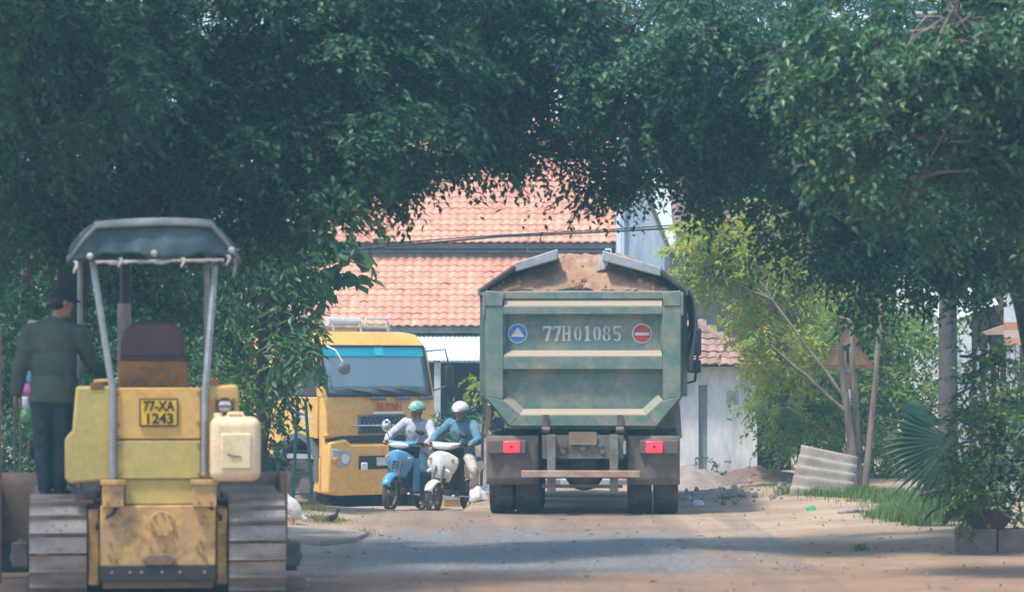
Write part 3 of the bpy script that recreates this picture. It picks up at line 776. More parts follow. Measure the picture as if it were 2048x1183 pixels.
sg = empty('board_sign', W(2026, 1010, 152), 0, 'peeling white and orange banded board sign on a post at the right edge', 'sign')
o0 = W(2026, 1010, 152)
def s2(px, py): p = W(px, py, 152) - o0; return p.x, p.z
for (y0, y1, nm, cc) in ((585, 644, 'white_band', (0.70, 0.72, 0.72)), (644, 660, 'orange_band', (0.62, 0.28, 0.17)), (660, 676, 'cream_band', (0.66, 0.52, 0.42)), (676, 690, 'orange_band', (0.66, 0.36, 0.23))):
    mb = MB(); xa, za = s2(2008, y0); xb, zb = s2(2110, y1); mb.b2(xa, xb, -0.02, 0.02, zb + 0.001, za)
    mb.build(nm, M('sign_' + nm + str(y0), cc, 0.6, col2=tuple(v * 0.82 for v in cc), scale=7, stretch=(1, 1, 0.2), dust=(0.2, 0.15, 0.13), spot=0.15, sscale=9), sg)
mb = MB(); mb.tube([(0, 0.03, 0), (0, 0.03, s2(0, 640)[1])], 0.035, 8); mb.build('post', m_gutter, sg)
mb = MB(); mb.tube([(0.55, 0.03, 0), (0.55, 0.03, s2(0, 640)[1])], 0.035, 8); mb.build('post', m_gutter, sg)

m_polec = M('dark_concrete', (0.075, 0.07, 0.066), 0.9, col2=(0.12, 0.11, 0.10), scale=3, bump=0.3)
up = empty('utility_pole', W(1896, 1035, 165), 0, 'grey concrete utility pole standing between the bush and the fence', 'pole')
mb = MB(); mb.tube([(0, 0, 0), (0, 0, 6.5)], [0.125, 0.085], 10); mb.build('shaft', m_polec, up)
mb = MB(); mb.tube([(-0.45, 0, 6.1), (0.45, 0, 6.1)], 0.04, 6); mb.build('crossarm', m_conc, up)

# warning sign behind the stems
ws = empty('warning_sign', W(1697, 985, 138.5), R(-4), 'faded yellow triangular road sign with red rim behind the grey stems', 'sign')
o1 = W(1697, 985, 138.5)
zt = 1.85 + (729 - 655) / 138.5 - o1.z; zb = 1.85 + (729 - 737) / 138.5 - o1.z
m_sy = M('sign_yellow', (0.32, 0.20, 0.045), 0.6, col2=(0.25, 0.155, 0.04), scale=8)
m_sr = M('sign_rim', (0.22, 0.09, 0.05), 0.6, col2=(0.19, 0.10, 0.06), scale=8)
m_blk = M('sign_black', (0.02, 0.02, 0.022), 0.5)
mb = MB(); mb.prism([(-0.36, zb + 0.03), (-0.33, zb), (0.33, zb), (0.36, zb + 0.03), (0.03, zt), (-0.03, zt)], -0.008, 0.008); mb.build('plate', m_sr, ws)
mb = MB(); mb.prism([(-0.27, zb + 0.055), (0.27, zb + 0.055), (0, zt - 0.10)], -0.013, -0.008); mb.build('yellow_field', m_sy, ws)
mb = MB(); mb.prism([(-0.11, zb + 0.27), (0.05, zb + 0.27), (0.05, zb + 0.34), (-0.11, zb + 0.34)], -0.018, -0.013); mb.prism([(-0.03, zb + 0.08), (0.015, zb + 0.08), (0.015, zb + 0.27), (-0.03, zb + 0.27)], -0.018, -0.013); mb.build('black_symbol', m_blk, ws)
mb = MB()
for i in range(8):
    mb.cur = i % 2; z0 = (zb + 0.2) * i / 8; mb.tube([(0, 0.05, z0), (0, 0.05, z0 + (zb + 0.2) / 8)], 0.038, 8, cap=False)
mb.build('post', [m_sr, m_gutter], ws)

# corrugated sheet leaning by the stems
cs = MB()
A, B, C_, D_ = W(1574, 1002, 149), W(1700, 1008, 149), W(1602, 894, 146), W(1716, 918, 146)
nrm = (B - A).cross(C_ - A).normalized()
def cf(u, v):
    p = A.lerp(B, u).lerp(C_.lerp(D_, u), v); return p + nrm * 0.045 * math.sin(2 * math.pi * v * 5.2 + 0.5)
cs.grid(cf, 6, 60)
tag(cs.build('corrugated_sheet', M('fibre_cement', (0.38, 0.33, 0.27), 0.85, col2=(0.28, 0.24, 0.20), scale=4, bump=0.1), smooth=60, solid=0.008), 'grey-beige corrugated sheet leaning by the grey stems', 'sheet')

# overhead cable
wp = [W(250, 545, 112), W(780, 492, 108), W(1000, 473, 107), W(1200, 464, 106), W(1420, 452, 106), W(1900, 440, 104)]
mb = MB(); mb.tube(wp, 0.021, 6); mb.tube([p + Vector((0, 0.05, 0.045 + 0.02 * math.sin(i * 2))) for i, p in enumerate(wp)], 0.012, 5)
tag(mb.build('overhead_cable', m_wire), 'black overhead cable sagging across the front of the tiled roof', 'cable')

# ladder in front of the yellow truck
m_lad = M('green_ladder_paint', (0.08, 0.26, 0.22), 0.5, col2=(0.05, 0.19, 0.16), scale=6)
lb = W(600, 1010, 148); lb.z = gz(lb.x, lb.y) 
ld = empty('ladder', lb, 0, 'narrow green metal ladder standing in front of the yellow truck', 'ladder')
zt = W(0, 798, 148).z - lb.z
mb = MB(); mb.tube([(-0.10, 0, 0), (-0.05, 0.28, zt)], 0.022, 6); mb.build('side_rail', m_lad, ld)
mb = MB(); mb.tube([(0.17, 0, 0), (0.055, 0.28, zt)], 0.022, 6); mb.build('side_rail', m_lad, ld)
for i in range(5):
    t = (i + 0.55) / 5
    mb = MB(); mb.tube([(-0.10 + 0.05 * t, 0.28 * t, zt * t), (0.17 - 0.115 * t, 0.28 * t, zt * t)], 0.013, 6); mb.build('rung', m_lad, ld)
# ---------------------------------------------------------------- vehicles: shared pieces
m_tyre = M('tyre_rubber', (0.045, 0.04, 0.037), 0.85, col2=(0.10, 0.08, 0.065), scale=5, dust=(0.20, 0.14, 0.10), spot=0.45, sscale=3, bump=0.2)
m_steel = M('dirty_steel', (0.16, 0.14, 0.13), 0.6, metal=0.3, col2=(0.10, 0.085, 0.075), scale=6, dust=(0.26, 0.18, 0.125), spot=0.45, sscale=2.5, top=0.8)
m_black = M('black_plastic', (0.03, 0.03, 0.032), 0.5)
m_glassd = M('dark_glass', (0.03, 0.04, 0.045), 0.08, spec=0.8)
m_chrome = M('chrome', (0.75, 0.76, 0.78), 0.15, metal=1.0, fine=0)
m_lampred = M('lit_red_lamp', (0.7, 0.03, 0.05), 0.3, emis=(1.0, 0.03, 0.055), estr=0.9, fine=0)
m_lamp = M('lamp_glass', (0.72, 0.74, 0.75), 0.12, spec=0.7)
m_amber = M('amber_lens', (0.75, 0.30, 0.04), 0.2, spec=0.6)
m_lens_red = M('red_lens', (0.35, 0.03, 0.03), 0.25)

def wheel_meshes(rad, wid, lug=True, n=28):
    """tyre with tread blocks and a dished rim, axle along X"""
    t = MB(); h = wid / 2
    t.lathe([(rad * 0.58, -h * 0.8), (rad * 0.80, -h), (rad * 0.95, -h * 0.97), (rad * 0.985, -h * 0.8), (rad * 0.985, h * 0.8), (rad * 0.95, h * 0.97), (rad * 0.80, h), (rad * 0.58, h * 0.8)], axis='x', n=n, closed=True)
    if lug:
        for i in range(n):
            a = 2 * math.pi * (i + 0.5) / n
            for sg_ in (-1, 1):
                t.box((sg_ * h * 0.55, math.cos(a + sg_ * 0.06) * rad * 0.985, math.sin(a + sg_ * 0.06) * rad * 0.985), (h * 0.62, rad * 0.10, rad * 0.05), rotm(a + math.pi / 2 * 0 , 0, 0) @ rotm(math.pi / 2, 0, 0) if False else rotm(a - math.pi / 2, 0, 0))
            t.box((0, math.cos(a) * rad * 0.985, math.sin(a) * rad * 0.985), (h * 0.25, rad * 0.12, rad * 0.045), rotm(a - math.pi / 2, 0, 0))
    r = MB()
    r.lathe([(rad * 0.10, -h * 0.35), (rad * 0.30, -h * 0.35), (rad * 0.42, -h * 0.1), (rad * 0.52, -h * 0.3), (rad * 0.60, -h * 0.85), (rad * 0.60, h * 0.85), (rad * 0.52, h * 0.3), (rad * 0.42, h * 0.1), (rad * 0.30, h * 0.35), (rad * 0.10, h * 0.35)], axis='x', n=20)
    return t, r

# ---------------------------------------------------------------- the green dump truck
GREEN = (0.12, 0.205, 0.17)
m_green = M('truck_green', GREEN, 0.5, col2=(0.15, 0.225, 0.19), scale=1.5, dust=(0.40, 0.32, 0.235), top=1.0, spot=0.56, sscale=2.4, bump=0.08, bscale=6, spec=0.4)
m_green_s = M('truck_green_side', GREEN, 0.5, col2=(0.11, 0.19, 0.15), scale=1.5, dust=(0.30, 0.24, 0.17), top=0.9, spot=0.5, sscale=1.4)
m_mud = M('mudguard', (0.13, 0.105, 0.085), 0.9, col2=(0.19, 0.145, 0.11), scale=2.5, dust=(0.30, 0.20, 0.14), spot=0.45, sscale=2, bump=0.15)
m_cover = M('cover_steel', (0.40, 0.44, 0.46), 0.55, col2=(0.30, 0.33, 0.34), scale=3, dust=(0.34, 0.28, 0.22), spot=0.35, sscale=4)
m_under = M('cover_underside', (0.06, 0.06, 0.058), 0.8, col2=(0.10, 0.085, 0.07), scale=3)
m_rust = M('rusty_bar', (0.40, 0.24, 0.15), 0.85, col2=(0.48, 0.38, 0.29), scale=5, dust=(0.45, 0.31, 0.2), spot=0.4)
m_stencil = M('stencil_paint', (0.66, 0.60, 0.54), 0.7, col2=(0.50, 0.42, 0.36), scale=14, lo=0.5, hi=0.7)
m_sblue = M('sign_blue', (0.05, 0.20, 0.52), 0.5, col2=(0.10, 0.25, 0.50), scale=9)
m_sred = M('sign_red', (0.50, 0.045, 0.055), 0.5, col2=(0.42, 0.09, 0.08), scale=9)
m_sgnw = M('sign_white', (0.72, 0.70, 0.66), 0.6, col2=(0.6, 0.55, 0.5), scale=9)

dt = empty('dump_truck', ((1166 - 1024) / 163.0, 43.0, 0.0), R(-2.4), 'green dump truck seen from behind, heaped with reddish soil', 'dump truck')
# tailgate: a plate with stiles, bands and sloped ledges
tg = [(-1.2, 2.76), (1.2, 2.76), (1.2, 1.46), (0.90, 1.10), (-0.90, 1.10), (-1.2, 1.46)]
mb = MB(); mb.prism(tg, 0.10, 0.14)
gate = mb.build('tailgate', m_green, dt, bevel=0.006)
def piece(name, fn, bev=0.008, mat=m_green, par=None):
    b = MB(); fn(b); return b.build(name, mat, par or gate, bevel=bev)
for sx in (-1, 1):
    piece('stile', lambda b: b.prism([(sx * 1.2, 2.57), (sx * 0.98, 2.57), (sx * 0.98, 1.42), (sx * 1.2, 1.462)], 0.0, 0.105))
    piece('corner_box', lambda b: b.prism([(sx * 1.2, 2.572), (sx * 0.99, 2.572), (sx * 0.97, 2.74), (sx * 1.2, 2.762)], -0.012, 0.105))
    piece('chamfer', lambda b: b.prism([(sx * 1.2, 1.46), (sx * 0.98, 1.418), (sx * 0.78, 1.235), (sx * 0.90, 1.10)], 0.0, 0.105))
    # end caps that hinge over the side
    piece('hinge_plate', lambda b: b.b2(sx * 1.2, sx * 1.235, -0.01, 0.2, 2.45, 2.74))
piece('top_band', lambda b: b.b2(-0.98, 0.98, 0.0, 0.105, 2.47, 2.568))
piece('top_rail', lambda b: b.b2(-0.985, 0.985, 0.055, 0.15, 2.66, 2.75))
piece('ledge', lambda b: b.prism([(0.0, 2.569), (0.104, 2.569), (0.104, 2.675)], -0.975, 0.975, 'x'), 0.004)
piece('middle_band', lambda b: b.b2(-0.98, 0.98, 0.0, 0.105, 1.795, 1.955))
piece('ledge', lambda b: b.prism([(0.0, 1.956), (0.10, 1.956), (0.10, 2.03)], -0.975, 0.975, 'x'), 0.004)
piece('bottom_band', lambda b: b.prism([(-0.78, 1.235), (0.78, 1.235), (0.90, 1.10), (-0.90, 1.10)], 0.002, 0.105))
piece('ledge', lambda b: b.prism([(0.002, 1.236), (0.10, 1.236), (0.10, 1.31)], -0.775, 0.775, 'x'), 0.004)
for sx in (-1, 1):
    def slope(b):
        a, c = Vector((sx * 0.98, 0.0, 1.42)), Vector((sx * 0.78, 0.0, 1.236))
        n_ = Vector((-sx * 0.06, 0.1, 0.065))
        b.add([a, c, c + Vector((0, 0.1, 0)), a + Vector((0, 0.1, 0)), a + n_, c + n_], [(0, 1, 5, 4), (0, 4, 3), (1, 2, 5), (3, 4, 5, 2), (0, 3, 2, 1)])
    piece('ledge', slope, 0.003)
    # dark welded lip round the recesses
    piece('lip', lambda b: b.b2(sx * 0.98, sx * 0.955, 0.03, 0.10, 2.03, 2.47), 0.003)
    piece('hinge_pin', lambda b: (b.b2(sx * 0.455 - 0.035, sx * 0.455 + 0.035, -0.03, 0.06, 1.02, 1.24), b.lathe([(0.04, -0.05), (0.04, 0.05)], (sx * 0.455, -0.02, 1.05), 'x', 10)), 0.004, m_steel)
# number, painted with a stencil
def glyphs(txt, h, mb, y, x0, zc, pitch):
    def q(pts): mb.prism(pts, y - 0.003, y)
    def ring(cx, cz, rx, rz, tx, tz, gaps=()):
        n = 20
        for i in range(n):
            if i in gaps: continue
            a, b = 2 * math.pi * i / n, 2 * math.pi * (i + 1) / n
            q([(cx + rx * math.cos(a), cz + rz * math.sin(a)), (cx + rx * math.cos(b), cz + rz * math.sin(b)),
               (cx + (rx - tx) * math.cos(b), cz + (rz - tz) * math.sin(b)), (cx + (rx - tx) * math.cos(a), cz + (rz - tz) * math.sin(a))])
    x = x0
    for ch in txt:
        w = h * 0.62; H = h / 2
        def r(a, b, c, d): q([(x + a * w, zc + b * h), (x + c * w, zc + b * h), (x + c * w, zc + d * h), (x + a * w, zc + d * h)])
        if ch == '7':
            r(-0.45, 0.36, 0.45, 0.5); r(-0.45, 0.2, -0.35, 0.36)
            q([(x + 0.45 * w, zc + 0.36 * h), (x + 0.15 * w, zc + 0.36 * h), (x - 0.25 * w, zc - 0.5 * h), (x + 0.08 * w, zc - 0.5 * h)])
        elif ch == 'H':
            for s_ in (-1, 1): r(s_ * 0.42, -0.42, s_ * 0.16, 0.42); r(s_ * 0.5, 0.425, s_ * 0.06, 0.5); r(s_ * 0.5, -0.5, s_ * 0.06, -0.425)
            r(-0.16, -0.05, 0.16, 0.06)
        elif ch == '0': ring(x, zc, 0.42 * w, H, 0.26 * w, 0.06 * h, (4, 5, 14, 15))
        elif ch == '1': r(-0.15, -0.42, 0.15, 0.5); r(-0.36, -0.5, 0.36, -0.425); q([(x - 0.36 * w, zc + 0.33 * h), (x - 0.155 * w, zc + 0.33 * h), (x - 0.155 * w, zc + 0.5 * h)])
        elif ch == '8': ring(x, zc + 0.235 * h, 0.36 * w, 0.265 * h, 0.2 * w, 0.05 * h); ring(x, zc - 0.235 * h, 0.43 * w, 0.26 * h, 0.23 * w, 0.05 * h)
        elif ch == '5': r(-0.36, 0.38, 0.42, 0.5); r(-0.36, 0.06, -0.22, 0.38); ring(x, zc - 0.2 * h, 0.43 * w, 0.30 * h, 0.24 * w, 0.06 * h, (8, 9, 10, 11))
        x += pitch[ch] if isinstance(pitch, dict) else pitch
_w = {'7': 0.118, 'H': 0.14, '0': 0.118, '1': 0.118, '8': 0.128, '5': 0.13}
_x = -0.44
for ch in '77H01085':
    mb = MB(); glyphs(ch, 0.185, mb, 0.098, _x, 2.235, _w); mb.build('painted_character', m_stencil, gate, smooth=0); _x += _w[ch]
def disc(name, x, m1, shape):
    mb = MB(); mb.lathe([(0.122, 0.0), (0.122, -0.004)], (x, 0.098, 2.235), 'y', 28); d = mb.build(name, m_sgnw, gate)
    mb = MB(); mb.lathe([(0.108, 0.0), (0.108, -0.004)], (x, 0.0935, 2.235), 'y', 28); mb.build('colour_field', m1, d)
    mb = MB(); mb.prism(shape(x), 0.084, 0.089); mb.build('white_symbol', m_sgnw, d)
disc('warning_disc', -0.805, m_sblue, lambda x: [(x - 0.085, 2.195), (x + 0.085, 2.195), (x, 2.315)])
disc('no_entry_disc', 0.725, m_sred, lambda x: [(x - 0.088, 2.212), (x + 0.088, 2.212), (x + 0.088, 2.248), (x - 0.088, 2.248)])
# body
body = MB()
for sx in (-1, 1):
    body.prism([(sx * 1.16, 2.76), (sx * 1.22, 2.76), (sx * 1.22, 1.45), (sx * 0.92, 1.08), (sx * 0.86, 1.12), (sx * 1.16, 1.48)], 0.142, 5.5)
body.b2(-1.2, 1.2, 5.45, 5.52, 1.12, 2.95); body.b2(-0.9, 0.9, 0.145, 5.45, 1.06, 1.12)
body.build('dump_body', m_green_s, dt)
for sx in (-1, 1):
    for i in range(7):
        mb = MB(); y = 0.3 + i * 0.78; mb.b2(sx * 1.222, sx * 1.285, y, y + 0.14, 1.46, 2.70); mb.build('side_rib', m_green_s, dt, bevel=0.008)
    mb = MB(); mb.b2(sx * 1.18, sx * 1.30, 0.16, 5.45, 2.701, 2.79); mb.build('top_rail', m_green_s, dt, bevel=0.01)
# folding load covers, standing half open
for sx, tip, nm in ((-1, (0.31, 3.18), 'left'), (1, (0.24, 3.17), 'right')):
    pr = [(sx * 1.25, 2.78), (sx * 0.84, 3.05), (sx * tip[0], tip[1]), (sx * tip[0], tip[1] - 0.02), (sx * 0.84, 3.02), (sx * 1.22, 2.76)]
    if sx > 0: pr = [(1.25, 2.78), (0.96, 2.99), (0.24, 3.16), (0.24, 3.13), (0.95, 2.96), (1.22, 2.76)]
    mb = MB(); mb.prism(pr, 0.1, 5.3); cv = mb.build('load_cover', m_under, dt)
    a, c = Vector((pr[1][0], 0, pr[1][1])), Vector((pr[2][0], 0, pr[2][1]))
    up_ = Vector((0, 0, 0.10))
    mb = MB(); mb.prism([(a.x, a.z - 0.055), (c.x, c.z - 0.03), (c.x, c.z + 0.095), (a.x, a.z + 0.055)], 0.06, 0.30); mb.build('end_box', m_cover, cv, bevel=0.012)
    mb = MB(); mb.tube([(sx * 1.27, 0.05, 2.76), (pr[1][0], 0.05, pr[1][1] + 0.01)], 0.028, 7); mb.build('arm', m_under, cv)
mb = MB(); mb.prism([(0.30, 3.08), (0.16, 3.0), (0.19, 3.2), (0.30, 3.22)], 0.35, 0.4); mb.build('cover_flap', m_sgnw, dt)
# tarpaulin hanging down the right side
mb = MB()
def tarp(u, v):
    y = 0.02 + 5.3 * u; z = 2.80 - 1.05 * v * (0.75 + 0.25 * math.sin(u * 23)); x = 1.31 + 0.06 * math.sin(v * 3.1) + 0.02 * math.sin(u * 60 + v * 3)
    return (x, y, z)
mb.grid(tarp, 60, 8); mb.build('side_tarpaulin', m_under, dt, smooth=70, solid=0.01)
# chassis
mb = MB(); mb.b2(-0.43, -0.33, -0.05, 7.4, 0.72, 1.0); mb.build('frame_rail', m_steel, dt)
mb = MB(); mb.b2(0.33, 0.43, -0.05, 7.4, 0.72, 1.0); mb.build('frame_rail', m_steel, dt)
mb = MB(); mb.b2(-0.50, 0.50, -0.09, -0.06, 0.70, 0.99)
for hx, hz2 in ((-0.22, 0.87), (0.22, 0.87), (-0.24, 0.79), (0.24, 0.79), (0, 0.83)):
    mb.lathe([(0.035, -0.115), (0.035, -0.088)], (hx, 0, hz2), 'y', 10)
mb.build('crossmember', M('crossmember_paint', (0.15, 0.17, 0.15), 0.7, col2=(0.11, 0.10, 0.09), scale=4, dust=(0.26, 0.19, 0.14), spot=0.45), dt)
mb = MB(); mb.b2(-0.17, 0.17, -0.125, -0.115, 0.87, 1.03); mb.build('number_plate', M('muddy_plate', (0.33, 0.22, 0.10), 0.9, col2=(0.22, 0.16, 0.11), scale=5), dt)
for sx in (-1, 1):
    mb = MB(); mb.b2(sx * 0.33, sx * 0.435, -0.17, -0.10, 0.30, 0.99); mb.build('bumper_post', M('post_grime%d' % sx, (0.22, 0.21, 0.18), 0.8, col2=(0.15, 0.12, 0.10), scale=6), dt, bevel=0.006)
    mb = MB(); mb.b2(sx * 0.70, sx * 1.17, -0.02, 0.10, 0.76, 0.925); lp = mb.build('lamp_box', m_mud, dt, bevel=0.01)
    mb = MB(); mb.b2(sx * 0.775, sx * 0.975, -0.05, -0.021, 0.775, 0.915); mb.build('tail_lamp', m_lampred, lp, bevel=0.018)
    mb = MB(); mb.lathe([(0.022, -0.06), (0.022, -0.05)], (sx * 0.875, 0, 0.845), 'y', 10); mb.build('bulb_centre', m_lens_red, lp)
    # mud flap
    mb = MB()
    mb.grid(lambda u, v: (sx * (0.55 + 0.64 * u), 0.05 + 0.03 * math.sin(u * 7 + v * 2), 0.98 - 0.60 * v), 8, 6); mb.build('mud_flap', m_mud, dt, smooth=70, solid=0.015)
    mb = MB(); mb.prism([(sx * 1.18, 0.95), (sx * 1.22, 0.95), (sx * 1.19, 1.35), (sx * 1.12, 1.35)], 0.1, 0.16); mb.build('flap_bracket', m_mud, dt)
mb = MB(); mb.b2(-0.75, 0.70, -0.24, -0.172, 0.475, 0.56); mb.build('bumper_bar', m_rust, dt, bevel=0.008)
mb = MB(); mb.b2(-0.50, 0.49, -0.15, -0.10, 0.345, 0.385); mb.build('lower_bar', m_steel, dt, bevel=0.006)
tyre_b, rim_b = wheel_meshes(0.52, 0.30)
tme, rme = tyre_b.mesh('tyre', m_tyre), rim_b.mesh('rim', m_steel)
for y in (0.72, 2.07, 6.3):
    for x in ((-1.02, -0.69, 0.69, 1.02) if y < 6 else (-1.0, 1.0)):
        w_ = link('wheel', rme, dt); w_.location = (x, y, 0.515)
        t_ = link('tyre', tme, w_)
    mb = MB(); mb.tube([(-1.0, y, 0.515), (1.0, y, 0.515)], 0.085, 10)
    if y < 6: mb.ell((0, y, 0.52), (0.25, 0.22, 0.24))
    mb.build('axle', m_steel, dt)
for sx in (-1, 1):
    mb = MB(); mb.prism([(1.2, 0.45), (3.0, 0.45), (3.0, 0.62), (1.2, 0.62)], sx * 0.45, sx * 0.55, 'x'); mb.build('leaf_spring', m_steel, dt)
mb = MB(); mb.b2(-1.15, -0.5, 3.6, 5.0, 0.45, 1.0); mb.build('fuel_tank', m_steel, dt, bevel=0.06)
mb = MB(); mb.b2(0.5, 1.15, 3.6, 4.6, 0.5, 1.0); mb.build('battery_box', m_steel, dt, bevel=0.03)
# cab, mostly hidden by the body
cb_ = MB(); cb_.prism([(5.75, 0.85), (7.7, 0.75), (7.75, 1.7), (7.5, 2.78), (7.2, 2.9), (5.75, 2.9)], -1.22, 1.22, 'x')
cab = cb_.build('cab', m_green_s, dt, bevel=0.06)
for sx in (-1, 1):
    mb = MB(); mb.prism([(6.3, 1.85), (7.45, 1.85), (7.3, 2.6), (6.3, 2.6)], sx * 1.222, sx * 1.23, 'x'); mb.build('side_window', m_glassd, cab)
mb = MB(); mb.b2(-1.08, 1.08, 7.70, 7.735, 1.75, 2.6); mb.build('windscreen', m_glassd, cab)
for sx in (-1, 1):
    mb = MB(); mb.tube([(sx * 1.2, 7.3, 2.55), (sx * 1.47, 7.25, 2.5), (sx * 1.49, 7.2, 2.0), (sx * 1.45, 7.2, 1.62), (sx * 1.2, 7.3, 1.55)], 0.02, 7); ar = mb.build('mirror_arm', m_black, dt)
    mb = MB(); mb.box((sx * 1.44, 7.12, 2.18), (0.20, 0.07, 0.40)); mb.build('mirror', m_black, ar, bevel=0.03)
    mb = MB(); mb.box((sx * 1.44, 7.12, 1.83), (0.19, 0.07, 0.19)); mb.build('mirror', m_black, ar, bevel=0.03)
# the load
m_soil = M('red_soil', (0.40, 0.235, 0.145), 0.95, col2=(0.28, 0.15, 0.09), scale=2.2, bump=1.0, bscale=14, dust=(0.52, 0.36, 0.24), spot=0.4, sscale=5)
sl_ = MB()
def soil(u, v):
    x = -1.14 + 2.28 * u; y = 0.12 + 5.2 * v
    e = max(0.0, 1 - abs(x / 1.14) ** 2.2); f = sst(-0.02, 0.12, v) * (1 - sst(0.9, 1.02, v) * 0.5)
    z = 2.66 + 0.08 * sst(0, 0.01, v) + 0.48 * (e ** 0.6) * (0.22 + 0.78 * f) + 0.07 * noise.noise(Vector((x * 2.3, y * 1.6, 1))) + 0.035 * noise.noise(Vector((x * 8, y * 8, 4))) + 0.015 * noise.noise(Vector((x * 24, y * 24, 9)))
    return (x, y, z)
sl_.grid(soil, 110, 150)
so = empty('soil_load', dt.location, dt.rotation_euler.z, 'heaped reddish soil filling the body of the green dump truck', 'soil')
sl_.build('heap', m_soil, so, smooth=180)
mb = MB(); rg = random.Random(4)
for i in range(70):
    u, v = rg.random(), rg.random() ** 2 * 0.5; p = soil(u, v); r = 0.02 + 0.05 * rg.random() ** 4
    mb.ell(p, (r, r * rg.uniform(0.7, 1.2), r * 0.8), rotm(rg.random() * 3, rg.random() * 3, 0), 6, 4)
cl = mb.build('clods', m_soil, so, smooth=0); cl['kind'] = 'stuff'
# ---------------------------------------------------------------- the yellow truck
YEL = (0.80, 0.46, 0.10)
m_yel = M('truck_yellow', YEL, 0.38, col2=(0.76, 0.43, 0.10), scale=1.2, dust=(0.50, 0.33, 0.18), spot=0.22, sscale=2.0, coat=0.3, spec=0.5)
m_wind = bpy.data.materials.new('windscreen_glass'); m_wind.use_nodes = True
_n, _l = m_wind.node_tree.nodes, m_wind.node_tree.links
_t = _n.new('ShaderNodeBsdfTransparent'); _t.inputs[0].default_value = (0.72, 0.80, 0.82, 1)
_g = _n.new('ShaderNodeBsdfGlossy'); _g.inputs['Roughness'].default_value = 0.05
_f = _n.new('ShaderNodeFresnel'); _f.inputs[0].default_value = 2.7
_x = _n.new('ShaderNodeMixShader'); _l.new(_f.outputs[0], _x.inputs[0]); _l.new(_t.outputs[0], _x.inputs[1]); _l.new(_g.outputs[0], _x.inputs[2])
_d = _n.new('ShaderNodeBsdfDiffuse'); _d.inputs[0].default_value = (0.58, 0.78, 0.82, 1)  # dust film plus reflected sky, both painted as pale diffuse colour
_y = _n.new('ShaderNodeMixShader'); _y.inputs[0].default_value = 0.26; _l.new(_x.outputs[0], _y.inputs[1]); _l.new(_d.outputs[0], _y.inputs[2])
_l.new(_y.outputs[0], _n['Material Output'].inputs[0])
m_visor = M('tinted_band', (0.03, 0.42, 0.52), 0.3, emis=None)
m_grey = M('grey_plastic', (0.14, 0.145, 0.15), 0.6, dust=(0.3, 0.22, 0.16), spot=0.25)
m_hlens = M('headlight_lens', (0.42, 0.44, 0.45), 0.12, col2=(0.30, 0.31, 0.32), scale=9, spec=0.8)
m_redtxt = M('red_lettering', (0.60, 0.04, 0.05), 0.4)
m_inter = M('cab_interior', (0.34, 0.36, 0.38), 0.8)
yt = empty('cab_truck', (W(762, 0, 116).x, 60.4, -0.76), R(40), 'yellow tipper truck parked at an angle on the left', 'truck', rx=R(0.0), ry=R(0.0))
HW = 1.22
# cab shell drawn as a side profile (y back, z up), built as outline slices so the windscreen opening is real
prof = [(0.0, 0.95), (-0.02, 1.6), (0.02, 2.08), (0.26, 2.92), (0.50, 3.14), (0.9, 3.19), (2.05, 3.19), (2.05, 0.95)]
shell = MB()
# roof
shell.prism([(0.26, 2.92), (0.50, 3.14), (0.9, 3.19), (2.05, 3.19), (2.05, 3.10), (0.95, 3.10), (0.58, 3.06), (0.36, 2.90)], -HW + 0.04, HW - 0.04, 'x')
cabm = shell.build('cab', m_yel, yt, bevel=0.04)
mb = MB(); mb.prism([(0.0, 1.02), (-0.02, 1.6), (0.03, 2.08), (0.20, 2.10), (0.20, 1.02)], -HW + 0.02, HW - 0.02, 'x'); mb.build('front_panel', m_yel, cabm, bevel=0.03)
mb = MB(); mb.b2(-HW + 0.05, HW - 0.05, 1.98, 2.05, 1.0, 3.1); mb.build('rear_wall', m_yel, cabm)
mb = MB(); mb.b2(-HW + 0.05, HW - 0.05, 0.21, 1.98, 1.0, 1.08); mb.build('floor_pan', m_inter, cabm)
mb = MB(); mb.b2(-HW + 0.12, HW - 0.12, 0.25, 0.62, 1.7, 2.12); mb.build('dashboard', m_inter, cabm, bevel=0.05)
for x in (-0.55, 0.55):
    mb = MB(); mb.b2(x - 0.28, x + 0.28, 1.15, 1.75, 1.2, 1.75); mb.b2(x - 0.26, x + 0.26, 1.6, 1.75, 1.75, 2.55); mb.build('seat', m_inter, cabm, bevel=0.05)
mb = MB(); mb.lathe([(0.24, -0.015), (0.24, 0.015), (0.21, 0.015), (0.21, -0.015)], (0.5, 0.78, 2.12), 'y', 20, closed=True); mb.build('steering_wheel', m_black, cabm)
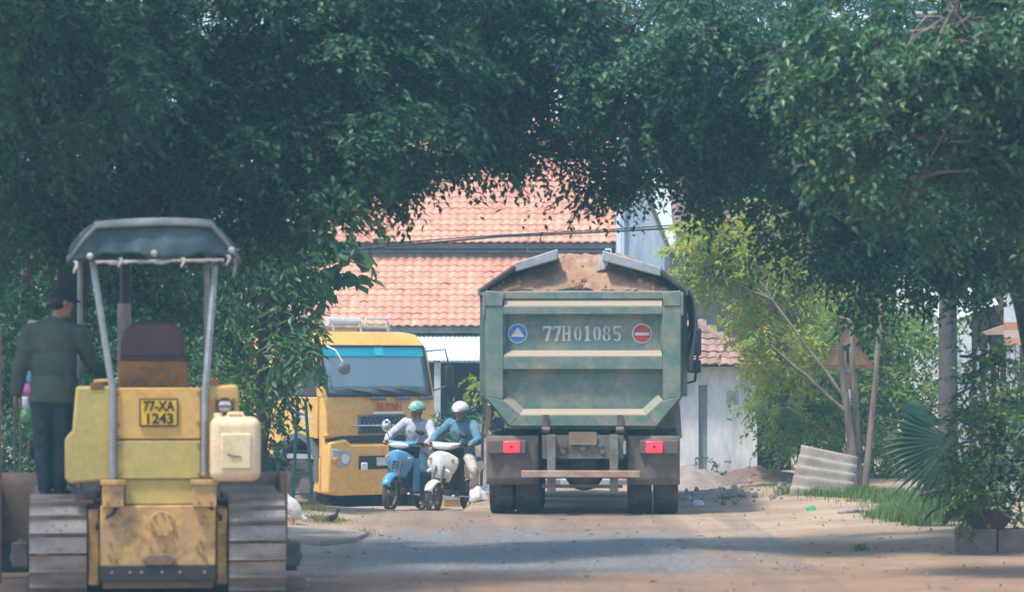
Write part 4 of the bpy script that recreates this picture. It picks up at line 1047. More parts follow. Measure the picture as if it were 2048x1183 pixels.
for sx in (-1, 1):
    # pillars
    mb = MB(); mb.prism([(0.03, 2.06), (0.27, 2.93), (0.44, 2.93), (0.24, 2.06)], sx * (HW - 0.10), sx * (HW - 0.01), 'x'); mb.build('windscreen_pillar', m_yel, cabm, bevel=0.02)
    mb = MB(); mb.prism([(1.45, 2.06), (1.45, 3.12), (2.05, 3.12), (2.05, 2.06)], sx * (HW - 0.06), sx * (HW - 0.005), 'x'); mb.build('rear_quarter', m_yel, cabm)
    mb = MB(); mb.prism([(0.42, 2.93), (0.6, 3.12), (1.45, 3.12), (1.45, 2.93)], sx * (HW - 0.06), sx * (HW - 0.01), 'x'); mb.build('side_header', m_yel, cabm)
    # door
    mb = MB(); mb.prism([(0.20, 1.35), (0.20, 2.06), (1.45, 2.06), (1.45, 1.05), (1.25, 1.05), (1.05, 1.30), (0.7, 1.40), (0.35, 1.36)], sx * (HW - 0.06), sx * HW, 'x'); dr = mb.build('door', m_yel, cabm, bevel=0.015)
    mb = MB(); mb.prism([(0.27, 2.08), (0.46, 2.90), (1.43, 2.90), (1.43, 2.08)], sx * (HW - 0.045), sx * (HW - 0.035), 'x'); mb.build('side_window', m_glassd, dr)
    mb = MB(); mb.b2(sx * HW, sx * (HW + 0.03), 0.95, 1.15, 1.92, 1.97); mb.build('handle', m_black, dr, bevel=0.01)
    mb = MB(); mb.prism([(0.30, 1.72), (0.95, 1.88), (1.0, 1.80), (0.6, 1.69)], sx * HW, sx * (HW + 0.004), 'x'); mb.prism([(0.26, 1.62), (0.8, 1.66), (0.55, 1.61)], sx * HW, sx * (HW + 0.004), 'x'); mb.build('decal', m_sgnw, dr)
    mb = MB(); mb.prism([(0.45, 1.75), (0.92, 1.85), (0.7, 1.74)], sx * (HW + 0.005), sx * (HW + 0.008), 'x'); mb.build('decal', m_grey, dr)
    mb = MB(); mb.b2(sx * (HW - 0.06), sx * HW, 1.452, 2.05, 1.05, 2.055); mb.build('rear_side_panel', m_yel, cabm)
    # wheel arch and step
    arch = [(0.30, 0.62), (0.30, 1.0), (0.44, 1.24), (0.72, 1.36), (1.05, 1.28), (1.25, 1.04), (1.40, 1.04), (1.15, 1.36), (0.75, 1.46), (0.36, 1.34), (0.18, 1.05), (0.18, 0.62)]
    mb = MB()
    for i in range(5): mb.prism([arch[i], arch[i + 1], arch[10 - i], arch[11 - i]], sx * (HW - 0.25), sx * (HW + 0.015), 'x')
    mb.build('wheel_arch', m_grey, cabm)
    mb = MB(); mb.prism([(0.142, 0.42), (0.142, 1.03), (0.18, 1.03), (0.30, 0.62), (0.34, 0.45)], sx * (HW - 0.22), sx * (HW - 0.005), 'x'); mb.build('corner_panel', m_yel, cabm, bevel=0.02)
    # wheels
    w_ = link('wheel', rme, yt); w_.location = (sx * 1.02, 0.78, 0.52); link('tyre', tme, w_)
    for y in (4.4, 5.7):
        for xx in (0.70, 1.02):
            w_ = link('wheel', rme, yt); w_.location = (sx * xx, y, 0.52); link('tyre', tme, w_)
    # lamps
    mb = MB(); mb.prism([(sx * 0.72, 1.12), (sx * 1.15, 1.19), (sx * 1.17, 0.98), (sx * 1.0, 0.86), (sx * 0.78, 0.89)], -0.145, -0.06); hl = mb.build('headlight', m_hlens, cabm, bevel=0.02)
    mb = MB(); mb.lathe([(0.085, -0.015), (0.065, 0.02), (0.02, 0.04)], (sx * 0.90, -0.15, 1.01), 'y', 16); mb.build('reflector', m_chrome, hl)
    mb = MB(); mb.ell((sx * 1.09, -0.145, 0.99), (0.055, 0.02, 0.055)); mb.build('indicator', m_amber, hl)
    mb = MB(); mb.ell((sx * 1.20, -0.03, 1.40), (0.07, 0.05, 0.045)); mb.build('side_indicator', m_amber, cabm)
    mb = MB(); mb.b2(sx * 0.40, sx * 0.54, -0.155, -0.09, 0.80, 0.94); mb.build('fog_lamp', m_lamp, cabm, bevel=0.02)
    mb = MB(); mb.prism([(sx * 1.215, 1.345), (sx * 0.84, 1.40), (sx * 0.72, 1.31), (sx * 0.74, 1.26), (sx * 0.84, 1.345), (sx * 1.215, 1.30)], -0.05, 0.0); mb.build('panel_gap', m_black, cabm)
# windscreen: glass, blue sun band, rubber rim
def wsf(x0, x1, t0, t1, off):
    mb = MB()
    def f(u, v):
        t = t0 + (t1 - t0) * v; x = x0 + (x1 - x0) * u
        return (x, 0.03 + 0.24 * t - 0.03 * (1 - (x / 1.1) ** 2) + off, 2.07 + 0.86 * t)
    mb.grid(f, 14, 4); return mb
wsf(-1.12, 1.12, 0.0, 1.0, 0.0).build('windscreen', m_wind, cabm, smooth=60, solid=0.006)
wsf(-1.10, 1.10, 0.80, 0.99, -0.014).build('sun_band', m_visor, cabm, smooth=60)
wsf(0.0, 0.2, 0.82, 0.985, -0.02).build('sun_band_badge', M('cyan_sticker', (0.05, 0.62, 0.66), 0.4), cabm, smooth=60)
mb = MB(); rim = [(-1.13, 0.02), (-1.13, 1.0), (1.13, 1.0), (1.13, 0.02)]
pts = []
for i in range(4):
    a, b = rim[i], rim[(i + 1) % 4]
    for k in range(8):
        x = a[0] + (b[0] - a[0]) * k / 8; t = a[1] + (b[1] - a[1]) * k / 8
        pts.append((x, 0.02 + 0.24 * t - 0.03 * max(0, 1 - (x / 1.1) ** 2), 2.07 + 0.86 * t))
pts.append(pts[0]); mb.tube(pts, 0.022, 6, cap=False); mb.build('windscreen_seal', m_black, cabm)
for xa, xb in ((-0.75, -0.05), (-0.1, 0.5), (0.35, 1.0)):
    mb = MB(); mb.tube([(xb, -0.06, 2.02), (xb - 0.12, -0.045, 2.10), (xa, -0.03, 2.19)], 0.014, 5); mb.tube([(xb - 0.02, -0.05, 2.06), (xb - 0.6, -0.04, 2.15)], 0.008, 4); mb.build('wiper', m_black, cabm)
    mb = MB(); mb.box((xb - 0.05, -0.05, 2.03), (0.3, 0.05, 0.06)); mb.build('wiper_base', m_grey, cabm, bevel=0.01)
mb = MB(); mb.tube([(0.05, 0.40, 2.75), (0.05, 0.38, 2.55)], [0.012, 0.03], 7); mb.build('tassel', m_redtxt, cabm)
mb = MB(); mb.box((-0.45, 0.36, 2.22), (0.34, 0.10, 0.18), rotm(0.2, 0, 0.1)); mb.build('dashboard_papers', m_sgnw, cabm)
mb = MB(); mb.ell((0.35, 0.40, 2.16), (0.22, 0.06, 0.05)); mb.build('dashboard_cloth', M('rag_cloth', (0.6, 0.62, 0.6), 0.9), cabm)
for x in (-0.8, 0.15):
    mb = MB(); mb.b2(x, x + 0.65, 1.955, 1.975, 2.25, 2.85); mb.build('pale_rear_panel', M('pale_panel%d' % (x > 0), (0.55, 0.62, 0.64), 0.2), cabm)  # pale opaque panels added to brighten the cab interior
# grille, bumper
mb = MB(); mb.b2(-0.52, 0.52, -0.045, -0.0, 1.42, 1.75); gr = mb.build('grille', m_grey, cabm, bevel=0.02)
mb = MB(); mb.b2(-0.47, 0.47, -0.052, -0.046, 1.45, 1.72); mb.build('mesh_backing', m_black, gr)
for i in range(10):
    for dx in (-1, 1):
        mb = MB(); mb.tube([(-0.45 + 0.09 * i, -0.056, 1.46 if dx > 0 else 1.71), (-0.45 + 0.09 * (i + 1), -0.056, 1.71 if dx > 0 else 1.46)], 0.007, 4); mb.build('grille_wire', m_grey, gr)
mb = MB(); mb.tube([(-0.72, -0.075, 1.57), (0.72, -0.075, 1.57)], 0.022, 8); mb.build('chrome_bar', m_chrome, gr)
mb = MB(); mb.b2(-0.78, 0.78, -0.038, 0.0, 1.27, 1.40); mb.build('lower_slot', m_black, cabm, bevel=0.02)
bp = MB(); bp.prism([(-1.20, 1.29), (-0.84, 1.34), (-0.72, 1.25), (0.72, 1.25), (0.84, 1.34), (1.20, 1.29), (1.22, 0.42), (1.0, 0.38), (-1.0, 0.38), (-1.22, 0.42)], -0.12, 0.14)
bpo = bp.build('bumper', m_yel, cabm, bevel=0.035)
mb = MB(); mb.b2(-0.58, 0.58, -0.135, -0.121, 0.82, 1.05); mb.build('bumper_slot', m_black, bpo)
mb = MB(); mb.b2(-0.2, 0.2, -0.15, -0.136, 0.88, 1.02); mb.build('number_plate', m_sgnw, bpo)
text_mesh('maker_name', 'HUYNH', 0.2, m_redtxt, cabm, (0.16, -0.026, 1.89), width=0.52, height=0.135, ext=0.006)
mb = MB(); mb.box((0.14, -0.026, 1.785), (0.68, 0.012, 0.028))
for i in range(11): mb.box((-0.16 + 0.06 * i, -0.03, 1.785), (0.035, 0.014, 0.045))
mb.build('chrome_strip', m_chrome, cabm)
# mirrors
for sx in (-1, 1):
    mb = MB(); mb.tube([(sx * 1.17, 0.22, 2.85), (sx * 1.38, -0.05, 2.88), (sx * 1.44, -0.08, 2.60), (sx * 1.42, -0.08, 2.25), (sx * 1.2, 0.1, 2.15)], 0.016, 6); ar = mb.build('mirror_arm', m_black, cabm)
    mb = MB(); mb.box((sx * 1.43, -0.10, 2.42), (0.17, 0.07, 0.36)); mb.build('mirror', m_black, ar, bevel=0.03)
mb = MB(); mb.tube([(-1.02, 0.2, 2.93), (-1.06, -0.1, 2.86), (-1.0, -0.22, 2.66)], 0.014, 6); ar = mb.build('mirror_arm', m_sgnw, cabm)
mb = MB(); mb.ell((-0.98, -0.24, 2.55), (0.13, 0.06, 0.11)); mb.build('front_mirror', m_grey, ar)
# tipper body and roof gear
mb = MB(); mb.b2(-1.2, 1.2, 2.25, 2.33, 1.15, 3.25); mb.b2(-1.2, -1.14, 2.33, 6.6, 1.15, 2.7); mb.b2(1.14, 1.2, 2.33, 6.6, 1.15, 2.7); mb.b2(-1.14, 1.14, 2.33, 6.6, 1.1, 1.18); mb.b2(-1.14, 1.14, 6.52, 6.6, 1.18, 2.7)
mb.build('tipper_body', m_yel, yt)
mb = MB(); mb.b2(-0.45, -0.35, 0.3, 6.6, 0.72, 0.98); mb.build('frame_rail', m_steel, yt)
mb = MB(); mb.b2(0.35, 0.45, 0.3, 6.6, 0.72, 0.98); mb.build('frame_rail', m_steel, yt)
mb = MB(); mb.tube([(-1.0, 0.78, 0.52), (1.0, 0.78, 0.52)], 0.08, 8); mb.build('axle', m_steel, yt)
mb = MB(); mb.b2(-1.15, 1.15, 1.45, 1.48, 0.10, 0.95); mb.build('shade_sheet', m_black, yt)  # black sheet added to stand in for the dark shade under the truck
mb = MB(); mb.b2(-1.15, -0.55, 2.3, 3.7, 0.2, 0.95); mb.build('fuel_tank', m_steel, yt, bevel=0.05)
mb = MB(); mb.b2(0.55, 1.15, 2.3, 3.6, 0.2, 0.95); mb.build('tool_box', m_steel, yt, bevel=0.02)
mb = MB(); mb.b2(-0.9, 0.9, 0.16, 0.5, 0.42, 0.95); mb.build('engine_guard', m_steel, yt)
m_rack = M('rack_paint', (0.50, 0.47, 0.42), 0.6, col2=(0.35, 0.28, 0.22), scale=5)
mb = MB(); mb.tube([(-1.0, 1.0, 3.27), (0.95, 1.0, 3.27)], 0.03, 7); mb.tube([(-1.0, 1.7, 3.30), (0.95, 1.7, 3.30)], 0.03, 7)
for x in (-0.9, -0.3, 0.3, 0.9): mb.tube([(x, 0.95, 3.19), (x, 1.0, 3.32), (x, 1.75, 3.36)], 0.024, 6)
mb.build('roof_rack', m_rack, cabm)
mb = MB(); mb.tube([(-0.35, 1.1, 3.36), (0.35, 1.1, 3.36)], 0.085, 12); mb.build('air_tank', m_sgnw, cabm)
mb = MB(); mb.tube([(0.45, 1.05, 3.30), (0.48, 1.05, 3.42), (0.95, 1.05, 3.42), (1.0, 1.05, 3.22)], 0.028, 7); mb.build('roof_rail', m_sgnw, cabm)
mb = MB(); mb.tube([(-0.5, 1.2, 3.30), (-0.52, 1.2, 3.44)], 0.05, 7); mb.tube([(0.4, 1.2, 3.30), (0.4, 1.2, 3.42)], 0.05, 7); mb.build('clamps', M('rope_clamp', (0.38, 0.24, 0.16), 0.9), cabm)
# ---------------------------------------------------------------- the bulldozer
m_dz = M('dozer_yellow', (0.66, 0.385, 0.085), 0.55, col2=(0.58, 0.37, 0.12), scale=1.6, dust=(0.20, 0.10, 0.05), spot=0.26, sscale=7, bump=0.1, bscale=10)
m_dzf = M('dozer_faded_yellow', (0.50, 0.39, 0.11), 0.6, col2=(0.43, 0.34, 0.11), scale=1.8, dust=(0.26, 0.13, 0.06), spot=0.18, sscale=8, bump=0.08, bscale=10)
m_dzr = M('dozer_worn_yellow', (0.58, 0.34, 0.10), 0.65, col2=(0.45, 0.28, 0.13), scale=2.5, dust=(0.10, 0.06, 0.045), spot=0.45, sscale=6.5, bump=0.25, bscale=12)
m_track = M('track_steel', (0.38, 0.325, 0.285), 0.55, metal=0.25, col2=(0.25, 0.205, 0.175), scale=4, rnd=0.12, dust=(0.25, 0.15, 0.10), spot=0.3, sscale=5)
m_mudbrown = M('dried_mud', (0.21, 0.13, 0.085), 0.95, col2=(0.14, 0.09, 0.065), scale=3, bump=0.6, bscale=15)
m_blade = M('blade_mud', (0.30, 0.19, 0.125), 0.9, col2=(0.20, 0.13, 0.09), scale=3, bump=0.4, bscale=10)
m_pipe = M('galvanised_pipe', (0.34, 0.37, 0.37), 0.5, metal=0.4, col2=(0.25, 0.26, 0.25), scale=5)
m_seat = M('seat_vinyl', (0.10, 0.042, 0.04), 0.55, col2=(0.075, 0.038, 0.037), scale=5, bump=0.1)
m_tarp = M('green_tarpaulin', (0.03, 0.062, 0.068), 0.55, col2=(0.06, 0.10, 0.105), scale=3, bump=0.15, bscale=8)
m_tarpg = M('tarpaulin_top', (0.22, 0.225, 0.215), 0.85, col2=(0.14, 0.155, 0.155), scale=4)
m_rag = M('torn_lining', (0.52, 0.54, 0.52), 0.85, col2=(0.36, 0.28, 0.25), scale=8)
m_rusto = M('rusty_orange', (0.30, 0.13, 0.035), 0.8, col2=(0.14, 0.065, 0.03), scale=4, bump=0.3, bscale=20)
m_exh = M('exhaust_heatproof', (0.34, 0.30, 0.28), 0.7, col2=(0.24, 0.18, 0.16), scale=5)
m_plate = M('plate_yellow', (0.72, 0.44, 0.03), 0.5, col2=(0.6, 0.36, 0.05), scale=9)
m_ink = M('plate_black', (0.025, 0.02, 0.015), 0.6)

dz = empty('bulldozer', (-2.776, 27.45, 0), R(6.5), 'yellow crawler bulldozer with tarpaulin canopy seen from behind', 'bulldozer')
def part(name, fn, mat=m_dz, bev=0.008, par=None, **k):
    b = MB(); fn(b); return b.build(name, mat, par or dz, bevel=bev, **k)
def X(px): return (px - 316) / 255.0
def Z(py): return 1.85 + (729 - py) / 255.0
# tracks: one shoe mesh, set round the sprocket, idler and rollers
sh_ = MB()
sh_.box((0, 0, 0), (0.445, 0.128, 0.014)); sh_.box((0, -0.052, 0.026), (0.445, 0.016, 0.042)); sh_.box((0, 0.060, 0.004), (0.445, 0.012, 0.016))
for bx in (-0.07, 0.03):
    for by in (-0.012, 0.028): sh_.lathe([(0.012, 0.007), (0.012, 0.017)], (bx + by, by, 0), 'z', 6)
shoe = sh_.mesh('track_shoe', m_track, smooth=0)
Rr, ya, yb, zc = 0.375, 0.40, 2.15, 0.405
straight = yb - ya; per = 2 * straight + 2 * math.pi * Rr; NS = int(per / 0.138)
for sx in (-1, 1):
    tr = MB(); tr.b2(sx * 0.70, sx * 0.86, 0.45, 2.1, 0.22, 0.46)
    frame = tr.build('track_frame', m_mudbrown, dz, bevel=0.02)
    for i in range(NS):
        s_ = (i + 0.3 * (sx + 1)) * per / NS
        if s_ < straight: y, z, a = ya + s_, zc + Rr, 0.0
        elif s_ < straight + math.pi * Rr:
            t = (s_ - straight) / Rr; y, z, a = yb + Rr * math.sin(t), zc + Rr * math.cos(t), -t
        elif s_ < 2 * straight + math.pi * Rr: y, z, a = yb - (s_ - straight - math.pi * Rr), zc - Rr, math.pi
        else:
            t = (s_ - 2 * straight - math.pi * Rr) / Rr; y, z, a = ya - Rr * math.sin(t), zc - Rr * math.cos(t), math.pi - t
        sag = -0.02 * math.sin(math.pi * (y - ya) / straight) if a == 0 else 0
        o = link('track_shoe', shoe, frame); o.location = (sx * 0.78, y, z + sag); o.rotation_euler = (a, 0, 0)
    for k in (-1, 1):
        ch = MB()
        n = 44; ring = []
        for i in range(n + 1):
            s_ = i * per / n
            if s_ < straight: y, z = ya + s_, zc + Rr - 0.05
            elif s_ < straight + math.pi * Rr: t = (s_ - straight) / Rr; y, z = yb + (Rr - 0.05) * math.sin(t), zc + (Rr - 0.05) * math.cos(t)
            elif s_ < 2 * straight + math.pi * Rr: y, z = yb - (s_ - straight - math.pi * Rr), zc - Rr + 0.05
            else: t = (s_ - 2 * straight - math.pi * Rr) / Rr; y, z = ya - (Rr - 0.05) * math.sin(t), zc - (Rr - 0.05) * math.cos(t)
            ring.append((sx * 0.78 + k * 0.06, y, z))
        ch.tube(ring, 0.03, 6, cap=False); ch.build('link_chain', m_mudbrown, frame)
    sp = MB(); sp.lathe([(0.08, -0.05), (0.30, -0.04), (0.30, 0.04), (0.08, 0.05)], (sx * 0.78, ya, zc), 'x', 24)
    for i in range(24): a = 2 * math.pi * i / 24; sp.box((sx * 0.78, ya + 0.31 * math.cos(a), zc + 0.31 * math.sin(a)), (0.05, 0.04, 0.04), rotm(a, 0, 0))
    sp.build('sprocket', m_dzr, frame)
    part('idler', lambda b: b.lathe([(0.06, -0.05), (0.29, -0.05), (0.31, 0), (0.29, 0.05), (0.06, 0.05)], (sx * 0.78, yb, zc), 'x', 24), m_steel, 0, frame)
    for i in range(4): part('roller', lambda b: b.lathe([(0.09, -0.08), (0.11, -0.07), (0.09, 0), (0.11, 0.07), (0.09, 0.08)], (sx * 0.78, 0.75 + 0.36 * i, 0.16), 'x', 14), m_steel, 0, frame)
    part('final_drive', lambda b: b.lathe([(0.30, 0), (0.27, 0.1), (0.20, 0.16)] if sx > 0 else [(0.30, 0), (0.27, -0.1), (0.20, -0.16)], (sx * 0.40, ya + 0.02, zc + 0.02), 'x', 22), m_dzr, 0)
    part('side_casing', lambda b: b.b2(sx * 0.46, sx * 0.545, 0.10, 1.6, 0.12, 0.72), m_dzr, 0.015)
# rear casing with cover plate and bolts
rc = part('rear_casing', lambda b: b.prism([(-0.45, 0.75), (0.45, 0.75), (0.45, 0.28), (0.42, 0.27), (-0.42, 0.27), (-0.45, 0.28)], -0.03, 1.2), m_dzr, 0.012)
part('cover_plate', lambda b: b.lathe([(0.10, -0.045), (0.105, -0.03)], (0.03, 0, 0.605), 'y', 24), m_dzr, 0.003, rc)
m_bolt = M('rusty_bolt', (0.20, 0.11, 0.055), 0.8, col2=(0.32, 0.19, 0.08), scale=20)
bolt_me = MB().lathe([(0.013, -0.014), (0.013, 0.0)], (0, 0, 0), 'y', 6).mesh('bolt', m_bolt, smooth=0)
spots = [(0.03 + 0.085 * math.cos(a), -0.045, 0.605 + 0.085 * math.sin(a)) for a in [i * math.pi / 4 for i in range(8)]]
spots += [(x, -0.03, z) for x, z in ((-0.38, 0.66), (-0.36, 0.60), (-0.37, 0.45), (-0.38, 0.36), (-0.33, 0.33), (0.36, 0.66), (0.34, 0.61), (0.33, 0.47), (0.30, 0.42), (0.34, 0.37), (0.37, 0.34), (-0.06, 0.42), (0.04, 0.41))]
spots += [(x, -0.085, 0.232) for x in (-0.36, -0.22, -0.13, 0.03, 0.17, 0.36)]
for p in spots:
    o = link('bolt', bolt_me, rc); o.location = p
part('drawbar_lip', lambda b: b.prism([(-0.12, 0.33), (-0.07, 0.37), (0.08, 0.37), (0.14, 0.33), (0.10, 0.285), (-0.09, 0.285)], -0.10, -0.03), m_mudbrown, 0.008, rc)
part('drawbar_plate', lambda b: b.b2(-0.45, 0.45, -0.08, 0.1, 0.165, 0.285), m_black, 0.006)
part('belly_plate', lambda b: b.b2(-0.43, 0.43, 0.0, 2.2, 0.10, 0.165), m_mudbrown, 0.006)
# tank and fender bodywork, rear face near y = 0
for sx, (xa, xb) in ((-1, (205, 248)), (1, (385, 432))):
    bk = part('bracket', lambda b: (b.b2(X(xa), X(xb), -0.10, 0.5, Z(1012), Z(965)), b.b2(X(xa) - 0.015, X(xb) + 0.015, -0.12, 0.5, Z(968), Z(958))), m_dzr, 0.006)
    for dx in (0.25, 0.75):
        o = link('bolt', bolt_me, bk); o.location = (X(xa) + (X(xb) - X(xa)) * dx, -0.10, Z(1003))
lo = part('lower_tank', lambda b: b.b2(X(250), X(388), 0.02, 0.6, Z(1008), Z(957)), m_dzf, 0.01)
left_pts = [(X(153), Z(772)), (X(232), Z(772)), (X(232), Z(958)), (X(140), Z(966)), (X(131), Z(955)), (X(131), Z(876)), (X(146), Z(860))]
lfp = part('left_fender', lambda b: b.prism(left_pts, 0.0, 0.85), m_dzf, 0.02)
right_pts = [(X(402), Z(772)), (X(474), Z(768)), (X(478), Z(785)), (X(478), Z(958)), (X(402), Z(958))]
rfp = part('right_fender', lambda b: b.prism(right_pts, 0.0, 0.85), m_dz, 0.025)
upn = part('upper_panel', lambda b: b.b2(X(233), X(401), -0.005, 0.6, Z(877), Z(775)), m_dz, 0.008)
lpn = part('lower_panel', lambda b: b.b2(X(233), X(401), -0.005, 0.6, Z(956.5), Z(880)), m_dzf, 0.008)
for (px, py) in ((238, 787), (396, 785), (238, 872), (238, 850), (396, 845), (240, 890), (396, 888), (240, 948), (396, 948)):
    o = link('bolt', bolt_me, upn if py < 880 else lpn); o.location = (X(px), -0.005, Z(py))
pl = part('number_plate', lambda b: b.b2(X(279), X(356), -0.024, -0.012, Z(852), Z(796)), m_ink, 0.004)
part('plate_field', lambda b: b.b2(X(282), X(353), -0.028, -0.0245, Z(849), Z(799)), m_plate, 0, pl)
text_mesh('plate_text', '77-XA', 0.1, m_ink, pl, (X(318), -0.031, Z(811)), width=0.245, height=0.082, ext=0.002, bold=0.003)
text_mesh('plate_text', '1243', 0.1, m_ink, pl, (X(320), -0.031, Z(836)), width=0.205, height=0.085, ext=0.002, bold=0.003)
hl = part('rear_lamp', lambda b: b.lathe([(0.055, -0.03), (0.068, -0.04), (0.07, 0.0)], (X(449), 0, Z(812)), 'y', 18), m_black, 0, rfp)
part('lamp_glass', lambda b: b.lathe([(0.02, -0.045), (0.052, -0.035)], (X(449), 0, Z(812)), 'y', 18), m_lamp, 0, rfp)
part('lamp_guard', lambda b: [b.box((X(449), -0.055, Z(812) + dz_), (0.15, 0.012, 0.014)) for dz_ in (-0.045, 0.0, 0.045)] + [b.box((X(449) + s_ * 0.07, -0.03, Z(812)), (0.012, 0.06, 0.13)) for s_ in (-1, 1)], m_rusto, 0, rfp)
part('grab_rail', lambda b: b.tube([(X(190), 0.05, Z(772)), (X(190), 0.05, Z(762)), (X(226), 0.05, Z(760)), (X(226), 0.05, Z(770))], 0.014, 6), m_dz, 0)
part('hinge_block', lambda b: (b.b2(X(182), X(208), -0.01, 0.1, Z(778), Z(765)), b.b2(X(412), X(440), 0.1, 0.3, Z(770), Z(758))), m_rusto, 0.006)
# canopy frame: flat bars up the back, bent pipes above, front posts
for pts in ([(226, 956, -0.03), (226, 775, -0.03), (222, 755, -0.03), (186, 522, 0.06), (188, 500, 0.2)], [(408, 950, -0.03), (409, 775, -0.03), (412, 755, -0.03), (430, 535, 0.06), (426, 505, 0.2)]):
    b = MB(); b.tube([(X(p[0]), p[2], Z(p[1])) for p in pts], 0.027, 8); b.build('rear_post', m_pipe, dz)
s0 = 27.45
def Xd(px, y): s = 7000 / (s0 + y); return (px - 1024) / s + 2.776
def Zd(py, y): return 1.85 + (729 - py) * (s0 + y) / 7000
for px in (196, 448):
    yy = 1.25
    xx = Xd(px, yy)
    b = MB(); b.tube([(xx, yy, 0.8), (xx, yy, Zd(500, yy))], 0.022, 8); b.build('front_post', m_pipe, dz)
# tarpaulin roof with sagging skirt
cx = X(307); tz = Z(447)
def skirt_edge(t):
    """outline of the canopy, t round the four sides"""
    hw, y0, y1 = 0.655, -0.02, 1.45
    per_ = [(-hw, y1), (-hw, y0), (hw, y0), (hw, y1)]
    q = t * 4; i = int(q) % 4; f = q - int(q); a, b = per_[i], per_[(i + 1) % 4]
    return Vector((a[0] + (b[0] - a[0]) * f + cx, a[1] + (b[1] - a[1]) * f, 0))
sk = MB(); NSK = 120
def skf(u, v):
    p = skirt_edge(u); c = Vector((cx, 0.72, 0)); side = abs(p.x - cx) / 0.655
    top = c + (p - c) * 0.74; top.y = p.y + 0.02 if p.y < 0.3 else p.y - 0.02
    top.x = cx + max(-0.47, min(0.47, (p.x - cx)))
    q = top.lerp(p, min(1, v * 1.5) ** 0.8)
    z = tz + 0.0 - (tz - Z(512)) * v * (1.0 if v < 1 else 1) - 0.09 * (1 - side) * 0 
    fold = 0.016 * math.sin(u * 95 + 4 * math.sin(u * 17)) * v + 0.02 * math.sin(u * 31 + v * 3) * v
    d = (p - c).normalized()
    z += (0.025 * math.sin(u * 44) + 0.012 * math.sin(u * 131) + 0.02 * noise.noise(Vector((u * 60, 0, 0)))) * (v ** 3)
    return (q.x + d.x * fold, q.y + d.y * fold - (0.03 * v if p.y < 0.3 else 0), z - 0.03 * side ** 3 * v)
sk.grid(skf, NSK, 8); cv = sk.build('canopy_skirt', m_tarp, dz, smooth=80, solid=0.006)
def topf(u, v):
    x = -0.655 + 1.31 * u; y = -0.055 + 1.52 * v; a = abs(x)
    z = tz + 0.028 - 0.02 * (x / 0.47) ** 2 + 0.008 * math.sin(v * 9 + x * 4)
    if a > 0.45: z -= (a - 0.45) * 0.95 + (a - 0.45) ** 2 * 1.4
    if y < 0.0: z -= 0.035 + 0.25 * -y
    return (cx + x * (1.02 if a > 0.5 else 1.0), y, z + 0.006)
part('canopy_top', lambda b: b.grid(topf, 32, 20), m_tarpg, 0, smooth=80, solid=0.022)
part('torn_hem', lambda b: b.grid(lambda u, v: (X(192) + (X(448) - X(192)) * u, -0.055 + 0.008 * math.sin(u * 40), Z(516) - 0.012 + 0.02 * (u - 0.5) - v * (0.022 + 0.03 * max(0, noise.noise(Vector((u * 9, 2.2, 0)))) + 0.02 * max(0, noise.noise(Vector((u * 40, 5, 0)))))), 70, 2), m_rag, 0, smooth=60, solid=0.004)
for px, py, l_ in ((152, 535, 0.07), (365, 528, 0.05), (455, 522, 0.06), (468, 530, 0.13), (240, 528, 0.05)):
    part('torn_strip', lambda b: b.grid(lambda u, v: (X(px) + 0.03 * (u - 0.5) * (1 - 0.5 * v) + 0.01 * math.sin(v * 5), -0.06 + 0.012 * math.sin(u * 3 + v * 4), Z(py) + 0.05 - v * (l_ + 0.03)), 4, 5), m_rag if px < 460 else m_tarpg, 0, smooth=60, solid=0.004)
for px, py in ((181, 513), (308, 507), (462, 500)):
    part('knob', lambda b: b.ell((X(px), -0.09, Z(py)), (0.026, 0.02, 0.026)), m_rag, 0)
# seat
st = part('seat_base', lambda b: b.b2(X(238), X(377), 0.30, 0.75, Z(782), Z(721)), m_rusto, 0.015)
for px in (266, 348): part('seat_bolt', lambda b: b.lathe([(0.022, 0.275), (0.022, 0.30)], (X(px), 0, Z(752)), 'y', 10), m_steel, 0, st)
bp_ = [(X(241), Z(718)), (X(373), Z(718)), (X(373), Z(685)), (X(366), Z(660)), (X(350), Z(645)), (X(325), Z(640)), (X(288), Z(640)), (X(265), Z(645)), (X(250), Z(660)), (X(242), Z(685))]
part('seat_back', lambda b: b.prism(bp_, 0.36, 0.50), m_seat, 0.03)
part('seat_rim', lambda b: b.b2(X(240), X(374), 0.33, 0.54, Z(722), Z(713)), m_seat, 0.01)
part('lever', lambda b: b.tube([(X(150), 1.1, 1.2), (X(152), 1.05, 1.75)], 0.014, 6), m_black, 0)
part('lever', lambda b: b.tube([(X(200), 1.2, 1.2), (X(196), 1.15, 1.72)], 0.014, 6), m_black, 0)
# engine hood, exhaust, blade
part('hood', lambda b: b.prism([(-0.32, 0.7), (0.32, 0.7), (0.34, 1.30), (0.26, 1.42), (-0.26, 1.42), (-0.34, 1.30)], 1.3, 2.5), m_dzf, 0.02)
part('dash_panel', lambda b: b.b2(-0.34, 0.34, 1.22, 1.3, 0.75, 1.5), m_dzf, 0.01)
part('floor_deck', lambda b: b.b2(-0.6, 0.6, 0.86, 1.3, 0.70, 0.76), m_steel, 0.006)
yy = 1.75; xe = Xd(249, yy) + math.tan(R(6.5)) * yy
part('exhaust', lambda b: b.tube([(xe, yy, 1.4), (xe, yy, Zd(607, yy))], 0.056, 12), m_exh, 0)
part('exhaust_stack', lambda b: b.tube([(xe + 0.01, yy, Zd(607, yy)), (xe + 0.01, yy, Zd(515, yy))], 0.046, 12), m_black, 0)
bl = MB()
def blf(u, v):
    return (-1.42 + 2.55 * u, 2.95 + 0.13 * (2 * v - 1) ** 2, 0.16 + 0.75 * v)
bl.grid(blf, 6, 8); bld = bl.build('blade', m_blade, dz, smooth=60, solid=0.03)
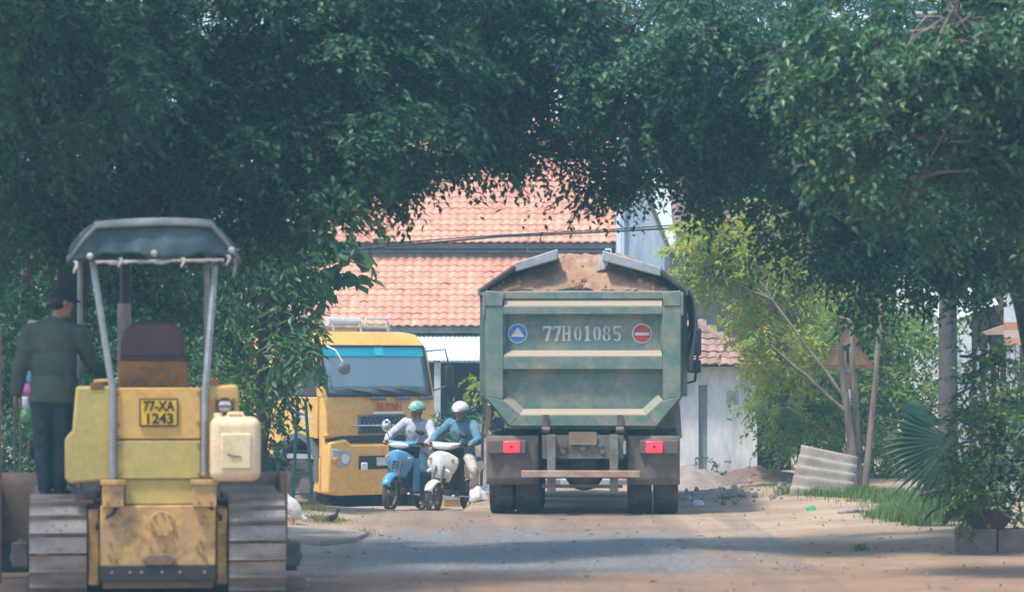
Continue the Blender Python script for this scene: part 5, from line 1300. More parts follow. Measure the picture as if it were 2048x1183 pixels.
part('cutting_edge', lambda b: b.b2(-1.43, 1.24, 2.93, 2.99, 0.06, 0.30), m_black, 0.006, bld)
for sx in (-1, 1):
    part('blade_end', lambda b: b.b2(sx * 1.25 - 0.16, sx * 1.25 - 0.10, 2.70, 3.1, 0.31, 0.92), m_blade, 0.01, bld)
    part('push_arm', lambda b: b.tube([(sx * 1.12, 0.95, 0.30), (sx * 1.12, 2.8, 0.30)], 0.065, 8), m_mudbrown, 0)
    part('arm_pivot', lambda b: b.b2(sx * 1.03, sx * 1.16, 0.82, 1.05, 0.22, 0.42), m_steel, 0.01)
    part('lift_cylinder', lambda b: b.tube([(sx * 0.38, 2.2, 1.0), (sx * 0.55, 2.85, 0.55)], 0.04, 8), m_steel, 0)
for pts in ([(-0.30, 0.02, 0.80), (-0.34, -0.06, 0.70), (-0.47, 0.02, 0.60), (-0.50, 0.3, 0.5)], [(0.30, 0.02, 0.80), (0.40, -0.05, 0.74), (0.49, 0.05, 0.66), (0.5, 0.35, 0.5)], [(X(140), 0.05, Z(966)), (X(170), 0.0, Z(985)), (X(200), 0.0, Z(978)), (X(206), 0.1, Z(970))]):
    part('hydraulic_hose', lambda b: b.tube(pts, 0.014, 7), m_black, 0)
part('step_plate', lambda b: b.b2(-0.62, -0.5, 0.05, 0.5, 0.76, 0.80), m_mudbrown, 0.006)
# jerrycan hung on the right fender
jc = empty('jerrycan', (-2.776, 27.45, 0), R(6.5), 'cream plastic jerrycan hanging on the right side of the bulldozer', 'jerrycan')
m_can = M('jerrycan_plastic', (0.75, 0.60, 0.36), 0.45, col2=(0.66, 0.50, 0.27), scale=4, spec=0.4)
jb = MB(); jb.b2(X(418), X(518), -0.33, -0.05, Z(960), Z(832)); o = jb.build('can', m_can, jc)
m_ = o.modifiers.new('b', 'BEVEL'); m_.width = 0.075; m_.segments = 5; bake(o); o.data.polygons.foreach_set('use_smooth', [True] * len(o.data.polygons))
b = MB(); b.b2(X(440), X(498), -0.345, -0.325, Z(935), Z(865)); b.build('front_panel', m_can, jc, bevel=0.02)
b = MB(); b.tube([(X(452), -0.19, Z(836)), (X(456), -0.19, Z(826)), (X(482), -0.19, Z(826)), (X(486), -0.19, Z(836))], 0.016, 7); b.build('handle', m_can, jc)
b = MB(); b.lathe([(0.032, 0), (0.034, 0.03), (0.03, 0.045)], (X(434), -0.19, Z(836)), 'z', 14); b.build('screw_cap', m_can, jc)
b = MB(); b.tube([(X(452), -0.349, Z(905)), (X(462), -0.352, Z(909)), (X(478), -0.349, Z(910))], 0.006, 5); b.build('scuff', m_steel, jc)
b = MB(); b.tube([(X(462), -0.19, Z(824)), (X(462), -0.02, Z(818)), (X(465), 0.04, Z(835))], 0.008, 5); b.build('hanging_cord', m_black, jc)
# ---------------------------------------------------------------- people
m_skin = M('skin', (0.36, 0.19, 0.12), 0.55, col2=(0.25, 0.125, 0.08), scale=10, fine=0.05)
m_skin2 = M('skin_light', (0.48, 0.28, 0.20), 0.55, col2=(0.34, 0.18, 0.12), scale=10, fine=0.05)
m_eye = M('eye_dark', (0.02, 0.015, 0.012), 0.3)
m_hair = M('black_hair', (0.014, 0.012, 0.011), 0.6)

def wrinkle(o, amp, sc_):
    me = o.data
    off = [(noise.ridged_multi_fractal(Vector((v.co.x * sc_, v.co.y * sc_, v.co.z * sc_ * 0.8 + v.co.x * 3)), 0.9, 2.0, 2, 1.0, 2.0) - 0.9) * amp for v in me.vertices]
    nm = [v.normal.copy() for v in me.vertices]
    for v, d, n_ in zip(me.vertices, off, nm): v.co += n_ * d
    me.update()
    return o

def hand(mb, wrist, fwd, palm, thumb, curl=0.5, sc=1.0):
    """palm and five bent fingers; fwd along the hand, palm = the way the palm faces, thumb = the thumb's side"""
    f, p, t = Vector(fwd).normalized(), Vector(palm).normalized(), Vector(thumb).normalized()
    w = Vector(wrist)
    pc = w + f * 0.05 * sc
    rm = Matrix((f, t, p)).transposed()
    mb.ell(pc, (0.055 * sc, 0.040 * sc, 0.017 * sc), rm)
    for i, (o, l) in enumerate(((0.030, 0.072), (0.010, 0.082), (-0.011, 0.076), (-0.031, 0.060))):
        a = w + f * 0.090 * sc + t * o * sc
        d = f.copy(); ang = 0.0
        for k, fr in enumerate((0.45, 0.32, 0.23)):
            ang += curl * (0.75 if k == 0 else 1.0)
            d = f * math.cos(ang) + p * math.sin(ang)
            e = a + d * l * fr * sc
            mb.cap(a, e, (0.0095 - 0.001 * k) * sc, (0.0088 - 0.001 * k) * sc, 8); a = e
    a = w + f * 0.030 * sc + t * 0.032 * sc
    e = a + (f * 0.55 + t * 0.6 + p * 0.45).normalized() * 0.038 * sc; mb.cap(a, e, 0.012 * sc, 0.010 * sc, 8)
    e2 = e + (f * 0.8 + p * (0.5 + 0.5 * curl)).normalized() * 0.030 * sc; mb.cap(e, e2, 0.010 * sc, 0.0085 * sc, 8)

def person(root, J, mats, look, hands, sleeve=1.0, jacket='jacket', loose=1.0, trousers='trousers', scale=1.0, jack_hem=0.1):
    """one continuous body, then clothes that follow it. J: joints in the root's space"""
    g = {k: Vector(v) for k, v in J.items()}
    look = Vector(look).normalized(); up = Vector((0, 0, 1)); sd = look.cross(up).normalized(); up2 = sd.cross(look).normalized()
    hm = Matrix((sd, look, up2)).transposed()
    hd = g['head']; k = scale
    b = MB()
    b.ell(hd + up2 * 0.035 * k, (0.076 * k, 0.095 * k, 0.095 * k), hm, 16, 12)
    b.ell(hd - up2 * 0.035 * k + look * 0.018 * k, (0.062 * k, 0.075 * k, 0.085 * k), hm, 14, 10)
    b.cap(hd + look * 0.088 * k + up2 * 0.02 * k, hd + look * 0.106 * k - up2 * 0.018 * k, 0.009 * k, 0.014 * k, 8)
    b.ell(hd + look * 0.085 * k - up2 * 0.050 * k, (0.026 * k, 0.014 * k, 0.012 * k), hm)
    b.ell(hd + look * 0.075 * k - up2 * 0.095 * k, (0.026 * k, 0.022 * k, 0.020 * k), hm)
    b.ell(hd + look * 0.083 * k + up2 * 0.036 * k, (0.050 * k, 0.014 * k, 0.010 * k), hm)
    for s_ in (-1, 1): b.ell(hd + sd * s_ * 0.078 * k - up2 * 0.005, (0.010 * k, 0.022 * k, 0.034 * k), hm)
    b.cap(g['neck'], hd - up2 * 0.03 * k - look * 0.012 * k, 0.056 * k, 0.052 * k)
    for s_ in 'LR':
        b.cap(g['chest'], g['sh' + s_], 0.06 * k, 0.045 * k); b.cap(g['sh' + s_], g['el' + s_], 0.045 * k, 0.038 * k); b.cap(g['el' + s_], g['wr' + s_], 0.038 * k, 0.025 * k)
        b.cap(g['pelvis'], g['hip' + s_], 0.08 * k, 0.07 * k); b.cap(g['hip' + s_], g['kn' + s_], 0.068 * k, 0.046 * k); b.cap(g['kn' + s_], g['an' + s_], 0.046 * k, 0.034 * k)
        b.cap(g['an' + s_], g['to' + s_], 0.034 * k, 0.026 * k)
        if hands.get(s_): hand(b, g['wr' + s_], *hands[s_], sc=1.0 * k)
    b.cap(g['neck'], g['chest'], 0.06 * k, 0.10 * k); b.cap(g['chest'], g['pelvis'], 0.10 * k, 0.10 * k)
    body = fuse(b, 'body', mats['skin'], root, 0.0072, 3)
    for s_ in (-1, 1):
        e = MB(); e.ell(hd + look * 0.088 * k + sd * s_ * 0.030 * k + up2 * 0.016 * k, (0.013 * k, 0.006, 0.006 * k), hm, 8, 6); e.build('eye', m_eye, root)
    e = MB(); e.ell(hd + look * 0.096 * k - up2 * 0.051 * k, (0.020 * k, 0.005, 0.004 * k), hm, 8, 6); e.build('mouth', m_eye, root)
    # jacket
    ax = (g['shR'] - g['shL']).normalized(); tv = (g['neck'] - g['pelvis']).normalized(); fr = ax.cross(tv).normalized()
    tm_ = Matrix((ax, fr, tv)).transposed()
    j = MB(); L_ = loose
    j.ell(g['chest'], (0.185 * k * L_, 0.125 * k * L_, 0.20 * k), tm_, 16, 10)
    j.ell(g['chest'].lerp(g['pelvis'], 0.42), (0.175 * k * L_, 0.125 * k * L_, 0.20 * k), tm_, 16, 10)
    j.ell(g['pelvis'] + tv * 0.08, (0.175 * k * L_, 0.125 * k * L_, 0.15 * k), tm_, 16, 10)
    hemc = g['pelvis'] - tv * jack_hem
    ring = []
    for (c_, rx_2, ry_2) in ((g['pelvis'] + tv * 0.14, 0.165, 0.115), (g['pelvis'] + tv * 0.04, 0.170, 0.122), (hemc, 0.178, 0.128)):
        ring.append([c_ + ax * math.cos(2 * math.pi * i / 24) * rx_2 * k * L_ + fr * math.sin(2 * math.pi * i / 24) * ry_2 * k * L_ for i in range(24)])
    j.add(ring[0] + ring[1] + ring[2], [(q_ * 24 + i, q_ * 24 + (i + 1) % 24, (q_ + 1) * 24 + (i + 1) % 24, (q_ + 1) * 24 + i) for q_ in range(2) for i in range(24)] + [list(range(24)), list(range(48, 72))])
    j.cap(g['neck'] - tv * 0.05, g['neck'] - tv * 0.005, 0.085 * k, 0.066 * k)
    for s_ in 'LR':
        j.cap(g['chest'] + tv * 0.10, g['sh' + s_], 0.095 * k, 0.078 * k); j.cap(g['sh' + s_], g['el' + s_], 0.074 * k * L_, 0.060 * k * L_)
        j.cap(g['el' + s_], g['el' + s_].lerp(g['wr' + s_], sleeve), 0.060 * k * L_, 0.047 * k * L_)
        q = g['sh' + s_].lerp(g['el' + s_], 0.55); j.ell(q + fr * 0.02, (0.075 * k, 0.06 * k, 0.05 * k), tm_)
    wrinkle(fuse(j, jacket, mats['top'], root, 0.0095, 4), 0.009, 8)
    cl_ = MB(); ring = [g['neck'] + tv * 0.012 + ax * math.cos(t) * 0.074 * k + fr * math.sin(t) * 0.076 * k + tv * (0.018 * math.sin(t) * -1) for t in [2 * math.pi * i / 20 for i in range(21)]]
    cl_.tube(ring, 0.016, 6, cap=False); cl_.build('collar', mats['top'], root, smooth=60)
    # trousers
    t_ = MB()
    t_.ell(g['pelvis'], (0.17 * k, 0.125 * k, 0.125 * k), tm_, 16, 10)
    for s_ in 'LR':
        t_.cap(g['pelvis'] + ax * (0.05 if s_ == 'R' else -0.05), g['hip' + s_], 0.105 * k, 0.100 * k)
        t_.cap(g['hip' + s_], g['kn' + s_], 0.096 * k, 0.070 * k); t_.cap(g['kn' + s_], g['an' + s_].lerp(g['kn' + s_], 0.08), 0.070 * k, 0.062 * k)
        for i in range(3):
            q = g['kn' + s_].lerp(g['an' + s_], 0.72 + 0.1 * i); t_.ell(q, (0.066 * k, 0.066 * k, 0.022), rotm(0.3 * i, 0.2, 0))
    wrinkle(fuse(t_, trousers, mats['leg'], root, 0.0095, 3), 0.011, 10)
    for s_ in 'LR':
        s2_ = MB(); a, c = g['an' + s_], g['to' + s_]; d = (c - a); d.z = 0
        s2_.cap(a + Vector((0, 0, -0.045)) - d * 0.12, c + Vector((0, 0, -0.012)), 0.042 * k, 0.036 * k); s2_.cap(a, a + Vector((0, 0, -0.03)), 0.044 * k, 0.044 * k)
        fuse(s2_, 'shoe', mats['shoe'], root, 0.009, 3)
    return hd, hm, look, sd, up2

# the operator standing on the left track, back to the viewer
m_jkt = M('olive_jacket', (0.052, 0.078, 0.058), 0.9, col2=(0.068, 0.095, 0.07), scale=4, bump=0.5, bscale=9)
m_jean = M('dark_jeans', (0.018, 0.036, 0.048), 0.9, col2=(0.028, 0.050, 0.060), scale=5, bump=0.5, bscale=10)
m_shoe = M('dark_shoe', (0.022, 0.020, 0.020), 0.7)
m_cap = M('navy_cap', (0.014, 0.020, 0.028), 0.85)
s_op = 248.0
op0 = W(108, 995, s_op); op0.z = 0.80
opr = empty('person', op0, 0, 'man in olive jacket, jeans and dark cap standing on the left track', 'person')
def q(px, py, dy=0.0): p = W(px, py, s_op) - op0; return Vector((p.x, p.y + dy, p.z))
J = dict(head=q(122, 607), neck=q(116, 640), chest=q(108, 682), pelvis=q(106, 790), shL=q(62, 664), shR=q(158, 668), elL=q(42, 730, -0.02), wrL=q(32, 782, 0.03),
         elR=q(178, 722, 0.10), wrR=q(196, 744, 0.32), hipL=q(84, 805), hipR=q(126, 805), knL=q(84, 895, 0.03), knR=q(122, 890, 0.06), anL=q(92, 977, -0.05), anR=q(118, 975, 0.02), toL=q(98, 986, 0.12), toR=q(128, 984, 0.18))
hd, hm, lk, sd, u2 = person(opr, J, dict(skin=m_skin, top=m_jkt, leg=m_jean, shoe=m_shoe), (0.80, 0.58, -0.08),
    {'L': ((-0.15, 0.2, -1), (0.9, 0.3, 0), (0, 1, 0.1), 0.45), 'R': ((0.3, 0.9, -0.1), (0, 0.2, -1), (-0.9, 0.2, 0), 0.9)}, jacket='jacket', loose=1.12, jack_hem=0.06)
c = MB(); c.ell(hd + u2 * 0.060, (0.090, 0.105, 0.082), hm, 18, 10)
cp_ = fuse(c, 'cap', m_cap, opr, 0.008, 2)
c = MB(); c.grid(lambda u, v: hd + u2 * (0.055 - 0.018 * v - 0.02 * (2 * u - 1) ** 2) + lk * (0.075 + 0.085 * v * (1 - 0.35 * (2 * u - 1) ** 2)) + sd * (2 * u - 1) * 0.075, 10, 5); c.build('peak', m_cap, cp_, smooth=60, solid=0.006)
c = MB(); c.ell(hd + u2 * 0.005 - lk * 0.035, (0.080, 0.072, 0.065), hm, 14, 8); c.build('hair', m_hair, opr)

# ---------------------------------------------------------------- motorbikes
m_bblue = M('bike_blue', (0.10, 0.36, 0.68), 0.3, coat=0.4, col2=(0.12, 0.38, 0.66), scale=3, dust=(0.4, 0.32, 0.25), spot=0.12)
m_bwhite = M('bike_white', (0.78, 0.79, 0.80), 0.3, coat=0.4, col2=(0.72, 0.73, 0.74), scale=3, dust=(0.45, 0.36, 0.28), spot=0.1)
m_bnavy = M('bike_dark_blue', (0.03, 0.04, 0.16), 0.35, coat=0.3, col2=(0.04, 0.05, 0.15), scale=3)
m_btyre = M('bike_tyre', (0.05, 0.045, 0.042), 0.9, col2=(0.11, 0.085, 0.07), scale=6)
m_bsteel = M('bike_steel', (0.17, 0.15, 0.135), 0.6, metal=0.3, col2=(0.12, 0.10, 0.085), scale=6)
def motorbike(name, loc, rz, lean, label, paint, scooter, group=None):
    rt = empty(name, loc, rz, label, 'motorbike', group, ry=lean); rt.scale = (0.965,) * 3
    def pt(nm, fn, mat, bev=0.0, par=None, **k):
        b = MB(); fn(b); return b.build(nm, mat, par or rt, bevel=bev, **k)
    rd = 0.235 if scooter else 0.275; wb = 1.22
    for y, nm in ((0.0, 'front_wheel'), (wb, 'rear_wheel')):
        w_ = pt(nm, lambda b: b.lathe([(rd * 0.78, -0.02), (rd * 0.84, -0.024), (rd * 0.84, 0.024), (rd * 0.78, 0.02)], (0, y, rd), 'x', 28, closed=True), m_bsteel)
        pt('tyre', lambda b: b.lathe([(rd * 0.80, -0.028), (rd * 0.92, -0.043), (rd, -0.022), (rd * 1.01, 0), (rd, 0.022), (rd * 0.92, 0.043), (rd * 0.80, 0.028)], (0, y, rd), 'x', 32, closed=True), m_btyre, 0, w_)
        if scooter: pt('spokes', lambda b: [b.box((0, y + rd * 0.4 * math.cos(a), rd + rd * 0.4 * math.sin(a)), (0.03, rd * 0.85, 0.035), rotm(a, 0, 0)) for a in (0.3, 1.56, 2.8, 4.07, 5.3)], m_bsteel, 0, w_)
        else: pt('spokes', lambda b: [b.tube([(0.018 * (-1) ** i, y + 0.03 * math.cos(i * 0.785), rd + 0.03 * math.sin(i * 0.785)), (0, y + rd * 0.8 * math.cos(i * 0.785 + 0.3), rd + rd * 0.8 * math.sin(i * 0.785 + 0.3))], 0.004, 4) for i in range(8)], m_bsteel, 0, w_)
        pt('hub', lambda b: b.tube([(-0.07, y, rd), (0.07, y, rd)], 0.045, 12), m_bsteel, 0, w_)
    hy, hz3 = 0.42, 1.0
    for sx in (-1, 1):
        pt('fork_leg', lambda b: b.tube([(sx * 0.065, 0.0, rd), (sx * 0.065, 0.13, rd + 0.36), (sx * 0.05, 0.26, 0.86)], [0.018, 0.02, 0.016], 8), m_bsteel)
    # front mudguard, arched over the wheel
    def fend(u, v):
        a = R(25) + R(120) * u; rr_ = rd + 0.035; w2 = (0.062 + 0.02 * math.sin(math.pi * u)) * (2 * v - 1)
        k_ = 1 - 0.16 * (2 * v - 1) ** 2
        return (w2, -rr_ * math.cos(a) * k_, rd + rr_ * math.sin(a) * k_)
    pt('front_mudguard', lambda b: b.grid(fend, 12, 8), paint, 0, smooth=80, solid=0.006)
    # leg shield: a swept shell, wide at the shoulders, pointed below
    def shield(u, v):
        s_ = 2 * u - 1; t = v
        hw = (0.225 + 0.035 * math.sin(math.pi * min(1, t * 1.4))) * (1 - 0.62 * t ** 1.3) if not scooter else (0.235 + 0.04 * math.sin(math.pi * min(1, t * 1.5))) * (1 - 0.60 * t ** 1.6)
        z = 0.92 - (0.46 if scooter else 0.42) * t - 0.10 * s_ * s_ * (1 - t)
        y = 0.17 + 0.11 * abs(s_) ** 1.2 + 0.10 * t * (1 if not scooter else 0.35) - 0.035 * math.sin(math.pi * t)
        return (s_ * hw, y, z)
    pt('front_fairing', lambda b: b.grid(shield, 16, 10), paint, 0, smooth=80, solid=0.012)
    if not scooter:
        for sx in (-1, 1): pt('leg_guard', lambda b: b.grid(lambda u, v: (sx * (0.20 + 0.05 * u), 0.33 + 0.16 * u + 0.05 * v, 0.80 - 0.50 * v), 4, 6), m_bnavy if name == 'x' else paint, 0, smooth=80, solid=0.01)
        for i in range(3): pt('vent_slot', lambda b: b.box((0.0 + 0.0 * i, 0.115 - 0.004 * i, 0.74 - 0.045 * i), (0.10, 0.012, 0.016), rotm(0.2, 0, 0)), m_black)
    else:
        pt('nose_trim', lambda b: b.prism([(-0.11, 0.52), (0.11, 0.52), (0.06, 0.42), (-0.06, 0.42)], 0.12, 0.2), m_black, 0.01)
        for sx in (-1, 1): pt('leg_guard', lambda b: b.grid(lambda u, v: (sx * (0.24 + 0.03 * u), 0.30 + 0.10 * u + 0.08 * v, 0.82 - 0.48 * v), 4, 6), m_black, 0, smooth=80, solid=0.01)
        for sx in (-1, 1): pt('indicator', lambda b: b.ell((sx * 0.15, 0.125, 0.63), (0.05, 0.02, 0.025), rotm(0, sx * 0.5, 0)), m_lamp)
    # handlebar cowl with headlight
    def cowl(u, v):
        a = 2 * math.pi * u; t = math.pi * v
        sx_ = math.cos(a) * math.sin(t); return (sx_ * 0.27 * (1 - 0.15 * abs(sx_)), 0.30 + math.cos(t) * -0.11 + 0.05 * sx_ * sx_, 0.985 + math.sin(a) * math.sin(t) * 0.058 + 0.045 * sx_ * sx_)
    pt('handlebar_cowl', lambda b: b.grid(cowl, 20, 8), paint, 0, smooth=80)
    pt('headlight', lambda b: b.ell((0, 0.205, 0.985), (0.16, 0.03, 0.045)), m_lamp)
    for sx in (-1, 1):
        pt('handlebar', lambda b: b.tube([(sx * 0.12, 0.34, 1.0), (sx * 0.24, 0.40, 1.02), (sx * 0.35, 0.47, 1.01)], 0.013, 7), m_bsteel)
        pt('grip', lambda b: b.tube([(sx * 0.25, 0.405, 1.018), (sx * 0.36, 0.475, 1.01)], 0.018, 8), m_black)
        pt('brake_lever', lambda b: b.tube([(sx * 0.22, 0.36, 1.0), (sx * 0.35, 0.42, 0.995)], 0.006, 5), m_bsteel)
    pt('inner_shield', lambda b: b.grid(lambda u, v: ((2 * u - 1) * (0.25 - 0.06 * v), 0.36 + 0.08 * (2 * u - 1) ** 2 + 0.05 * v, 0.97 - 0.62 * v), 8, 8), m_black, 0, smooth=80, solid=0.012)
    for sx in (-1, 1): pt('indicator_lamp', lambda b: b.ell((sx * 0.185, 0.20, 0.80), (0.035, 0.02, 0.022), rotm(0, sx * 0.4, 0)), m_amber)
    pt('steering_tube', lambda b: b.tube([(0, 0.25, 0.80), (0, 0.34, 1.0)], 0.03, 8), m_black)
    mirs = ((-1, 1.26), (1, 1.2)) if not scooter else ((1, 1.16),)
    for sx, mz in mirs:
        st_ = pt('mirror_stem', lambda b: b.tube([(sx * 0.20, 0.38, 1.02), (sx * 0.24, 0.36, 1.12), (sx * 0.27, 0.34, mz - 0.06)], 0.008, 6), m_chrome)
        pt('mirror', lambda b: b.ell((sx * 0.27, 0.34, mz), ((0.085, 0.022, 0.095) if sx < 0 else (0.08, 0.03, 0.045)), rotm(0, 0.2 * sx, 0)), m_chrome if sx < 0 else m_black, 0, st_)
    # frame, body, engine
    pt('underbone', lambda b: b.tube([(0, 0.30, 0.80), (0, 0.45, 0.50), (0, 0.75, 0.45), (0, 1.0, 0.62)], 0.045 if not scooter else 0.10, 8), m_black)
    pt('seat', lambda b: b.prism([(0.62, 0.73), (0.80, 0.77), (1.15, 0.79), (1.42, 0.82), (1.40, 0.75), (0.70, 0.68)], -0.12, 0.12, 'x'), m_black, 0.03)
    for sx in (-1, 1): pt('side_panel', lambda b: b.prism([(0.62, 0.70), (1.40, 0.76), (1.50, 0.66), (1.10, 0.50), (0.72, 0.52)], sx * 0.09, sx * 0.13, 'x'), paint, 0.015)
    pt('engine', lambda b: (b.b2(-0.12, 0.12, 0.55, 0.98, 0.24, 0.46), b.tube([(0, 0.42, 0.34), (0, 0.62, 0.36)], 0.075, 10)), m_bsteel, 0.02)
    pt('exhaust', lambda b: b.tube([(0.08, 0.5, 0.26), (0.13, 0.9, 0.22), (0.15, 1.15, 0.28), (0.15, 1.5, 0.36)], [0.018, 0.018, 0.045, 0.042], 10), m_chrome)
    pt('foot_pegs', lambda b: b.tube([(-0.26, 0.62, 0.29), (0.26, 0.62, 0.29)], 0.014, 7), m_black)
    pt('rear_mudguard', lambda b: b.grid(lambda u, v: (0.06 * (2 * v - 1), wb - (rd + 0.04) * math.cos(R(70) + R(95) * u), rd + (rd + 0.04) * math.sin(R(70) + R(95) * u)), 8, 4), m_black, 0, smooth=80, solid=0.006)
    pt('tail_lamp', lambda b: b.ell((0, 1.50, 0.70), (0.06, 0.03, 0.035)), m_lens_red)
    pt('swing_arm', lambda b: b.tube([(0.09, 0.85, 0.34), (0.09, wb, rd)], 0.02, 7), m_black)
    return rt

def bike_world(loc, rz, lean):
    return Matrix.Translation(loc) @ Euler((0, lean, rz)).to_matrix().to_4x4()

def rider(label, bloc, rz, lean, mats, jacket, feet, look, headx=0.0, tilt=0.0):
    root = empty('person', bloc, rz, label, 'person', ry=lean); root.scale = (0.965,) * 3
    hx = headx
    J = dict(pelvis=(0.0, 0.98, 0.86), chest=(hx * 0.6, 0.88, 1.17), neck=(hx * 0.85, 0.82, 1.36), head=(hx, 0.78, 1.475),
             shR=(-0.185 + hx * 0.7, 0.86, 1.305), shL=(0.185 + hx * 0.7, 0.86, 1.305), elR=(-0.36, 0.70, 1.09), elL=(0.36, 0.70, 1.09),
             wrR=(-0.325, 0.535, 1.035), wrL=(0.325, 0.535, 1.035), hipR=(-0.09, 0.95, 0.82), hipL=(0.09, 0.95, 0.82))
    J.update(feet)
    # facing the viewer: the rider's right hand is at the left of the picture
    J2 = dict(J)
    hands = {'R': ((0.12, -0.95, -0.15), (0, -0.1, -1), (1, 0.3, 0), 1.0), 'L': ((-0.12, -0.95, -0.15), (0, -0.1, -1), (-1, 0.3, 0), 1.0)}
    return root, person(root, J2, mats, look, hands, jacket=jacket, loose=1.08, jack_hem=0.02)

# blue bike and its rider
s1 = 139.0
b1 = W(780, 1024, s1); b1.z = gz(b1.x, b1.y)
motorbike('motorbike', b1, R(-20), R(3.5), 'light blue motorbike ridden by the man in the white shirt', m_bblue, False)
m_shirt = M('pale_shirt', (0.52, 0.53, 0.60), 0.85, col2=(0.45, 0.46, 0.53), scale=5, bump=0.4, bscale=10)
m_bjean = M('blue_jeans', (0.035, 0.085, 0.13), 0.9, col2=(0.05, 0.11, 0.155), scale=5, bump=0.4)
r1, (hd, hm, lk, sd, u2) = rider('man in pale shirt and green helmet on the light blue motorbike', b1, R(-20), R(3.5), dict(skin=m_skin, top=m_shirt, leg=m_bjean, shoe=m_shoe), 'shirt',
    dict(knR=(-0.25, 0.60, 0.66), anR=(-0.22, 0.66, 0.36), toR=(-0.23, 0.52, 0.31), knL=(0.27, 0.62, 0.58), anL=(0.30, 0.60, 0.14), toL=(0.32, 0.46, 0.06)), (-0.05, -1, -0.06), 0.03)
m_hgreen = M('green_helmet', (0.16, 0.42, 0.30), 0.25, col2=(0.45, 0.62, 0.55), scale=6, coat=0.5)
m_hwhite = M('white_helmet', (0.80, 0.80, 0.80), 0.25, col2=(0.72, 0.73, 0.73), scale=4, coat=0.5)
def helmet(root, hd, hm, lk, sd, u2, mat):
    c = MB()
    def f(u, v):
        a = 2 * math.pi * u; t = v * R(98)
        d = sd * math.cos(a) * 0.122 * math.sin(t) + lk * math.sin(a) * 0.142 * math.sin(t) + u2 * (0.118 * math.cos(t))
        return hd + u2 * 0.052 - lk * 0.01 + d
    c.grid(f, 28, 10); h = c.build('helmet', mat, root, smooth=80, solid=0.012)
    c = MB(); c.grid(lambda u, v: hd + u2 * (0.052 - 0.012 * v - 0.02 * (2 * u - 1) ** 2) + lk * (0.112 + 0.055 * v * (1 - (2 * u - 1) ** 2) - 0.06 * (2 * u - 1) ** 2) + sd * (2 * u - 1) * 0.10, 12, 4); c.build('helmet_peak', mat, h, smooth=80, solid=0.008)
    c = MB(); ring = [hd + u2 * 0.046 - lk * 0.01 + sd * math.cos(t) * 0.124 + lk * math.sin(t) * 0.144 for t in [2 * math.pi * i / 28 for i in range(29)]]; c.tube(ring, 0.008, 5, cap=False); c.build('helmet_rim', m_black, h)
    c = MB(); c.tube([hd + sd * 0.085 + u2 * 0.04, hd + sd * 0.072 - u2 * 0.08 + lk * 0.03, hd - u2 * 0.125 + lk * 0.05, hd - sd * 0.072 - u2 * 0.08 + lk * 0.03, hd - sd * 0.085 + u2 * 0.04], 0.007, 5); c.build('chin_strap', m_black, h)
helmet(r1, hd, hm, lk, sd, u2, m_hgreen)
c = MB(); c.ell(hd + u2 * 0.01 - lk * 0.03, (0.082, 0.075, 0.07), hm, 14, 8); c.build('hair', m_hair, r1)
# white scooter and its rider
b2_ = W(866, 1026, 141); b2_.z = gz(b2_.x, b2_.y)
motorbike('motorbike', b2_, R(-24), R(3), 'white scooter ridden by the man in the denim jacket', m_bwhite, True)
m_denim = M('denim_jacket', (0.10, 0.21, 0.30), 0.9, col2=(0.14, 0.27, 0.36), scale=5, bump=0.5, bscale=10)
m_cream = M('cream_trousers', (0.58, 0.52, 0.45), 0.9, col2=(0.50, 0.44, 0.37), scale=5, bump=0.4)
r2, (hd, hm, lk, sd, u2) = rider('man in blue denim jacket and white helmet on the white scooter', b2_, R(-24), R(3), dict(skin=m_skin2, top=m_denim, leg=m_cream, shoe=m_shoe), 'jacket',
    dict(knR=(-0.20, 0.58, 0.62), anR=(-0.13, 0.55, 0.34), toR=(-0.13, 0.42, 0.30), knL=(0.34, 0.66, 0.62), anL=(0.30, 0.72, 0.16), toL=(0.31, 0.60, 0.07)), (-0.02, -1, -0.10), 0.0)
helmet(r2, hd, hm, lk, sd, u2, m_hwhite)
c = MB(); c.ell(hd + u2 * 0.01 - lk * 0.03, (0.082, 0.075, 0.07), hm, 14, 8); c.build('hair', m_hair, r2)
# parked bikes behind the operator
b3 = W(-18, 1030, 160); b3.z = gz(b3.x, b3.y)
motorbike('motorbike', b3, R(62), R(-4), 'dark blue motorbike parked at the left edge behind the blade', m_bnavy, False)
# ---------------------------------------------------------------- plants and loose things by the roadside
def fan_leaf(mb, hub, axis, nrm, rad, spread, nseg, rg, droop=0.25, split=0.45):
    axis = Vector(axis).normalized(); nrm = Vector(nrm); nrm = (nrm - axis * nrm.dot(axis)).normalized(); side = axis.cross(nrm)
    hub = Vector(hub)
    def pt(a, r, w): 
        d = axis * math.cos(a) + side * math.sin(a)
        return hub + d * r + nrm * w + Vector((0, 0, -droop * r * r / rad))
    for i in range(nseg):
        a0 = -spread + 2 * spread * i / nseg; a1 = -spread + 2 * spread * (i + 1) / nseg; am = (a0 + a1) / 2
        R_ = rad * (0.80 + 0.2 * math.cos(am)) * rg.uniform(0.92, 1.05)
        k = 0.30
        ps = [pt(am, 0.02, 0), pt(a0, R_ * split, -0.012), pt(am, R_ * split, 0.018), pt(a1, R_ * split, -0.012),
              pt(am - (am - a0) * k, R_ * 0.8, -0.006), pt(am, R_ * 0.8, 0.006), pt(am + (a1 - am) * k, R_ * 0.8, -0.006), pt(am, R_, -0.03 * rg.random())]
        b = len(mb['V']); mb['V'] += ps; r = rg.random()
        for f in ((0, 1, 2), (0, 2, 3), (1, 4, 2), (4, 5, 2), (2, 5, 3), (5, 6, 3), (4, 7, 5), (5, 7, 6)): mb['F'].append([b + q_ for q_ in f]); mb['R'].append(r * 0.95)
rgp = random.Random(77)
pb = W(1955, 1062, 180); pb.z = gz(pb.x, pb.y)
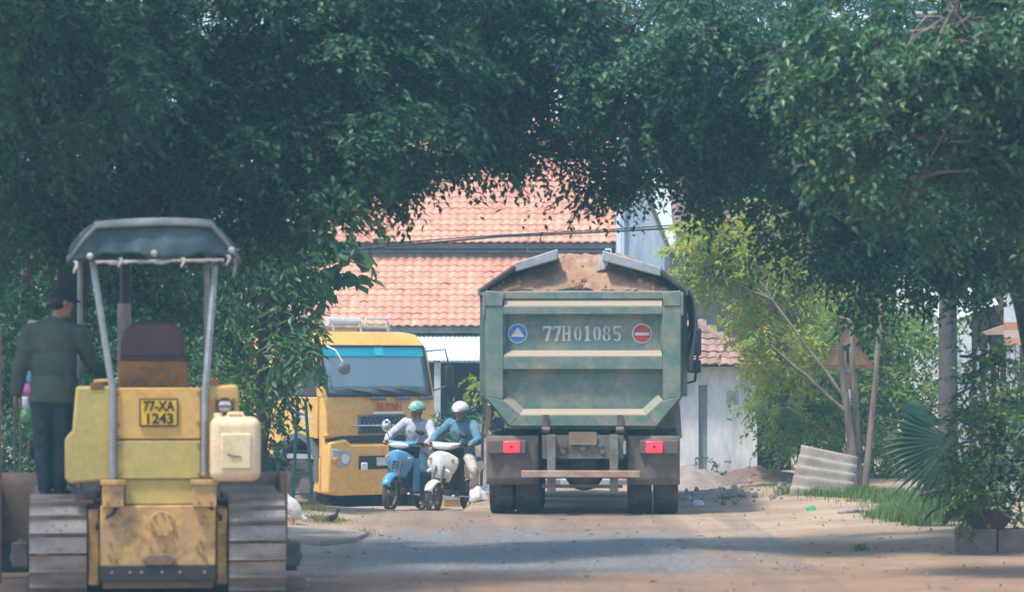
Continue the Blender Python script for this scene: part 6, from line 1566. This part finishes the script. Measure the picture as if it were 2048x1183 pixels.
pm = empty('fan_palm', pb, 0, 'fan palm with a large drooping dark green leaf at the right', 'palm')
for i, (px, py, s, ax_, nr_, rad, sp_, dr) in enumerate([
        (1905, 878, 184, (-0.80, -0.1, -0.55), (0.15, -0.92, 0.25), 0.86, R(74), 0.12),
        (1890, 850, 180, (-0.75, -0.2, 0.45), (0.2, -0.5, 0.8), 0.62, R(38), 0.20),
        (1965, 870, 178, (0.1, -0.2, 0.95), (0.1, -0.95, -0.2), 0.55, R(55), 0.05),
        (2030, 860, 176, (0.6, -0.2, 0.75), (-0.1, -0.9, 0.2), 0.70, R(60), 0.1),
        (2010, 910, 184, (0.8, -0.3, 0.2), (0.1, -0.8, 0.5), 0.70, R(65), 0.25),
        (1985, 930, 186, (0.2, -0.7, 0.1), (0.1, -0.4, 0.9), 0.55, R(70), 0.4)]):
    hub = W(px, py, s) - pb
    d = dict(V=[], F=[], R=[]); fan_leaf(d, hub, ax_, nr_, rad, sp_, 24 if i == 0 else 18, rgp, dr, 0.66 if i == 0 else 0.55)
    lf = npmesh('fan_leaf', np.array([tuple(v) for v in d['V']]), np.array(d['F']), m_palm, np.array(d['R']), pm)
    mb = MB(); mb.tube([Vector((0, 0, 0.35)), Vector((0, 0, 0.35)).lerp(hub, 0.5) + Vector((0, 0, 0.12)), hub], [0.02, 0.014, 0.010], 6); mb.build('stalk', m_bush, lf)
mb = MB(); mb.tube([(0, 0, -0.05), (0.02, 0, 0.2), (0, 0, 0.5)], [0.09, 0.08, 0.05], 9); mb.build('trunk', m_bark, pm)

# clay pot on a masonry block with a light green shrub
bk0 = W(1990, 1110, 205); bk0.z = gz(bk0.x, bk0.y)
kb = empty('masonry_block', bk0, R(2), 'rough grey-brown masonry block under the plant pot at the right edge', 'block')
m_mas = M('old_masonry', (0.24, 0.185, 0.155), 0.95, col2=(0.16, 0.125, 0.11), scale=3, bump=0.5, bscale=12, dust=(0.32, 0.24, 0.18), spot=0.3, top=0.5)
xb = (1922 - 1990) / 205
for i, (x0, x1) in enumerate(((xb, 0.02), (0.03, 0.45))):
    mb = MB(); mb.b2(x0, x1, 0.0, 0.42, -0.05, 0.235 - 0.012 * i); mb.build('stone', m_mas, kb, bevel=0.015)
pt0 = bk0 + Vector((-0.04, 0.2, 0.236))
pot = empty('plant_pot', pt0, 0, 'wide brown glazed plant pot standing on the masonry block', 'pot')
mb = MB(); mb.lathe([(0.16, 0), (0.19, 0.03), (0.235, 0.11), (0.262, 0.125), (0.268, 0.15), (0.235, 0.152), (0.20, 0.11)], (0, 0, 0), 'z', 28); mb.build('bowl', M('pot_glaze', (0.15, 0.085, 0.06), 0.6, col2=(0.10, 0.07, 0.055), scale=4), pot)
mb = MB(); mb.lathe([(0.205, 0.115), (0.05, 0.135)], (0, 0, 0), 'z', 20); mb.build('soil', m_mudbrown, pot)
tree('potted_shrub', 'light green leggy shrub growing over the plant pot at the right', pt0 + Vector((0, 0, 0.12)), W(1985, 900, 204), 0.02, PB([
    (1990, 730, 200, 0.24), (1960, 790, 202, 0.20), (2030, 790, 202, 0.24), (1985, 860, 204, 0.22), (1950, 900, 205, 0.18), (1920, 950, 206, 0.2), (2030, 910, 204, 0.26), (1960, 990, 206, 0.22), (1905, 1000, 207, 0.16), (2040, 990, 204, 0.22), (1930, 840, 200, 0.15)]),
    m_bush, m_bark, 61, dens=55, nspray=7, nleaf=9, twig=0.22, L=0.075, Wd=0.036, droop=0.2, down=-0.1, spread=0.07, cat='shrub')
wb_ = W(1428, 966, 122); wb_.z = -0.2
tree('wall_shrub', 'small dark green plant growing against the whitewashed wall', wb_, wb_ + Vector((0, 0, 0.3)), 0.012, [(wb_ + Vector((-0.02, -0.1, 0.38)), 0.14), (wb_ + Vector((0.03, -0.1, 0.18)), 0.13)],
    m_ficus2, m_bark, 62, dens=60, nspray=5, nleaf=8, twig=0.12, L=0.07, Wd=0.035, cat='plant', twigs=False)
hb = W(962, 990, 112); hb.z = gz(hb.x, hb.y)
tree('yard_tree', 'small pale green tree peeping out beside the left edge of the dump truck', hb, W(968, 800, 112), 0.03, PB([(958, 778, 112, 0.20), (985, 770, 112, 0.22), (1000, 800, 112, 0.2)]),
    m_yellow, m_bark, 63, dens=50, nspray=5, nleaf=8, twig=0.16, L=0.08, Wd=0.035, cat='tree', twigs=False)
gp = W(905, 960, 118); gp.z = gz(gp.x, gp.y)
tree('yard_plant', 'grassy leaved plant in front of the dark house opening behind the riders', gp, W(905, 900, 118), 0.02, PB([(905, 850, 118, 0.24), (925, 870, 118, 0.2), (885, 870, 118, 0.2)]),
    m_broad, m_bark, 64, dens=40, nspray=4, nleaf=7, twig=0.3, L=0.22, Wd=0.03, droop=0.6, down=-0.5, cat='plant', twigs=False)
# dark hedge far behind the bulldozer
tree('hedge_bush', 'dense dark hedge closing the yard behind the bulldozer', (-8.0, 54.0, 0), (-8.0, 54.0, 1.2), 0.08, [
    (Vector((-11.5 + 1.15 * i, 54.0 + 0.5 * math.sin(i * 2.0), 0.9 + 0.15 * math.sin(i * 3.1) + (1.35 if j else 0))), 0.95) for i in range(7) for j in range(2)],
    m_ficus, m_bark, 65, dens=15, nspray=8, L=0.13, Wd=0.06, cat='hedge', twigs=False)

tree('hedge_bush', 'dense hedge far back at the right beyond the tin shed', (12.5, 58.0, 0), (12.5, 58.0, 1.2), 0.08, [
    (Vector((9.6 + 1.25 * i, 58.0 + 0.6 * math.sin(i * 2.0), 0.9 + 0.15 * math.sin(i * 3.1) + (1.4 if j else 0))), 1.05) for i in range(7) for j in range(2)],
    m_ficus2, m_bark, 66, dens=13, nspray=8, L=0.14, Wd=0.065, cat='hedge', twigs=False)

def grass(name, label, n, fn, hgt, mat, seed):
    rg = np.random.default_rng(seed); rr = random.Random(seed)
    P = np.array([fn(rr) for _ in range(n)])
    P = np.array([(x, y, gz(x, y) - 0.01) for x, y in P])
    h = hgt[0] + (hgt[1] - hgt[0]) * rg.random(n) ** 1.5
    a = rg.uniform(0, 2 * np.pi, n); d = np.stack([np.cos(a), np.sin(a), 0 * a], 1)
    s = np.stack([-np.sin(a), np.cos(a), 0 * a], 1); lean = rg.uniform(0.1, 0.7, n)
    w = rg.uniform(0.002, 0.0045, n)[:, None]
    m_ = P + d * (h * lean * 0.35)[:, None] + np.array([0, 0, 1]) * (h * 0.62)[:, None]; t = P + d * (h * lean)[:, None] + np.array([0, 0, 1]) * (h * (1 - lean * 0.3))[:, None]
    V = np.stack([P - s * w, P + s * w, m_ + s * w * 0.8, m_ - s * w * 0.8, t], 1).reshape(-1, 3)
    b = np.arange(n)[:, None] * 5
    Fc = np.concatenate([b + np.array([[0, 1, 2]]), b + np.array([[0, 2, 3]]), b + np.array([[3, 2, 4]])], 1).reshape(-1, 3)
    tag(npmesh(name, V, Fc, mat, np.repeat(rg.random(n), 3)), label, 'grass', kind='stuff')
def patch(pts, sp):
    """grass grows in loose tufts round these picture points"""
    wp_ = []
    for (px, py, r) in pts:
        s = (py - 729) / 1.85; wp_.append(((px - 1024) / s, F_PX / s, r))
    def f(rr):
        x, y, r = rr.choice(wp_)
        tx, ty = x + rr.gauss(0, r), y + rr.gauss(0, r * 3.0)
        k = 5.0
        return (tx + 0.12 * noise.noise(Vector((tx * 3, ty * 2, 0))), ty + 0.3 * noise.noise(Vector((tx * 3, ty * 2, 9))))
    return f
grass('grass_patch', 'green grass growing on the right verge beside the palm', 42000, patch([(1760, 1010, 0.28), (1850, 1030, 0.25), (1830, 1060, 0.16), (1700, 1000, 0.28), (1880, 1050, 0.2), (1640, 1000, 0.22), (1910, 1020, 0.25), (1960, 1000, 0.3), (1800, 1050, 0.16)], 0.07), (0.03, 0.17), m_grass, 5)
grass('dry_grass_patch', 'thin dry grass on the low bank behind the white bird', 5000, patch([(620, 1030, 0.1), (650, 1045, 0.1), (600, 1015, 0.12), (690, 1070, 0.12)], 0.05), (0.03, 0.10), m_drygrass, 6)
grass('weeds', 'sparse green weeds on the dirt right of the road', 500, patch([(1715, 1095, 0.025), (1725, 1098, 0.03), (1545, 985, 0.1), (1450, 1000, 0.05)], 0.02), (0.03, 0.09), m_grass, 7)

# fallen leaves
mb = MB(); rg = random.Random(9)
for _ in range(170):
    x, y = rg.uniform(-4, 6.5), rg.uniform(28, 44)
    a = rg.uniform(0, 6.3); l_, w2 = rg.uniform(0.03, 0.07), rg.uniform(0.012, 0.025); z = gz(x, y) + 0.014
    c_, s_ = math.cos(a), math.sin(a)
    mb.cur = 0 if rg.random() < 0.7 else 1
    mb.add([(x - c_ * l_, y - s_ * l_, z), (x - s_ * w2, y + c_ * w2, z + 0.012), (x + c_ * l_, y + s_ * l_, z + rg.uniform(0, 0.02)), (x + s_ * w2, y - c_ * w2, z + 0.012)], [(0, 1, 2), (0, 2, 3)])
tag(mb.build('fallen_leaves', [M('dead_leaf', (0.16, 0.09, 0.045), 0.8), M('yellow_leaf_dry', (0.40, 0.27, 0.06), 0.8)], smooth=0, recalc=False), 'dry fallen leaves scattered over the dirt', 'leaves', kind='stuff')

# heaps
def heap(name, label, c, rx, ry, h, mat, seed, rough=0.12, n=44, rz=0.0, cat='heap'):
    mb = MB()
    def f(u, v):
        r, a = v, 2 * math.pi * u
        x, y = math.cos(a) * rx * r, math.sin(a) * ry * r
        k = (1 - r) ** 0.8 * (1 + 0.35 * noise.noise(Vector((x * 2.2 + seed, y * 2.2, 0)))) + rough * noise.noise(Vector((x * 6, y * 6, seed))) * (1 - r) + 0.05 * noise.noise(Vector((x * 17, y * 17, seed))) * (1 - r)
        return (x, y, h * k - 0.05 * (r > 0.99))
    mb.grid(f, n, 22); o = mb.build(name, mat, smooth=180); o.location = c
    return tag(o, label, cat)
m_sandp = M('grey_sand', (0.33, 0.28, 0.25), 0.95, col2=(0.25, 0.20, 0.17), scale=3, bump=0.7, bscale=20)
m_grav = M('gravel', (0.36, 0.31, 0.27), 0.95, col2=(0.24, 0.20, 0.175), scale=5, bump=1.0, bscale=24)
m_rub = M('red_rubble', (0.24, 0.15, 0.115), 0.95, col2=(0.16, 0.11, 0.095), scale=4, bump=1.0, bscale=16)
def on(px, s): x, y = (px - 1024) / s, F_PX / s; return Vector((x, y, gz(x, y) - 0.02))
heap('sand_heap', 'grey sand heap against the whitewashed hut wall', on(1385, 132), 0.75, 0.9, 0.42, m_sandp, 1.3)
heap('rubble_heap', 'low reddish rubble heap between the hut and the corrugated sheet', on(1520, 131), 0.8, 0.6, 0.26, m_rub, 4.1, 0.4)
heap('rubble_heap', 'low spread of broken stones right beside the dump truck wheels', on(1440, 144), 0.75, 0.6, 0.15, m_sandp, 7.7, 0.5)
heap('gravel_heap', 'tall gravel heap behind the white scooter rider', on(962, 108), 0.95, 1.0, 1.45, m_grav, 2.2)
mb = MB(); rg = random.Random(12)
for _ in range(60):
    p = on(rg.uniform(1370, 1600), rg.uniform(133, 152)); r = rg.uniform(0.02, 0.07)
    mb.cur = rg.choice((0, 0, 1))
    mb.ell(p + Vector((0, 0, r * 0.4 + 0.03)), (r, r * rg.uniform(0.6, 1), r * 0.6), rotm(rg.random() * 3, rg.random() * 3, rg.random() * 3), 6, 4)
tag(mb.build('broken_stones', [m_sandp, m_conc], smooth=0), 'broken stones strewn right of the dump truck', 'stones', kind='stuff')

yb_ = on(950, 119)
tr_ = empty('steel_trough', yb_, R(6), 'dull yellow steel trough lying in front of the gravel heap', 'trough')
mb = MB(); mb.prism([(-0.25, 0.28), (0.25, 0.28), (0.22, 0.0), (-0.22, 0.0)], -0.55, 0.7, 'x'); mb.build('tub', M('dull_yellow', (0.50, 0.36, 0.13), 0.7, col2=(0.40, 0.29, 0.13), scale=3, dust=(0.4, 0.3, 0.2), spot=0.4), tr_, bevel=0.02); 
mb = MB(); mb.b2(-0.58, 0.73, -0.285, -0.255, 0.25, 0.32); mb.build('rim', m_conc, tr_, bevel=0.006)

def bag(name, label, c, r, mat, seed, cat='bag'):
    mb = MB(); mb.ell((0, 0, 0), (1, 1, 1), None, 18, 12)
    vs_ = []
    for v in mb.v:
        p = Vector(v); k = 1 + 0.35 * noise.noise(p * 1.6 + Vector((seed, 0, 0))) + 0.18 * noise.noise(p * 4.5 + Vector((0, seed, 0)))
        vs_.append((p.x * r[0] * k, p.y * r[1] * k, max(-0.6, p.z) * r[2] * k))
    mb.v = vs_; o = mb.build(name, mat, smooth=50); o.location = Vector(c) + Vector((0, 0, r[2] * 0.6)); return tag(o, label, cat)
m_bagw = M('white_plastic_bag', (0.68, 0.70, 0.72), 0.45); m_bagg = M('green_plastic_bag', (0.03, 0.42, 0.22), 0.35)
bag('plastic_bag', 'crumpled white plastic bag beside the left rear wheels of the dump truck', on(956, 146), (0.13, 0.12, 0.12), m_bagw, 1)
bag('plastic_bag', 'small white scrap of plastic at the foot of the green ladder', on(636, 148), (0.07, 0.06, 0.035), m_bagw, 2)
bag('plastic_bag', 'bright green plastic bag on the grass of the right verge', on(1622, 163.5), (0.065, 0.05, 0.045), m_bagg, 3)
bag('pale_stone', 'pale flat stone on the sandy right verge', on(1702, 168), (0.15, 0.10, 0.05), m_sandp, 4, 'stone')
bag('pale_stone', 'small round stone on the dirt right of the bulldozer track', on(615, 233), (0.035, 0.035, 0.03), m_sandp, 5, 'stone')
bag('pale_stone', 'whitish stone lying among the rubble beside the dump truck', on(1395, 151), (0.09, 0.07, 0.05), m_bagw, 6, 'stone')
cbk = on(1175, 127)
mb = MB(); mb.b2(-0.42, 0.40, 0, 0.3, -0.1, 0.27); o = mb.build('concrete_block', m_conc, bevel=0.02); o.location = cbk; tag(o, 'pale concrete block seen under the dump truck between its wheels', 'block')
# broken concrete slab at the left verge
mb = MB(); sp_ = [on(556, 190), on(640, 196), on(712, 192), on(735, 186), on(690, 181), on(600, 178), on(556, 178)]
mb.prism([(p.x, p.y) for p in sp_], 0.0, 0.055, 'z'); tag(mb.build('concrete_slab', M('slab_concrete', (0.36, 0.31, 0.26), 0.95, col2=(0.27, 0.22, 0.18), scale=2.5, bump=0.4, dust=(0.34, 0.23, 0.16), spot=0.4, top=0.25), bevel=0.012), 'flat broken concrete slab on the dirt right of the bulldozer', 'slab')

# birds
def bird(name, label, loc, rz, size, body, legs, bill, head_low, cat):
    rt = empty(name, loc, rz, label, cat)
    k = size
    b = MB()
    if head_low:
        b.ell((0, 0, 0.62 * k), (0.52 * k, 0.30 * k, 0.30 * k), rotm(0, R(52), 0)); b.cap((-0.2 * k, 0, 0.95 * k), (-0.42 * k, 0, 1.42 * k), 0.16 * k, 0.05 * k)
        b.cap((0.22 * k, 0, 0.42 * k), (0.42 * k, 0, 0.22 * k), 0.15 * k, 0.10 * k); b.ell((0.47 * k, 0, 0.18 * k), (0.13 * k, 0.10 * k, 0.10 * k)); hp_ = Vector((0.47 * k, 0, 0.18 * k)); bd = Vector((0.8, 0, -0.45))
    else:
        b.ell((0, 0, 0.42 * k), (0.42 * k, 0.22 * k, 0.22 * k), rotm(0, R(-28), 0)); b.cap((-0.3 * k, 0, 0.28 * k), (-0.72 * k, 0, 0.14 * k), 0.12 * k, 0.05 * k)
        b.cap((0.22 * k, 0, 0.58 * k), (0.33 * k, 0, 0.86 * k), 0.14 * k, 0.09 * k); b.ell((0.36 * k, 0, 0.92 * k), (0.13 * k, 0.10 * k, 0.11 * k)); hp_ = Vector((0.36 * k, 0, 0.92 * k)); bd = Vector((1, 0, -0.2))
    fuse(b, 'body', body, rt, 0.035 * k, 3)
    bd.normalize()
    e = MB(); e.tube([hp_ + bd * 0.09 * k, hp_ + bd * 0.26 * k], [0.05 * k, 0.012 * k], 7); e.build('bill', bill, rt)
    for s_ in (-1, 1):
        e = MB(); e.tube([(0.02 * k, s_ * 0.1 * k, 0.32 * k), (0.03 * k, s_ * 0.1 * k, 0.0)], 0.025 * k, 5)
        for t in (-0.4, 0, 0.4): e.tube([(0.03 * k, s_ * 0.1 * k, 0.012 * k), (0.03 * k + 0.17 * k * math.cos(t), s_ * 0.1 * k + 0.17 * k * math.sin(t), 0.008 * k)], 0.018 * k, 5)
        e.build('leg', legs, rt)
        w = MB(); w.ell((-0.08 * k, s_ * 0.2 * k, (0.62 if head_low else 0.44) * k), (0.40 * k, 0.07 * k, 0.17 * k), rotm(0, R(52 if head_low else -22), 0)); w.build('wing', body, rt)
        e = MB(); e.ell(hp_ + Vector((0.03 * k, s_ * 0.085 * k, 0.03 * k)), 0.018 * k, None, 6, 5); e.build('eye', m_eye, rt)
m_bdark = M('dark_feathers', (0.028, 0.032, 0.045), 0.6, col2=(0.05, 0.05, 0.06), scale=20)
m_bwht = M('white_feathers', (0.62, 0.62, 0.62), 0.85, col2=(0.5, 0.49, 0.48), scale=14)
m_orange = M('orange_bill', (0.70, 0.30, 0.05), 0.5)
p = on(666, 172); p.z += 0.02
bird('pigeon', 'black pigeon standing on the sandy verge', p, R(-8), 0.165, m_bdark, m_lens_red, m_steel, False, 'pigeon')
p = on(585, 176); p.z += 0.03
bird('duck', 'white duck with its head down beside the right track of the bulldozer', p, R(-10), 0.30, m_bwht, m_orange, m_orange, True, 'duck')

# things at the far left behind the operator
p = on(30, 222)
bo = empty('banner', p, R(10), 'white vertical banner with dark marks half hidden by the operator', 'banner')
def bz(py): return 1.85 + (729 - py) / 222 - p.z
mb = MB(); mb.grid(lambda u, v: (-0.02 + 0.09 * u + 0.14 * v ** 1.5, 0.03 * math.sin(3 * v), bz(775) + (bz(640) - bz(775)) * v), 3, 16); mb.build('cloth', m_sgnw, bo, smooth=80, solid=0.004)
for i in range(6):
    v = 0.14 + 0.14 * i
    mb = MB(); mb.box((0.025 + 0.14 * v ** 1.5, -0.02 + 0.03 * math.sin(3 * v), bz(775) + (bz(640) - bz(775)) * v), (0.055, 0.006, 0.035)); mb.build('dark_mark', m_black, bo)
mb = MB(); mb.tube([(0, 0.04, 0), (0, 0.04, bz(775)), (0.14, 0.06, bz(636))], 0.014, 6); mb.build('pole', m_steel, bo)
mb = MB(); p2 = on(-2, 236); mb.tube([(0, 0, 0), (0, 0, 2.2)], 0.022, 8); o = mb.build('thin_post', M('faded_red_paint', (0.36, 0.16, 0.14), 0.7)); o.location = p2; tag(o, 'thin faded red post at the left edge of the picture', 'post')
p3 = on(62, 214)
fl = empty('cloth_bundle', p3, 0, 'bright patterned cloth hanging behind the operator', 'cloth')
def c3(py): return 1.85 + (729 - py) / 214 - p3.z
for i, cc in enumerate(((0.10, 0.25, 0.45), (0.50, 0.12, 0.30), (0.45, 0.50, 0.52), (0.12, 0.30, 0.10))):
    mb = MB(); za, zb2 = c3(740 + 26 * i), c3(740 + 26 * (i + 1)); mb.grid(lambda u, v: (-0.09 + 0.18 * u, 0.03 * math.sin(u * 9 + i), za + (zb2 - za) * v * 0.97), 10, 2); mb.build('cloth_strip', M('cloth_%d' % i, cc, 0.9, col2=tuple(min(0.7, v * 1.8 + 0.05) for v in cc), scale=16), fl, smooth=80, solid=0.004)
mb = MB(); mb.tube([(-0.1, 0.03, 0), (-0.1, 0.03, c3(735))], 0.012, 6); mb.build('pole', m_steel, fl)
# ---------------------------------------------------------------- the hazy air
hz_box = MB(); hz_box.b2(-160, 160, -60, 230, -2.2, 14.5)
m_haze = bpy.data.materials.new('haze_air'); m_haze.use_nodes = True
_n, _l = m_haze.node_tree.nodes, m_haze.node_tree.links
_n.remove(_n['Principled BSDF'])
_v = _n.new('ShaderNodeVolumePrincipled')
_v.inputs['Color'].default_value = (0.42, 0.84, 1.0, 1)
_v.inputs['Density'].default_value = 0.0023
_v.inputs['Anisotropy'].default_value = 0.2
_l.new(_v.outputs[0], _n['Material Output'].inputs['Volume'])
tag(hz_box.build('haze', m_haze, smooth=0), 'pale hazy air over the whole street', 'haze', kind='stuff')
